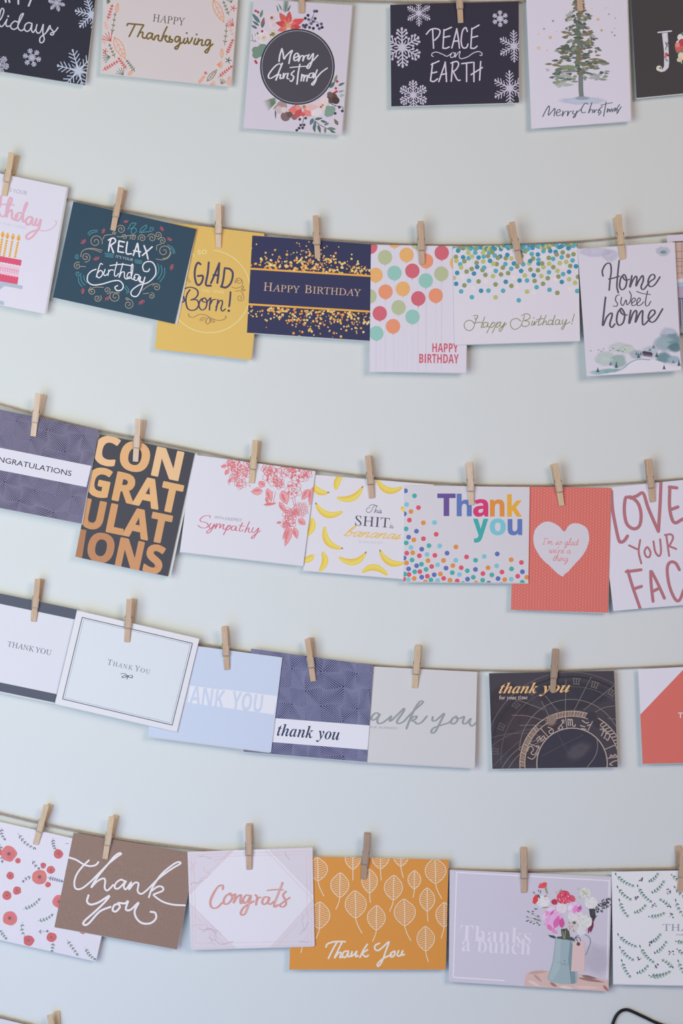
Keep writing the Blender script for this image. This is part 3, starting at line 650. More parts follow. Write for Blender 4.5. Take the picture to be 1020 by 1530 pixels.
SCRIPT = {
 'a': (.95, ".72,.8 .45,1 .15,.7 .12,.25 .32,0 .6,.35 .78,.95 .7,.3 .8,.02 1,.15"),
 'b': (.9, "0,.1 .3,1.2 .42,2 .3,2.1 .15,1.4 .1,.3 .35,0 .65,.3 .6,.8 .4,.8 .65,.7 .9,.8"),
 'd': (1., ".7,.8 .4,1 .12,.6 .15,.15 .35,0 .6,.3 .9,2 .75,.4 .85,0 1.05,.15"),
 'e': (.8, "0,.2 .35,.45 .6,.75 .45,1 .2,.75 .15,.3 .35,0 .6,.05 .85,.25"),
 'g': (.95, ".72,.85 .45,1 .15,.7 .12,.25 .35,0 .6,.35 .78,.95 .65,-.3 .4,-1 .15,-.9 .4,-.4 1,.15"),
 'h': (.95, "0,.1 .25,.9 .45,1.9 .35,2.1 .2,1.3 .05,0 .2,.6 .5,1 .65,.75 .6,.15 .75,0 .95,.2"),
 'i': (.5, "0,.1 .25,1 .15,.3 .25,0 .5,.2|.35,1.5 .37,1.54"),
 'k': (.9, "0,.1 .25,.9 .45,1.9 .35,2.1 .2,1.3 .05,0|.15,.5 .5,1 .6,.8 .25,.5 .5,.3 .65,0 .9,.2"),
 'l': (.5, "0,.1 .3,1 .45,1.9 .3,2.1 .18,1.3 .12,.3 .25,0 .5,.2"),
 'm': (1.4, "0,.5 .15,1 .1,0 .2,.6 .45,1 .55,.8 .5,0 .6,.6 .85,1 .98,.8 .92,.15 1.1,0 1.4,.2"),
 'n': (.95, "0,.5 .15,1 .08,0 .2,.6 .5,1 .65,.8 .6,.15 .75,0 .95,.2"),
 'o': (.9, ".5,1 .2,.8 .12,.3 .35,0 .65,.3 .65,.8 .5,1 .6,.75 .9,.8"),
 'p': (.95, "0,.2 .2,1 -.05,-.9|.15,.6 .45,1 .65,.7 .5,.1 .2,.05 .5,0 .95,.2"),
 'r': (.65, "0,.2 .15,1 .1,0 .2,.6 .45,1 .65,.85"),
 's': (.65, "0,.15 .35,1 .3,.75 .5,.3 .35,0 .1,.1 .65,.25"),
 't': (.55, "0,.15 .35,1.6 .15,.3 .3,0 .55,.2|.05,1.1 .6,1.15"),
 'u': (.95, "0,.3 .15,1 .1,.3 .25,0 .5,.3 .65,1 .62,.2 .75,0 .95,.2"),
 'v': (.8, "0,.6 .15,1 .25,.1 .35,0 .6,.6 .65,1 .8,.85"),
 'w': (1.1, "0,.6 .12,1 .15,.2 .3,0 .5,.5 .55,.9 .55,.2 .7,0 .95,.6 .9,1 1.1,.9"),
 'y': (.95, "0,.6 .12,1 .1,.4 .25,.1 .5,.3 .7,1 .6,-.2 .35,-1 .15,-.9 .35,-.4 .95,.2"),
 'I': (.8, "-.1,1.8 .6,1.8|.3,1.8 .15,0|-.15,0 .45,0"),
 "'": (.3, ".1,1.9 .05,1.5"),
 ' ': (.6, ""),
}


def pp(s):
    return [tuple(float(v) for v in q.split(',')) for q in s.split()]


# prints made of very many small marks on one card
MANY = ('confetti_print', 'dot_print', 'dash_print', 'pattern_print', 'sprig_print', 'botanical_print', 'floral_print', 'rose_print',
        'flourish_print', 'star_print', 'watercolour_print', 'marble_print')


class Card:
    """a folded greeting card: front leaf, back leaf and the print lying on the front leaf"""
    N = 0

    def __init__(s, label, crop, corners, level, base, lw, kind='paper', open_px=(1.2, .6), group=None,
                 tilt=0.0, gap=.8, category='greeting card', tiltx=0.0):
        s.ox, s.oy, s.k = crop
        s.q = corners
        s.lw = lw
        s.parts = {}
        s.tick = 0
        s.y0 = -(6.7 + 1.4 * level) * MM
        s.cx = sum(p[0] for p in corners) / 4
        s.cy = min(p[1] for p in corners)
        s.tilt = tilt * MM / 150      # metres per px downwards (negative = bottom stands off the wall)
        s.tiltx = tiltx * MM / 150
        tl, tr, br, bl = corners
        top = ((tl[0] + tr[0]) / 2, (tl[1] + tr[1]) / 2)
        s.root = empty('greeting_card', wpos(top[0], top[1], s.y(*top)))
        tag(s.root, label, category, group)
        s.o = s.root.location.copy()
        # leaves
        core = mat(albedo((205, 202, 206), (212, 209, 219)))
        s._leaf('front_leaf', corners, 0, .35 * MM, mat(albedo(base, lw), kind), core)
        dx, dy = open_px
        vx, vy = (bl[0] - tl[0]) * .004, (bl[1] - tl[1]) * .004
        port = abs(bl[1] - tl[1]) > abs(tr[0] - tl[0])
        if port:
            bq = [tl, (tr[0] + dx, tr[1] + vy), (br[0] + dx, br[1] + dy), bl]
            off = [.42, gap, gap, .42]
        else:
            bq = [tl, tr, (br[0] + dx, br[1] + dy), (bl[0] + dx * .4, bl[1] + dy)]
            off = [.42, .42, gap, gap]
        s._leaf('back_leaf', bq, off, .3 * MM, core, core)

    def y(s, px, py):
        return s.y0 + s.tilt * (py - s.cy) + s.tiltx * (px - s.cx)

    def _leaf(s, name, q, off, th, m, core):
        V = []
        offs = off if isinstance(off, list) else [off] * 4
        for k in (0, th):
            for (px, py), f in zip(q, offs):
                # the back leaf keeps its own small gap behind the front one
                V.append(Vector(wpos(px, py, s.y(px, py) + f * MM + k)) - s.o)
        F = [(3, 2, 1, 0), (4, 5, 6, 7)] + [(i, (i + 1) % 4, 4 + (i + 1) % 4, 4 + i) for i in range(4)]
        return mesh_obj(name, V, F, [m, core], s.root, [0, 1, 1, 1, 1, 1])

    # ---- print primitives. coordinates are in the card's measuring grid (ox, oy, k)
    def crop(s, ox, oy, k):
        s.ox, s.oy, s.k = ox, oy, k

    def X(s, x, y):
        return (s.ox + x / s.k, s.oy + y / s.k)

    def add(s, poly, col, lay, part, alpha=None, kind='paper'):
        """poly convex, grid coords"""
        P = [s.X(*p[:2]) + ((p[2] if len(p) > 2 else 1.0),) for p in poly]
        ar = sum(P[i][0] * P[(i + 1) % len(P)][1] - P[(i + 1) % len(P)][0] * P[i][1] for i in range(len(P)))
        if ar < 0:
            P = P[::-1]
        P = clip(P, s.q)
        if not P:
            return
        if part not in s.parts:
            s.parts[part] = [[], [], [], [], []]
        V, F, MI, M, A = s.parts[part]
        m = mat(albedo(col, s.lw), kind)
        if m not in M:
            M.append(m)
        b = len(V)
        s.tick = (s.tick + 1) % 56
        for x, y, a in P:
            V.append(Vector(wpos(x, y, s.y(x, y) - (.03 + .03 * lay + .0005 * s.tick) * MM)) - s.o)
            A.append(a)
        # screen clockwise = facing the camera
        F.append(tuple(range(b, b + len(P)))[::-1])
        MI.append(M.index(m))

    def tri(s, loops, col, lay, part, **k):
        """filled outline(s) with holes"""
        vs = [Vector((p[0], p[1], 0)) for l in loops for p in l]
        for t in tessellate_polygon([[Vector((p[0], p[1], 0)) for p in l] for l in loops]):
            s.add([(vs[i].x, vs[i].y) for i in t], col, lay, part, **k)

    def PG(s, pts, col, lay=1, part='printed_picture', smooth=True, **k):
        p = pp(pts) if isinstance(pts, str) else pts
        if smooth:
            p = cr(p, 4, True)
        s.tri([p], col, lay, part, **k)

    def D(s, x, y, r, col, lay=1, part='printed_picture', n=14, ry=None, rot=0, **k):
        ry = ry or r
        c, q = math.cos(rot), math.sin(rot)
        s.add([(x + r * math.cos(t) * c - ry * math.sin(t) * q, y + r * math.cos(t) * q + ry * math.sin(t) * c)
               for t in (2 * math.pi * i / n for i in range(n))], col, lay, part, **k)

    def S(s, pts, w, col, lay=2, part='lettering', straight=False, cal=0.0, sub=5, closed=False, cap=True, **k):
        """brush strokes separated by |; cal>0: heavy downstrokes, light horizontals"""
        groups = [pp(g) for g in pts.split('|') if g.strip()] if isinstance(pts, str) else [pts]
        for g in groups:
            if not straight:
                g = cr(g, sub, closed)
            if closed:
                g = g + [g[0]]
            n = len(g)
            if n == 1:
                s.D(g[0][0], g[0][1], w * .6, col, lay, part, **k)
                continue
            L = []
            for i in range(n):
                a, b = g[max(i - 1, 0)], g[min(i + 1, n - 1)]
                dx, dy = b[0] - a[0], b[1] - a[1]
                l = math.hypot(dx, dy) or 1
                dx, dy = dx / l, dy / l
                ww = w * (1 - cal + cal * 1.25 * abs(dy)) if cal else w
                if len(g[i]) > 2:
                    ww = w * g[i][2]
                if straight and 0 < i < n - 1:
                    L.append((g[i], None, ww))
                    continue
                L.append((g[i], (dx, dy), ww))
            for i in range(n - 1):
                (p, d0, w0), (q, d1, w1) = L[i], L[i + 1]
                if straight:
                    dx, dy = q[0] - p[0], q[1] - p[1]
                    l = math.hypot(dx, dy) or 1
                    d0 = d1 = (dx / l, dy / l)
                s.add([(p[0] - d0[1] * w0 / 2, p[1] + d0[0] * w0 / 2), (q[0] - d1[1] * w1 / 2, q[1] + d1[0] * w1 / 2),
                       (q[0] + d1[1] * w1 / 2, q[1] - d1[0] * w1 / 2), (p[0] + d0[1] * w0 / 2, p[1] - d0[0] * w0 / 2)],
                      col, lay, part, **k)
            if cap:
                idx = range(n) if straight else ((0, n - 1) if not cal else (0, n - 1))
                for i in idx:
                    s.D(L[i][0][0], L[i][0][1], L[i][2] / 2, col, lay, part, n=8, **k)

    def arc(s, x, y, r, a0, a1, w, col, lay=1, part='printed_picture', n=40, ry=None, **k):
        ry = ry or r
        g = [(x + r * math.cos(math.radians(a0 + (a1 - a0) * i / n)), y + ry * math.sin(math.radians(a0 + (a1 - a0) * i / n)))
             for i in range(n + 1)]
        s.S(g, w, col, lay, part, sub=1, cap=False, **k)

    def T(s, txt, f, p0, p1, H, col, lay=2, part='lettering', sp=0, slant=0, caps=None, bold=0, **k):
        """typeset text between p0 and p1 on the baseline, capital height H; caps = scale of the first letters"""
        font = GL[f]
        if f == 'I':
            slant -= .262
        x = 0
        shapes = []
        start = True
        for ch in txt:
            if ch == ' ':
                x += 110 + sp
                start = True
                continue
            adv, loops = font[ch]
            sc = caps if (caps and start) else 1
            start = False
            L = []
            for l in loops:
                L.append([(x + (l[i] + slant * l[i + 1]) * sc, l[i + 1] * sc) for i in range(0, len(l), 2)])
            shapes.append(L)
            x += (adv + slant * 0) * sc + sp
        x0 = min(p[0] for L in shapes for l in L for p in l)
        x1 = max(p[0] for L in shapes for l in L for p in l)
        ux, uy = (p1[0] - p0[0]), (p1[1] - p0[1])
        ln = math.hypot(ux, uy)
        vx, vy = uy / ln, -ux / ln          # up
        for i, L in enumerate(shapes):
            c = col[i] if isinstance(col, list) else col
            out = []
            for l in L:
                out.append([(p0[0] + ux * (p[0] - x0) / (x1 - x0) + vx * p[1] * H / 346,
                             p0[1] + uy * (p[0] - x0) / (x1 - x0) + vy * p[1] * H / 346) for p in l])
            s.tri(out, c, lay, part, **k)
            for l in out if bold else []:
                s.S(l, bold, c, lay, part, straight=True, closed=True, **k)

    def G(s, ch, f, x0, x1, yt, yb, col, lay=2, part='lettering', bold=0, **k):
        adv, loops = GL[f][ch]
        X = [v for l in loops for v in l[0::2]]
        Y = [v for l in loops for v in l[1::2]]
        a, b, c, d = min(X), max(X), min(Y), max(Y)
        h = bold / 2
        x0, x1, yt, yb = x0 + h, x1 - h, yt + h, yb - h
        L = [[(x0 + (l[i] - a) / (b - a) * (x1 - x0), yb + (l[i + 1] - c) / (d - c) * (yt - yb)) for i in range(0, len(l), 2)] for l in loops]
        s.tri(L, col, lay, part, **k)
        for l in L if bold else []:
            s.S(l, bold, col, lay, part, straight=True, closed=True, **k)

    def SC(s, txt, p0, p1, H, w, col, lay=2, slant=.25, part='lettering', cal=0.0):
        x = 0
        st = []
        for ch in txt:
            adv, d = SCRIPT[ch]
            for g in d.split('|'):
                if g.strip():
                    st.append([(x + a + slant * b, b) for a, b in pp(g)])
            x += adv
        ux, uy = p1[0] - p0[0], p1[1] - p0[1]
        ln = math.hypot(ux, uy)
        vx, vy = uy / ln, -ux / ln
        for g in st:
            s.S([(p0[0] + ux * a / x + vx * b * H, p0[1] + uy * a / x + vy * b * H) for a, b in g], w, col, lay, part, sub=4, cal=cal)

    def leaf(s, x0, y0, x1, y1, w, col, lay=1, part='printed_picture', outline=None, **k):
        dx, dy = x1 - x0, y1 - y0
        l = math.hypot(dx, dy) or 1
        nx, ny = -dy / l * w / 2, dx / l * w / 2
        pts = []
        for t, f in ((0, 0), (.2, .75), (.45, 1), (.75, .6), (1, 0), (.75, -.6), (.45, -1), (.2, -.75)):
            pts.append((x0 + dx * t + nx * f, y0 + dy * t + ny * f))
        if outline:
            s.S(pts + [pts[0]], outline, col, lay, part, sub=1, **k)
            s.S([(x0, y0), (x1, y1)], outline * .7, col, lay, part, straight=True, **k)
            for t in (.3, .5, .7):
                for g in (-1, 1):
                    s.S([(x0 + dx * t, y0 + dy * t), (x0 + dx * (t + .13) + nx * g * .7, y0 + dy * (t + .13) + ny * g * .7)],
                        outline * .6, col, lay, part, straight=True, cap=False, **k)
        else:
            s.add(pts, col, lay, part, **k)

    def branch(s, x0, y0, x1, y1, n, ll, col, w=3, lw=None, lay=1, part='printed_picture', bend=0.0, ang=.8, col2=None, **k):
        dx, dy = x1 - x0, y1 - y0
        l = math.hypot(dx, dy)
        nx, ny = -dy / l, dx / l
        pts = [(x0 + dx * t + nx * bend * l * 4 * t * (1 - t), y0 + dy * t + ny * bend * l * 4 * t * (1 - t)) for t in (0, .25, .5, .75, 1)]
        s.S(pts, w, col2 or col, lay, part, cap=False, **k)
        a = math.atan2(dy, dx)
        for i in range(n):
            t = .15 + .8 * i / max(1, n - 1)
            bx, by = x0 + dx * t + nx * bend * l * 4 * t * (1 - t), y0 + dy * t + ny * bend * l * 4 * t * (1 - t)
            f = ll * (1 - .35 * t)
            for g in (-1, 1):
                aa = a + g * ang
                c = col if g > 0 or not col2 else col2
                s.leaf(bx, by, bx + f * math.cos(aa), by + f * math.sin(aa), lw or f * .4, c, lay, part, **k)
        s.leaf(pts[-1][0], pts[-1][1], pts[-1][0] + ll * .7 * math.cos(a), pts[-1][1] + ll * .7 * math.sin(a), lw or ll * .3, col, lay, part, **k)

    def fan(s, x, y, ang, n, r, w, col, lay=1, spread=1.4, part='printed_picture'):
        for i in range(n):
            a = math.radians(ang) + spread * (i / (n - 1) - .5)
            s.S([(x, y), (x + r * math.cos(a), y + r * math.sin(a))], w, col, lay, part, straight=True)

    def snow(s, x, y, r, w, col, style=0, rot=0.0, lay=1):
        part = 'snowflake_print/%d_%d' % (x, y)
        for i in range(6):
            a = rot + i * math.pi / 3
            c, q = math.cos(a), math.sin(a)
            s.S([(x, y), (x + r * c, y + r * q)], w, col, lay, part, straight=True, cap=False)
            for t, f in ((.35, .3), (.55, .34), (.75, .28)) if style != 1 else ((.5, .35), (.72, .3)):
                for g in (-.85, .85):
                    e = (x + r * t * c + r * f * math.cos(a + g), y + r * t * q + r * f * math.sin(a + g))
                    s.S([(x + r * t * c, y + r * t * q), e], w * .9, col, lay, part, straight=True, cap=False)
                    if style == 2:
                        s.D(e[0], e[1], w * 1.1, col, lay, part, n=6)
            b = a + math.pi / 6
            s.S([(x, y), (x + r * .42 * math.cos(b), y + r * .42 * math.sin(b))], w * .8, col, lay, part, straight=True, cap=False)
            if style != 1:
                s.leaf(x, y, x + r * .45 * c, y + r * .45 * q, r * .13, col, lay, part)
                s.D(x + r * c, y + r * q, w * 1.1, col, lay, part, n=6, ry=w * 1.6)

    def spiral(s, x, y, r, col, w=6, turns=1.6, a0=0, d=1, lay=1, part='flourish_print', tail=None):
        g = []
        n = int(turns * 12)
        for i in range(n + 1):
            t = i / n
            a = math.radians(a0) + d * turns * 2 * math.pi * t
            g.append((x + r * (1 - .85 * t) * math.cos(a), y + r * (1 - .85 * t) * math.sin(a)))
        if tail:
            g = pp(tail) + g
        s.S(g, w, col, lay, part, sub=2)

    def wash(s, x, y, r, col, ry=None, rot=0, lay=1, a=.75, part='watercolour_print', n=14, jag=.12):
        ry = ry or r
        rr = random.Random(int(x * 7 + y * 13))
        c, q = math.cos(rot), math.sin(rot)
        pts = []
        for i in range(n):
            t = 2 * math.pi * i / n
            f = 1 + jag * rr.uniform(-1, 1)
            u, v = r * f * math.cos(t), ry * f * math.sin(t)
            pts.append((u, v))
        for i in range(n):
            p, g = pts[i], pts[(i + 1) % n]

            def P(v, f, al):
                return (x + (v[0] * c - v[1] * q) * f, y + (v[0] * q + v[1] * c) * f, al)
            s.add([(x, y, a), P(p, .55, a * .9), P(g, .55, a * .9)], col, lay, part, kind='wash')
            s.add([P(p, .55, a * .9), P(g, .55, a * .9), P(g, 1, 0), P(p, 1, 0)][::1], col, lay, part, kind='wash')

    def petals(s, x, y, r, ang, col, n=3, lay=1, w=3):
        for i in range(n):
            a = math.radians(ang + (i - (n - 1) / 2) * 40)
            s.leaf(x + r * .3 * math.cos(a), y + r * .3 * math.sin(a), x + r * 1.3 * math.cos(a), y + r * 1.3 * math.sin(a), r * .45, col, lay, 'flourish_print', outline=w)

    def build(s):
        for name, (V, F, MI, M, A) in s.parts.items():
            o = mesh_obj(name.split('/')[0], V, F, M, s.root, MI)
            if name in MANY:
                o['kind'] = 'stuff'
            if any(a != 1 for a in A):
                at = o.data.attributes.new('a', 'FLOAT', 'POINT')
                at.data.foreach_set('value', A)
        return s.root


def weave(c, P0, ux, uy, vx, vy, col, w, nx, ny, seed):
    """navy card pattern: nested outlines inside a skewed lattice"""
    r = random.Random(seed)
    J = {}

    def node(i, j):
        k = (i % 3, j % 2)
        if k not in J:
            J[k] = (r.uniform(-.24, .24), r.uniform(-.24, .24))
        a, b = i + J[k][0], j + J[k][1]
        return (P0[0] + ux * a + vx * b, P0[1] + uy * a + vy * b)
    for i in range(-5, nx):
        for j in range(-4, ny):
            if (i + j) % 2:
                continue
            # diamond around (i, j) with corners at the four neighbours
            q = [node(i - 1, j), node(i, j - 1), node(i + 1, j), node(i, j + 1)]
            m = (sum(p[0] for p in q) / 4, sum(p[1] for p in q) / 4)
            N = 9
            tw = (0, .5, -.5)[(i * 2 + j) % 3]
            for n in range(N):
                f = 1 - (n + .5) / N
                g = []
                for t in range(4):
                    p, e = q[t], q[(t + 1) % 4]
                    h = (1 - f) * tw * .5
                    g.append((m[0] + ((p[0] - m[0]) * (1 - abs(h)) + (e[0] - m[0]) * abs(h)) * f if tw >= 0 else m[0] + ((p[0] - m[0]) * (1 - abs(h)) + (q[t - 1][0] - m[0]) * abs(h)) * f,
                              m[1] + ((p[1] - m[1]) * (1 - abs(h)) + (e[1] - m[1]) * abs(h)) * f if tw >= 0 else m[1] + ((p[1] - m[1]) * (1 - abs(h)) + (q[t - 1][1] - m[1]) * abs(h)) * f))
                c.S(g + [g[0]], w, col, 1, 'pattern_print', straight=True, cap=False)

# ------------------------------------------------------------------ the wall and the floor
def paint():
    m = bpy.data.materials.new('wall_paint')
    m.use_nodes = True
    nt = m.node_tree
    b = nt.nodes['Principled BSDF']
    b.inputs['Base Color'].default_value = (*(0.770, 0.800, 0.780), 1)
    b.inputs['Roughness'].default_value = 0.7
    b.inputs['Specular IOR Level'].default_value = 0.25
    tc = nt.nodes.new('ShaderNodeTexCoord')
    n = nt.nodes.new('ShaderNodeTexNoise')
    n.inputs['Scale'].default_value = 260
    n.inputs['Detail'].default_value = 3
    bp = nt.nodes.new('ShaderNodeBump')
    bp.inputs['Strength'].default_value = 0.12
    bp.inputs['Distance'].default_value = 0.0006
    nt.links.new(tc.outputs['Object'], n.inputs['Vector'])
    nt.links.new(n.outputs['Fac'], bp.inputs['Height'])
    nt.links.new(bp.outputs['Normal'], b.inputs['Normal'])
    return m


def box(name, x0, x1, y0, y1, z0, z1, m):
    V = [(x, y, z) for z in (z0, z1) for y in (y0, y1) for x in (x0, x1)]
    F = [(0, 2, 3, 1), (4, 5, 7, 6), (0, 1, 5, 4), (2, 6, 7, 3), (0, 4, 6, 2), (1, 3, 7, 5)]
    return mesh_obj(name, V, F, m)


tag(box('wall_back', -2.6, 2.6, 0, .1, 0, 2.7, paint()), kind='structure')
fm = mat((.34, .33, .32), 'floor_boards')
tag(box('floor', -2.6, 2.6, -4.2, 0, -.1, 0, fm), kind='structure')

# ------------------------------------------------------------------ greeting cards
R = random.Random(11)
W1L, W1, W1R = (197, 197, 198), (203, 202, 201), (197, 194, 194)
W2L, W2, W2R = (204, 206, 207), (212, 212, 214), (206, 205, 207)
W3L, W3, W3R = (214, 217, 223), (211, 211, 216), (200, 198, 202)
W4L, W4, W4R = (215, 219, 227), (209, 209, 216), (198, 197, 202)
W5L, W5, W5R = (207, 214, 227), (204, 208, 218), (190, 191, 199)
GR1 = 'cards pegged on the top line of twine'
GR2 = 'cards pegged on the second line of twine'
GR3 = 'cards pegged on the third line of twine'
GR4 = 'cards pegged on the fourth line of twine'
GR5 = 'cards pegged on the fifth line of twine'

# ---- row 1
c = Card('dark navy card with script ending in idays and white snowflakes at top left', (0, 0, 6.8),
         [(-40, -50), (144.5, -19), (126.8, 127.2), (-58, 97)], 1, (44, 45, 58), W1L, group=GR1, tilt=-1)
w = (186, 184, 198)
c.S("-30,230 10,190 38,120 32,88 12,95 -5,160 -10,230 5,268 30,262 55,225 70,200", 13, w)
c.S("72,195 60,240 72,268 105,262|180,225 150,215 115,245 110,280 140,298 175,280 190,240 235,150 230,138 205,165 185,240 185,285 215,312 250,290|325,240 290,230 255,255 250,300 275,318 305,300 325,245 320,300 335,330 360,300|375,250 365,300 380,335 410,325 435,260 440,250 435,330 450,400 430,432 405,425 410,380 460,340 500,290|470,330 505,260 515,290 545,325 540,352 515,352 520,335 560,318 588,280", 13, w)
c.S("84,165", 17, w)
c.S("50,-20 60,20|86,-20 97,22|185,-30 187,40|322,-20 290,60", 18, w, straight=True)
for x, y, r, st, ww in ((575, 30, 78, 0, 9), (930, 150, 165, 0, 10), (325, 585, 95, 1, 12), (797, 720, 215, 0, 10), (-10, 655, 95, 2, 8)):
    c.snow(x, y, r, ww, (165, 165, 182) if r < 100 else (175, 182, 200), st, .25)
c.build()

c = Card('off-white thanksgiving card with olive script and autumn leaves down both sides', (145, 0, 4.857),
         [(156, -40), (357, -20), (344.7, 130.1), (150, 110)], 1, (196, 187, 188), W1L, group=GR1, tilt=-1)
c.T('HAPPY', 'I', (402, 155), (632, 186), 54, (96, 90, 88), caps=1.0)
o = (112, 94, 48)
c.S("218,185 225,172 265,175 332,180|275,180 255,220 232,265|338,182 318,215 292,270 308,240 332,235 328,265 345,278 362,262|402,245 377,240 360,262 367,282 390,270 404,245 397,275 412,288 422,262 412,292 427,262 447,258 442,285 457,298|507,195 485,240 464,300 482,265 507,262 492,280 512,305 525,290 530,262 522,280 547,290 542,305 517,302|602,270 577,265 564,290 580,305 602,275 597,320 580,355 564,347 592,325 625,302 637,275 626,305 640,315 650,298|656,276 664,316 684,292 690,274|714,280 702,315 716,322 726,306|737,280 727,322|730,308 747,292 764,292 757,325 775,328|822,292 797,290 784,315 800,330 822,300 814,350 797,382 782,374 807,350 840,320", 12, o)
c.S("650,240|722,250", 12, o)
red, org, olv, grn, pnk = (190, 88, 80), (222, 140, 95), (120, 110, 80), (100, 112, 88), (225, 160, 145)
for a in ((75, 148, 108, 45, red, 5), (108, 250, 130, 105, olv, 4), (130, 418, 92, 330, olv, 4), (38, 512, 142, 450, red, 6), (215, 503, 160, 428, red, 5), (275, 520, 220, 445, grn, 5),
          (957, 112, 920, 20, grn, 4), (925, 330, 940, 185, olv, 4), (938, 398, 982, 295, red, 6), (878, 562, 972, 485, red, 6), (735, 605, 772, 560, org, 4), (75, 215, 60, 170, pnk, 3), (985, 262, 965, 200, pnk, 3), (60, 320, 40, 280, pnk, 3)):
    c.branch(*a[:4], a[5], 24, a[4], 4, lw=9 if a[4] == red else 7, part='botanical_print')
for a in ((125, 270, 205, 432, 62, org, 6), (842, 0, 922, 165, 58, org, 6), (140, 92, 152, 20, 26, org, 4), (905, 420, 905, 350, 26, org, 4), (798, 588, 870, 505, 34, olv, 5), (955, 620, 958, 550, 26, org, 4), (228, 545, 258, 510, 24, org, 4)):
    c.leaf(*a[:5], a[5], 1, 'botanical_print', outline=a[6])
for a in ((100, 300, 235, 5, 70, 5, red), (95, 412, 170, 5, 55, 5, grn), (190, 545, 235, 5, 55, 4, grn), (990, 188, 220, 5, 55, 5, red), (900, 610, 300, 5, 40, 4, olv), (975, 20, 250, 4, 40, 4, grn), (870, 470, 0, 6, 42, 5, org), (820, 615, 0, 5, 40, 4, org), (95, 10, 180, 5, 26, 6, grn)):
    c.fan(a[0], a[1], a[2], a[3], a[4], a[5], a[6], part='botanical_print')
for x, y, r, q in ((58, 372, 20, red), (988, 60, 22, red), (952, 438, 22, (75, 80, 78)), (787, 530, 12, red)):
    for i in range(5):
        c.S([(x, y), (x + r * math.cos(i * 1.257), y + r * math.sin(i * 1.257))], 6, q, 1, 'botanical_print', straight=True)
c.build()

c = Card('white portrait card with a round charcoal merry christmas badge among watercolour flowers', (355, 0, 5.667),
         [(379, -2), (526, 8), (510.3, 201), (363.8, 191.5)], 1, (201, 193, 203), W1, group=GR1, tilt=-1.5, open_px=(1, 1.5))
P = 'floral_print'
lg, dg, tl_ = (105, 128, 112), (84, 104, 96), (88, 116, 118)
for a in ((190, 150, 212, 80, 26, lg), (188, 195, 118, 108, 34, tl_), (182, 218, 122, 176, 22, dg), (165, 242, 112, 212, 24, tl_), (205, 238, 222, 145, 34, dg), (205, 210, 228, 150, 16, (175, 85, 85)),
          (400, 110, 410, -5, 16, lg), (345, 105, 330, 40, 14, lg), (375, 90, 345, 30, 14, lg), (420, 100, 450, 40, 14, dg), (180, 300, 160, 270, 18, lg)):
    c.leaf(*a[:5], a[5], 1, P)
for i in range(8):
    y = 100 - i * 13
    c.leaf(402 + i, y, 378 + i, y - 22, 7, lg, 1, P)
    c.leaf(402 + i, y, 430 + i, y - 22, 7, dg, 1, P)
for x, y, r, q in ((285, 150, 46, (212, 192, 194)), (215, 318, 52, (214, 202, 200)), (300, 205, 40, (214, 196, 198)), (170, 320, 26, (208, 200, 198)), (300, 290, 38, (206, 190, 178)), (225, 285, 26, (218, 204, 204))):
    c.D(x, y, r, q, 2, P)
    c.D(x + r * .2, y + r * .15, r * .55, tuple(v - 10 for v in q), 3, P)
for x, y, r, q in ((220, 318, 10, (190, 165, 95)), (288, 150, 12, (120, 100, 85)), (298, 288, 16, (130, 120, 75)), (280, 296, 8, (110, 105, 70))):
    c.D(x, y, r, q, 4, P)
for a, q in (((425, 215, 352, 105, 62), (202, 92, 86)), ((420, 215, 318, 190, 50), (186, 72, 72)), ((420, 230, 335, 262, 48), (206, 105, 95)), ((430, 200, 438, 92, 52), (190, 84, 80)), ((440, 215, 568, 160, 62), (205, 82, 84)), ((440, 235, 540, 228, 44), (192, 70, 72)), ((445, 210, 500, 150, 40), (214, 160, 158))):
    c.leaf(*a, q, 5, P)
    c.leaf(a[0], a[1], (a[0] + a[2]) / 2, (a[1] + a[3]) / 2, a[4] * .4, tuple(min(225, v + 22) for v in q), 6, P)
c.D(427, 215, 20, (200, 160, 95), 7, P)
for x, y in ((595, 130), (650, 95), (572, 155), (655, 157), (600, 165), (622, 200), (580, 212), (608, 232), (690, 242), (675, 215), (708, 203), (640, 182), (668, 95), (570, 230), (640, 240), (714, 232), (555, 215)):
    c.D(x, y, 13, R.choice(((70, 66, 96), (52, 50, 78), (92, 86, 120))), 2, P)
c.S("625,180 650,100|640,170 690,200|600,200 640,130|545,240 600,210", 4, (90, 90, 105), 1, P)
for x, y, r in ((175, 440, 46), (150, 425, 30), (155, 465, 32), (205, 405, 34), (200, 445, 30), (225, 395, 22)):
    c.D(x, y, r, (112, 136, 120), 1, P)
for x, y in ((152, 92), (172, 103), (150, 518), (158, 532), (842, 690), (830, 748), (836, 775), (820, 785), (207, 265)):
    c.D(x, y, 11, (176, 60, 72), 2, P)
c.S("120,290 130,345 158,350|150,290 150,345|105,340 155,350", 4, (120, 110, 100), 1, P)
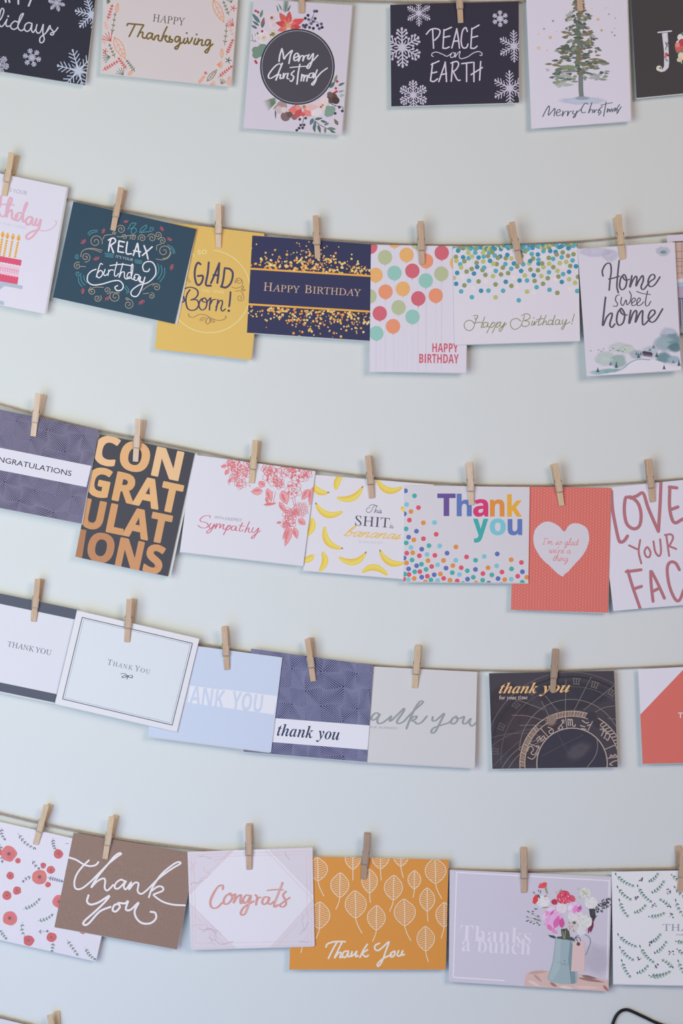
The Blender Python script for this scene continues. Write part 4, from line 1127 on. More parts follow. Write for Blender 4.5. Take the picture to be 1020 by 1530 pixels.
# lower arrangement
for i in range(7):
    c.leaf(330, 825 + i * 6, 212 + i * 6, 862 + i * 13, 9, (100, 122, 92), 1, P)
for x, y, r, q in ((372, 900, 46, (158, 136, 136)), (345, 930, 34, (190, 172, 172)), (405, 985, 42, (122, 100, 98)), (440, 970, 26, (104, 80, 78)), (390, 930, 26, (205, 190, 190)), (480, 990, 26, (132, 100, 98)), (800, 830, 46, (92, 74, 70)), (830, 850, 32, (76, 60, 58)), (780, 800, 24, (110, 90, 80))):
    c.D(x, y, r, q, 2, P)
for a in ((318, 930, 322, 1010, 12, (84, 80, 92)), (330, 890, 300, 930, 10, (130, 110, 100))):
    c.leaf(*a[:5], a[5], 2, P)
for a, q in (((545, 920, 425, 935, 80), (212, 116, 112)), ((540, 925, 480, 1005, 60), (186, 84, 84)), ((560, 925, 622, 985, 70), (214, 128, 122)), ((560, 915, 690, 905, 55), (222, 172, 170)), ((520, 930, 500, 890, 46), (218, 138, 134)), ((545, 950, 560, 990, 40), (196, 92, 92))):
    c.leaf(*a, q, 5, P)
for x, y, r, q in ((670, 940, 46, (212, 204, 204)), (725, 900, 42, (208, 196, 192)), (690, 880, 30, (216, 190, 188)), (640, 950, 30, (216, 206, 206)), (735, 850, 34, (214, 196, 196))):
    c.D(x, y, r, q, 3, P)
for x, y, r, q in ((705, 905, 10, (160, 95, 80)), (720, 890, 8, (150, 100, 80)), (562, 905, 16, (180, 130, 70))):
    c.D(x, y, r, q, 7, P)
for x, y, r in ((778, 945, 42), (760, 965, 26), (800, 925, 28), (765, 915, 22)):
    c.D(x, y, r, (126, 150, 136), 4, P)
for a in ((655, 1020, 648, 1118, 26, tl_), (640, 1000, 612, 1060, 34, tl_), (680, 1055, 700, 1130, 26, dg), (700, 1020, 760, 1040, 22, dg), (650, 1010, 720, 1000, 24, dg), (730, 1058, 775, 1042, 22, lg), (760, 1085, 835, 1095, 26, lg), (740, 1080, 740, 1132, 20, lg), (780, 1105, 830, 1125, 20, dg), (640, 1060, 655, 1120, 24, dg),
          (775, 745, 825, 690, 34, dg), (820, 700, 840, 630, 26, (130, 130, 110)), (850, 725, 908, 700, 22, (84, 108, 104)), (850, 780, 905, 765, 18, (140, 150, 140)), (860, 815, 905, 800, 26, (158, 170, 165)), (850, 1060, 815, 1005, 30, (122, 104, 84))):
    c.leaf(*a[:5], a[5], 4, P)
c.S("650,1020 700,1060 800,1110|560,1000 545,1060|770,870 830,895 885,905 888,940|830,900 800,880", 5, (90, 86, 86), 3, P)
for x, y in ((525, 1010), (575, 1000), (533, 1060), (562, 1058), (550, 1082), (500, 1102), (860, 908), (885, 940), (825, 960), (520, 1085)):
    c.D(x, y, 12, (70, 64, 80), 4, P)
c.D(505, 566, 316, (58, 60, 70), 8, 'badge_print', n=64, ry=322)
c.D(505, 566, 306, (76, 72, 80), 9, 'badge_print', n=64, ry=312)
c.arc(505, 566, 300, 0, 360, 4, (170, 166, 176), 10, 'badge_print', n=60, ry=306)
wt = (212, 206, 216)
c.S("350,520 356,470 374,412|374,412 384,450 392,500 412,470 462,425 446,470 434,536|478,492 512,472 506,450 484,462 474,495 486,515 510,500|520,468 514,522 530,482 550,470 556,485 550,518 566,478 590,468|604,462 592,490 606,500 640,452 628,520 604,575 586,574 600,545 640,510 678,468", 12, wt, 11, cal=.35)
c.S("372,556 352,540 312,565 268,622 260,655 284,662 335,630|378,535 348,610 322,682 340,640 362,632 358,665 378,660|388,622 384,665 398,632 412,622|426,622 418,662 436,668|478,600 452,628 474,650 458,688 442,682|526,545 512,620 502,712|442,572 520,564 600,560|544,630 536,684|540,660 554,636 564,642 557,684|560,664 577,640 590,642 584,686|642,618 610,625 604,655 630,652 644,618 642,660|672,592 656,640 664,672 640,718 626,712 645,690 700,620 758,576", 12, wt, 11, cal=.35)
c.build()

c = Card('dark navy peace on earth card with six white snowflakes', (575, 0, 4.857),
         [(582.8, 7.2), (774.7, 2), (774.9, 153.4), (584.3, 159)], 1, (50, 48, 62), W1, group=GR1, tilt=-1, open_px=(.5, 1.2))
w = (205, 196, 210)
c.S("300,248 330,215 370,208 398,222 390,260 360,292|345,212 352,350|428,215 420,350|428,222 482,198|422,272 470,262|420,350 445,350 466,340|520,212 505,270 485,348|520,208 532,280 540,350|496,300 534,296|597,228 585,200 562,225 552,300 565,345 590,345 602,320|630,205 622,350|632,210 682,182|628,272 672,262|622,350 648,350 668,335", 10, w)
c.S("350,410 338,402 345,385 375,378 420,395 450,408 485,385 475,400 478,416 498,412 506,390 492,380|512,382 508,415 525,390 545,372 538,408 552,426 600,412 640,385 680,374 704,388 700,402 688,400", 6, w)
c.S("345,460 330,585|335,468 392,443|334,532 376,522|330,585 352,592 382,572|438,452 415,520 390,592|436,450 442,520 446,592|406,542 446,534|492,450 480,590|478,458 520,446 534,468 515,505 490,520|495,520 525,578 545,582|556,462 634,452|592,458 592,592|645,452 645,592|694,446 686,582|624,542 706,490", 10, w)
for x, y, r, st, ww in ((245, 95, 88, 0, 6), (125, 345, 135, 2, 9), (205, 690, 100, 2, 7), (835, 135, 60, 1, 8), (935, 335, 108, 0, 7), (905, 640, 120, 0, 7)):
    c.snow(x, y, r, ww, (190, 184, 200), st, .5)
c.build()

c = Card('white portrait card with a watercolour fir tree over handwritten merry christmas', (780, 0, 4.25),
         [(785.5, -8), (936, -15), (942.4, 180.7), (793.6, 192.5)], 1, (203, 196, 208), W1R, group=GR1, tilt=-1.5, open_px=(1.4, 1.2))
rr = random.Random(5)
P = 'watercolour_print'
c.S([(372, 440), (371, 520), (372, 570), (376, 618)], 30, (112, 118, 118), 1, P, cap=False)
c.wash(380, 640, 165, (184, 190, 206), ry=28, lay=1, a=.95)
c.wash(380, 622, 55, (150, 158, 172), ry=14, lay=2, a=.9)
env = [(0, 18), (60, 55), (120, 80), (160, 62), (200, 92), (240, 122), (270, 100), (310, 150), (340, 120), (380, 165), (405, 190), (440, 175), (460, 195), (500, 165), (550, 90)]


def halfw(y):
    for (a, u), (b, v) in zip(env, env[1:]):
        if a <= y <= b:
            return u + (v - u) * (y - a) / (b - a)
    return 30


cols = [(104, 114, 102), (132, 140, 126), (82, 90, 80), (116, 108, 84), (158, 162, 156), (92, 104, 100), (126, 118, 92)]
for i in range(360):
    y = rr.uniform(-10, 520) if i % 3 else rr.uniform(200, 500)
    h = halfw(max(0, y))
    g = rr.choice((-1, 1))
    u = rr.uniform(0, 1) ** .8
    xm = 355 + g * h * u
    if (int(y / 38) % 2) and u > .75 and rr.random() < .7:
        continue
    ln = rr.uniform(16, 44) * (1 if y < 350 else 1.3)
    dy = (10 if y < 330 else 2) * rr.uniform(-.3, 1.2)
    q = rr.choice(cols if u > .5 else cols[:4] + cols[5:6])
    if y > 470:
        q = rr.choice((cols[1], cols[4], cols[5], (150, 156, 148)))
    c.leaf(xm - g * ln * .5, y - dy * .5, xm + g * ln * .5, y + dy, rr.uniform(9, 22), q, 3 + i % 4, P)
for y in range(-6, 440, 11):
    x = 355 + rr.uniform(-14, 14)
    c.leaf(x - 16, y, x + rr.uniform(6, 26), y + rr.uniform(8, 30), rr.uniform(18, 30), rr.choice((cols[2], cols[0], cols[3], cols[5])), 7, P)
for x, y, r, ry, q in ((260, 530, 55, 24, cols[4]), (215, 515, 30, 22, cols[1]), (465, 488, 38, 16, cols[4]), (290, 440, 75, 26, (112, 124, 110)), (235, 448, 34, 18, (96, 110, 100)), (165, 447, 14, 9, (160, 162, 158)), (330, 215, 44, 22, (88, 98, 86)), (270, 308, 50, 18, (84, 90, 80)), (420, 210, 30, 16, (120, 110, 90)), (400, 300, 40, 16, (92, 96, 84)), (450, 385, 50, 16, (110, 108, 90))):
    for i in range(7):
        u, v = x + rr.uniform(-.7, .7) * r, y + rr.uniform(-.8, .8) * ry
        k = rr.uniform(.5, 1.1) * r
        c.leaf(u - k * .6, v, u + k * .6, v + rr.uniform(-6, 6), ry * rr.uniform(.5, .9), tuple(z + rr.randint(-8, 14) for z in q), 8 + i % 3, P)
t = (84, 94, 104)
c.S("130,740 150,700 168,672 172,690 165,732 188,708 207,688 202,736|215,720 240,708 234,694 216,712 222,735 246,728|258,705 254,738 266,714 280,706|290,704 286,737 298,712 314,706|324,704 320,722 338,722 347,703 336,740 322,746 346,716 372,694", 6, t, cal=.3)
c.S("416,662 400,655 376,690 380,716 402,712|442,652 420,718 434,696 446,700 445,716|456,696 456,716 466,700 478,697|486,695 482,716 490,716|508,674 490,696 500,712 484,732|532,648 516,738|498,668 540,658 572,652|542,690 538,714 552,692 556,711 568,690 572,711|592,685 579,696 586,706 594,688 597,706|617,664 602,690 611,706 598,722 628,678", 6, t, cal=.3)
for x, y, r in ((178, 238, 16), (103, 305, 17), (480, 123, 15)):
    q = (206, 158, 112) if y != 305 else (226, 178, 128)
    c.add([(x, y - r), (x + r * .25, y - r * .25), (x, y + r * .4), (x - r * .25, y - r * .25)], q, 2, 'star_print')
    for i in range(5):
        a = -math.pi / 2 + i * 1.2566
        c.add([(x + r * math.cos(a), y + r * math.sin(a)), (x + r * .35 * math.cos(a + .8), y + r * .35 * math.sin(a + .8)), (x, y), (x + r * .35 * math.cos(a - .8), y + r * .35 * math.sin(a - .8))], q, 2, 'star_print')
for x, y, r in ((195, 133, 7), (138, 183, 6), (503, 193, 8), (550, 90, 6), (590, 115, 4), (585, 180, 5), (570, 205, 6), (587, 225, 6), (530, 50, 4), (442, 55, 4), (217, 200, 4), (157, 320, 5), (105, 215, 4)):
    c.D(x, y, r, rr.choice(((140, 132, 140), (176, 150, 128), (206, 170, 130))), 2, 'star_print', n=8)
c.build()

c = Card('black card at the right edge with a floral letter J', (780, 0, 4.25),
         [(942, -6), (1128, -18), (1137, 128), (950.6, 146.4)], 0, (62, 59, 61), W1R, group=GR1, tilt=-1, open_px=(-.6, 1.6))
w = (198, 194, 204)
c.PG("886,212 922,206 928,300 932,400 928,430 905,452 880,458 862,448 890,440 900,420 900,330", w, 2, 'lettering', smooth=False)
c.S("862,206 946,197", 9, w, 2)
c.D(868, 434, 18, (204, 200, 190), 3, 'lettering')
c.S("905,215 902,330", 5, (226, 222, 230), 3)
for x, y, r, q in ((915, 345, 11, (190, 80, 90)), (908, 362, 9, (200, 110, 110)), (925, 352, 7, (120, 50, 60)), (875, 432, 7, (130, 110, 70))):
    c.D(x, y, r, q, 4, 'floral_print')
for a in ((925, 300, 905, 262, 10, (88, 104, 108)), (908, 320, 918, 285, 8, (120, 130, 130)), (925, 390, 905, 372, 8, (70, 100, 90)), (915, 300, 930, 250, 7, (110, 116, 126))):
    c.leaf(*a[:5], a[5], 4, 'floral_print')
for x, y, r, q in ((1008, 238, 24, (210, 205, 205)), (1000, 300, 32, (196, 92, 92)), (1015, 270, 24, (176, 66, 74)), (985, 285, 16, (214, 130, 124)), (1012, 355, 24, (210, 200, 170)), (1018, 320, 16, (150, 110, 90)), (995, 380, 14, (200, 190, 170)), (1020, 215, 12, (90, 120, 100))):
    c.D(x, y, r, q, 3, 'floral_print')
for i in range(5):
    c.leaf(1010, 360, 1000 - i * 5 + 12, 410 - i * 7, 6, (196, 186, 160), 4, 'floral_print')
for i in range(12):
    a = i * .52 + .3
    x, y = 1060 + 68 * math.cos(a), 300 + 92 * math.sin(a)
    c.D(x, y, 20, R.choice(((196, 92, 92), (210, 200, 190), (96, 120, 104))), 2, 'floral_print')
c.build()

# ---- row 2
c = Card('white birthday card at the left edge with a pink layer cake and orange candles', (0, 220, 5.883),
         [(-42, 250.4), (100.3, 279.8), (67.1, 469), (-75, 441.5)], 2, (209, 207, 219), W2L, group=GR2, tilt=-1.5, open_px=(2, 1))
c.T("S YOUR", 'R', (82, 392), (236, 420), 34, (168, 166, 178), 2)
pk = (208, 166, 182)
c.S("-30,560 0,520 14,430|0,430 -8,560 20,612 55,580|-20,505 60,502 124,508", 14, pk, cal=.2)
c.S("60,610 72,540 102,470 100,448 84,450 62,520 50,612 72,570 100,552 106,580 104,620 130,636 155,600|200,590 170,575 138,600 140,640 165,640 195,600 236,500 232,490 212,540 200,620 205,655 228,640|285,620 255,612 228,645 238,680 262,672 288,622 280,668 300,684 318,650|322,630 308,672 325,688 345,668 358,632 346,700 300,770 255,806 232,798 236,772 280,742 330,728", 20, pk, cal=.2)
c.S("330,728 400,735 460,712 494,672 494,652 482,648", 7, pk)
c.T("'S THE CAKE!", 'R', (-20, 672), (232, 720), 20, (190, 190, 206))
og = (228, 168, 84)
for a, b, e, d in ((18, 800, -6, 955), (60, 812, 32, 962), (108, 820, 82, 966), (158, 830, 130, 972)):
    c.S([(a, b), (e, d)], 19, (228, 190, 120), 2, 'candle_print/%d' % a, straight=True, cap=False)
    for i in range(7):
        f = (i + .5) / 7
        x, y = a + (e - a) * f, b + (d - b) * f
        c.S([(x - 8, y + 7), (x + 10, y - 5)], 8, (214, 140, 66), 3, 'candle_print/%d' % a, straight=True, cap=False)
    c.leaf(a + 3, b - 3, a + 8, b - 65, 34, og, 2, 'candle_print/%d' % a)
    c.leaf(a + 3, b - 8, a + 6, b - 35, 14, (214, 145, 70), 3, 'candle_print/%d' % a)
rd = (205, 82, 112)
P = 'cake_print'
c.PG("-60,945 190,992 184,1034 -60,990", rd, 3, P, smooth=False)
for i in range(8):
    c.D(172 - i * 24, 1028 - i * 4.6, 14, rd, 4, P)
c.PG("-60,985 178,1028 156,1160 -60,1115", (222, 186, 202), 2, P, smooth=False)
c.PG("-60,1040 168,1082 164,1112 -60,1072", (214, 152, 176), 3, P, smooth=False)
for i in range(10):
    c.D(166 - i * 17, 1048 - i * 3.4, 7, (226, 214, 226), 5, P, n=8)
    c.leaf(158 - i * 20, 1088 - i * 4, 154 - i * 20, 1112 - i * 4, 9, (226, 210, 222), 5, P)
c.PG("-60,1112 160,1152 153,1206 -60,1168", rd, 3, P, smooth=False)
for i in range(8):
    c.D(150 - i * 24, 1150 - i * 4.6, 12, rd, 4, P)
gy = (166, 178, 194)
c.PG("-80,1165 200,1218 194,1248 -80,1196", gy, 4, P, smooth=False)
c.PG("-80,1196 40,1218 0,1250 -20,1340 36,1358 32,1388 -80,1366", gy, 4, P, smooth=False)
c.build()

c = Card('dark teal card with curly white relax and birthday lettering', (75, 270, 4.533),
         [(109.6, 300.9), (293.4, 342.4), (260.7, 484), (79, 444.3)], 3, (46, 70, 86), W2L, group=GR2, tilt=-1, open_px=(4.2, .6), gap=1.6)
w = (214, 214, 224)
c.S("412,390 402,430 395,476|394,402 428,388 442,412 402,442|412,442 428,486|466,408 458,480|466,408 502,416|463,440 492,447|458,480 496,486|522,415 515,490 550,495|590,425 575,470 562,506|592,425 598,470 604,514|565,474 612,482|635,440 650,480 662,530|690,448 660,475 624,506", 10, w)
c.T("IT'S YOUR", 'R', (443, 520), (560, 545), 17, (176, 186, 198))
tq, tn, rs = (74, 140, 152), (158, 148, 130), (160, 84, 98)
c.S("370,490 430,498|372,501 428,509|374,512 426,519|574,535 620,543|572,545 622,553|576,555 616,561", 5, tq, 2, 'flourish_print')
c.S("310,600 280,612 255,640 254,682 290,706 350,700 420,680 468,678 494,708 484,738 452,744 438,722 456,710", 8, w)
c.S("354,566 340,562 326,600 312,652|314,640 328,658 350,642 354,618 338,608 320,626|372,600 362,632 372,643 386,632|397,604 391,642|394,620 410,604 428,606|452,552 434,632 446,646 464,628|405,575 480,566 555,577|492,560 466,656 482,622 502,620 502,652 518,666 536,650|552,622 528,625 520,655 542,660 556,622 560,570 550,575 548,650 560,668 575,655|602,640 577,635 566,665 586,675 604,645 600,678 618,682", 7, w)
c.S("612,652 608,685 630,685 642,650 622,720 592,778 560,782 546,762 560,735 605,705 660,690 708,645 714,592 690,552 650,550 627,575 634,610 662,614 672,598", 8, w)
for x, y, r, tn_, a, d in ((478, 330, 32, 1.6, 200, 1), (308, 412, 46, 1.6, 20, -1), (502, 382, 20, 1.3, 180, 1), (562, 385, 22, 1.5, 150, 1), (622, 390, 28, 1.6, 160, 1), (688, 388, 30, 1.5, 200, 1), (730, 368, 26, 1.5, 100, -1), (758, 408, 26, 1.5, 200, 1), (770, 478, 50, 1.6, 100, -1), (240, 518, 34, 1.6, 100, -1), (185, 577, 27, 1.5, -60, -1), (432, 352, 14, 1.3, 0, 1),
                          (285, 748, 27, 1.5, 250, -1), (320, 795, 27, 1.5, -40, 1), (385, 742, 24, 1.5, 90, -1), (440, 785, 40, 1.6, 240, -1), (530, 838, 36, 1.6, -100, 1), (720, 722, 28, 1.5, 200, 1), (685, 780, 22, 1.4, -90, 1), (520, 797, 13, 1, 0, 1)):
    c.spiral(x, y, r, tn, 4.5, tn_, a, d)
c.S("344,485 300,468 250,462 215,480 206,515|352,472 290,458 240,462|358,395 372,370 420,365|452,378 480,380 540,370 580,372|720,470 722,440 750,430|716,530 760,536 800,520 820,485|625,742 660,715 700,695|630,765 668,762|260,745 300,722 360,722|205,580 240,582|415,755 470,760", 4.5, tn, 1, 'flourish_print')
for x, y, r, a, d in ((183, 518, 17, -60, -1), (188, 628, 20, 0, 1)):
    c.spiral(x, y, r, tq, 5, 1.2, a, d)
c.S("525,330 548,292 582,288 560,315 548,345 560,360 582,345 575,320 540,325|605,350 618,322 650,300 650,318 622,345 606,352 640,348 688,340 698,322 680,318 676,334|255,360 275,340 320,335|262,370 286,352 318,346|795,435 830,455 845,490|800,450 826,468 834,496|728,562 736,605 712,652|750,572 756,620 730,668|774,590 772,640 742,686|190,655 195,690 215,716|206,645 214,685 236,708|226,640 232,672 250,692|500,722 518,742 520,765|512,712 530,735 530,758", 5, tq, 1, 'flourish_print')
for x, y, r, a, n in ((235, 425, 24, 230, 3), (372, 345, 20, 200, 3), (515, 288, 18, 260, 3), (745, 332, 20, 330, 3), (802, 408, 20, 300, 3), (318, 542, 24, 250, 3), (235, 750, 22, 190, 3), (380, 785, 22, 60, 3), (610, 808, 26, 60, 3), (808, 580, 24, 20, 3)):
    c.petals(x, y, r, a, rs, n)
c.build()

c = Card('mustard yellow portrait card saying glad you were born in purple lettering', (225, 300, 6.244),
         [(250.5, 332), (394.5, 349), (375.5, 537.8), (231, 521.5)], 1, (218, 182, 102), W2, group=GR2, tilt=-1.5, open_px=(.6, 1))
lt = (238, 212, 150)
c.arc(545, 845, 386, -84, 240, 8, lt, 1, 'frame_print', n=90)
c.T('SO', 'D', (438, 502), (524, 496), 40, lt)
c.S("390,488 405,520", 8, lt)
pu = (76, 68, 98)
c.S("465,592 440,578 418,620 410,690 424,765 450,786 478,755 486,702 440,702|542,575 532,680 515,782 562,792|640,582 605,670 562,768|640,582 632,680 622,766|585,692 634,696|688,645 678,730 662,800|690,628 740,638 766,680 750,760 705,808 655,800", 19, pu, sub=6)
c.T('YOU', 'D', (470, 852), (550, 858), 30, (234, 204, 136))
c.T('WERE', 'D', (580, 860), (684, 868), 30, (234, 204, 136))
c.S("290,948 312,935 308,895|320,818 370,806 425,825 442,865 420,905 375,925|375,925 430,925 448,968 425,1010 380,1022 342,1000 328,930 340,870 366,830", 14, pu, cal=.3)
c.S("500,905 465,925 450,980 475,1018 512,1000 525,940 500,905 480,935 520,945 560,905 552,960 548,1018|552,970 580,925 612,920|628,925 618,980 608,1025|610,990 640,938 664,930 668,960 656,1005 670,1030 696,1010", 13, pu, cal=.35)
c.S("745,852 740,920 732,985", 17, pu)
c.D(728, 1026, 12, pu, 2, 'lettering')
br = (140, 108, 88)
c.S("352,1055 362,1080 400,1086 450,1062 500,1062 548,1088 556,1125 530,1150 514,1125 540,1090 600,1110 660,1115 702,1092 696,1074", 7, br, 2, 'flourish_print', cal=.4)
c.leaf(510, 1090, 455, 1115, 34, br, 1, 'flourish_print', outline=3)
c.leaf(550, 1100, 600, 1135, 34, br, 1, 'flourish_print', outline=3)
c.spiral(822, 752, 36, br, 5, 1.5, 150, 1, tail="755,805 800,816 850,795 858,760 840,730 810,722")
c.spiral(835, 905, 38, br, 5, 1.5, -60, 1, tail="790,848 830,838 866,870")
c.leaf(845, 830, 870, 795, 16, br, 1, 'flourish_print', outline=3)
c.leaf(850, 838, 886, 830, 16, br, 1, 'flourish_print', outline=3)
c.S("340,718 375,756|336,736 366,768", 4, br, 2, 'flourish_print')
c.build()

c = Card('navy happy birthday card with bands of gold confetti', (365, 310, 5.231),
         [(376.9, 352), (562, 365.5), (556, 509.5), (368.8, 497)], 2, (54, 56, 88), W2, group=GR2, tilt=-1, open_px=(.4, 1))
gd = (228, 168, 80)
c.S("48,478 1010,537", 15, gd, 2, 'band_print', straight=True, cap=False)
c.S("30,756 1000,815", 15, gd, 2, 'band_print', straight=True, cap=False)
rr = random.Random(3)
gc = [(232, 178, 88), (236, 194, 120), (220, 140, 84), (226, 160, 70), (238, 206, 150)]
for i in range(560):
    up = i % 2
    x = rr.gauss(560, 230) if i % 3 else rr.uniform(20, 1000)
    d = abs(rr.gauss(0, .42))
    mxd = 215 if 300 < x < 800 else 120 + 70 * rr.random()
    if d > 1.1:
        continue
    y = (478 + (x - 48) * .0613 - 6 - d * mxd) if up else (762 + (x - 30) * .0608 + 8 + d * mxd)
    r = rr.uniform(3.5, 11) * (1 if d > .25 else 1.1)
    c.D(x, y, r, gc[int(rr.random() * 5)], 1 + i % 3, 'confetti_print', n=8)
c.T('HAPPY', 'I', (148, 650), (430, 668), 54, (196, 166, 146), caps=1.2)
c.T('BIRTHDAY', 'I', (470, 668), (908, 694), 54, (196, 166, 146), caps=1.15)
c.build()

c = Card('white portrait card with rows of pastel balloons and coral happy birthday', (545, 320, 6.244),
         [(554, 365.6), (698.5, 368), (696.3, 557), (551.7, 555.4)], 3, (215, 210, 222), W2, group=GR2, tilt=-1.5, open_px=(.5, 1.2))
bc = dict(r=(206, 104, 118), t=(146, 194, 184), g=(180, 188, 150), o=(234, 174, 112), c=(230, 148, 114))
for x, y, k in ((50, 303, 'r'), (187, 403, 'g'), (275, 247, 'o'), (388, 380, 'o'), (490, 262, 'g'), (570, 437, 'c'), (716, 360, 'r'), (100, 568, 'o'), (275, 549, 't'), (442, 529, 'r'), (567, 620, 't'), (712, 556, 'g'), (42, 766, 'g'), (192, 724, 'c'), (354, 697, 'o'), (497, 787, 'r'), (660, 760, 'c'), (138, 926, 'r'), (313, 871, 'g'), (443, 958, 't'), (262, 1046, 'c'), (106, 1112, 't'), (858, 455, 'o')):
    c.S([(x, y + 64), (x + 1, 1560)], 2, (206, 200, 212), 1, 'balloon_print/%d_%d' % (x, y), straight=True, cap=False)
    c.D(x, y, 67, bc[k], 2, 'balloon_print/%d_%d' % (x, y), n=28, ry=69)
    c.add([(x, y + 66), (x + 8, y + 78), (x - 8, y + 78)], bc[k], 2, 'balloon_print/%d_%d' % (x, y))
q = (206, 92, 112)
c.T('HAPPY', 'D', (628, 1286), (868, 1288), 79, q, 3)
c.T('BIRTHDAY', 'D', (506, 1388), (874, 1392), 82, q, 3)
c.build()

c = Card('white card with green and blue confetti dots and cursive happy birthday', (670, 325, 5.1),
         [(675.9, 368.5), (863.1, 363.2), (866.2, 509.3), (678.8, 515.2)], 4, (212, 206, 216), W2R, group=GR2, tilt=-1.5, open_px=(.4, .8))
dc = dict(t=(88, 166, 180), b=(60, 138, 168), g=(140, 148, 102), l=(178, 184, 116), p=(218, 211, 212))
dots = "55,300g 110,303b 152,310t 120,333g 58,330l 88,357t 95,380l 65,422b 137,412g 175,392g 193,427b 107,452p 40,460l 57,505b 120,517g 155,482t 187,540p 95,563t 228,487g 280,437g 283,485p 247,558b 303,557t 177,607t 357,608l 357,510g 338,447l 317,400p 359,407t 399,434g 415,558t 435,490b 453,424g 478,521g 540,480b 495,460p 522,530p 534,631t 552,407b 580,442l 597,480t 597,565l 648,440b 655,483g 647,573p 670,531t 706,446l 719,505g 755,462g 768,551t 764,417t 828,574g 829,406l 836,450g 812,473p 862,491b 872,431t 917,414b 918,471l 925,542p 963,497l 979,560t 985,452g 970,372b 926,369g 895,338l 944,327t 846,348l 797,378g 873,375p 765,352l 722,378l 680,402g 623,397g 685,352b 712,350g 614,350l 568,357t 522,374g 497,350b 477,390t 432,355t 413,382g 366,355g 340,352l 315,330b 263,335l 258,400g 270,382t 217,377b 213,345g 228,305b 160,360p 910,292g 861,303t 951,280g 815,262b 774,255b 823,282g 869,266g 912,235b 796,315t 763,308g 722,256t 680,282b 684,322t 643,313g 621,332b 633,278t 583,258g 555,293g 725,300p 610,300p 435,310g 392,297b 352,290t 375,308g 310,268t 333,265g 300,293g 267,298t 262,268l 203,268t 150,270l 177,297l 72,253b 92,230g 478,312l 447,285b 605,240t 640,212b 548,262b"
for tk in dots.split():
    x, y = tk[:-1].split(',')
    c.D(float(x), float(y), 18, dc[tk[-1]], 2, 'confetti_print', n=12)
rr = random.Random(8)
for i in range(85):
    x = 30 + i * 11.5
    c.D(x, 228 - x * .028 + rr.uniform(-14, 26) , 17, dc[rr.choice('tbggltb')], 1, 'confetti_print', n=12)
gq = (132, 140, 96)
c.S("190,800 165,783 132,792 118,820 130,850 160,862 188,842 205,790 222,752|190,750 215,745 222,758 205,775 200,765|275,757 258,805 248,838 262,836|188,806 225,800 262,800", 6, gq)
c.S("300,803 278,800 262,818 270,836 288,830 302,803 296,830 310,832|332,800 290,880|318,825 345,797 352,815 330,838 316,832|372,798 332,880|360,825 386,797 392,815 370,838 358,830|400,795 390,822 406,832 430,796 404,858 388,866 386,850 410,835 442,808", 6, gq)
c.S("550,790 520,770 485,778 470,808 482,842 512,852 545,830 565,790 578,748|555,748 590,733 618,745 616,768 590,782 575,786 608,792 612,815 590,830 565,828 556,815|640,788 630,818 642,820 656,790 652,820 668,795 684,788|706,745 682,815 694,818 706,805|672,778 722,770|742,745 712,820 728,795 744,790 742,815 758,812|795,785 772,782 758,800 765,818 782,812 796,785 812,742 790,812 802,815|846,782 824,780 812,800 818,816 836,808 848,782 842,812 856,812|872,778 864,805 878,812 900,775 874,845 862,852 862,838 890,815 924,796", 6, gq)
c.S("645,765|650,764", 6, gq)
c.S("958,735 942,792", 6, gq, straight=True)
c.D(938, 808, 5, gq, 2, 'lettering')
c.build()

c = Card('white portrait home sweet home card over a snowy watercolour valley', (855, 310, 5.885),
         [(862.6, 372), (1007.6, 361.8), (1017.5, 553), (876.2, 562.3)], 5, (208, 203, 215), W2R, group=GR2, tilt=-1.5, open_px=(.6, 1.2))
t = (84, 82, 92)
c.S("268,602 262,560 282,512 310,490 334,500 340,560 330,640 322,726|410,468 398,580 390,690 402,748|318,630 370,618 412,604", 14, t, cal=.25)
c.S("450,590 425,620 414,690 434,724 465,700 476,640 458,592 440,605 465,640 500,632|522,600 512,650 504,702 530,640 556,605 566,625 558,692 582,645 615,598 622,640 602,700 622,722 652,690 680,652 722,622 714,590 684,600 664,650 680,695 722,680 768,612", 14, t, cal=.35)
c.S("412,768 386,778 378,815 396,848 384,870 358,865|432,790 424,838 444,862 470,812 478,855 504,832 516,775 500,738|525,840 552,815 540,794 520,820 525,862 552,856 572,840 596,815 586,794 566,820 572,862 602,855 625,830|660,735 642,820 644,862 666,862 688,825|564,738 610,755 686,766", 9, t, cal=.3)
c.S("290,790 278,900 265,1040 300,965 338,928 348,950 328,1025 346,1055 372,1025|425,890 398,925 388,1000 410,1036 446,1010 458,940 430,888 418,905 440,938 482,946|512,905 502,965 498,1022 530,935 556,905 564,935 552,1012 588,935 616,908 614,975 620,1032 652,1010 684,972 724,930 714,902 684,915 666,970 690,1008 732,990 792,892", 15, t, cal=.35)
for a in ((795, 385, 70, 48, (186, 192, 202)), (800, 392, 34, 18, (110, 150, 154)), (330, 420, 80, 60, (198, 194, 212)), (200, 390, 160, 50, (202, 198, 216)),
          (420, 1230, 110, 50, (196, 206, 206)), (290, 1330, 110, 70, (190, 204, 200)), (400, 1350, 90, 70, (158, 182, 178)), (480, 1250, 80, 45, (200, 208, 200)), (560, 1290, 70, 46, (172, 186, 196)), (680, 1270, 80, 60, (188, 198, 208)),
          (840, 1110, 80, 60, (186, 192, 208)), (820, 1190, 120, 80, (156, 178, 188)), (890, 1170, 80, 80, (120, 150, 160)), (900, 1230, 70, 50, (96, 132, 142)), (800, 1320, 80, 60, (110, 148, 158)), (880, 1340, 70, 40, (160, 182, 196)), (350, 1440, 140, 26, (140, 176, 178)), (240, 1450, 90, 26, (160, 190, 196))):
    c.wash(a[0], a[1], a[2], a[4], ry=a[3], lay=1 + int(a[0]) % 5, a=.9)
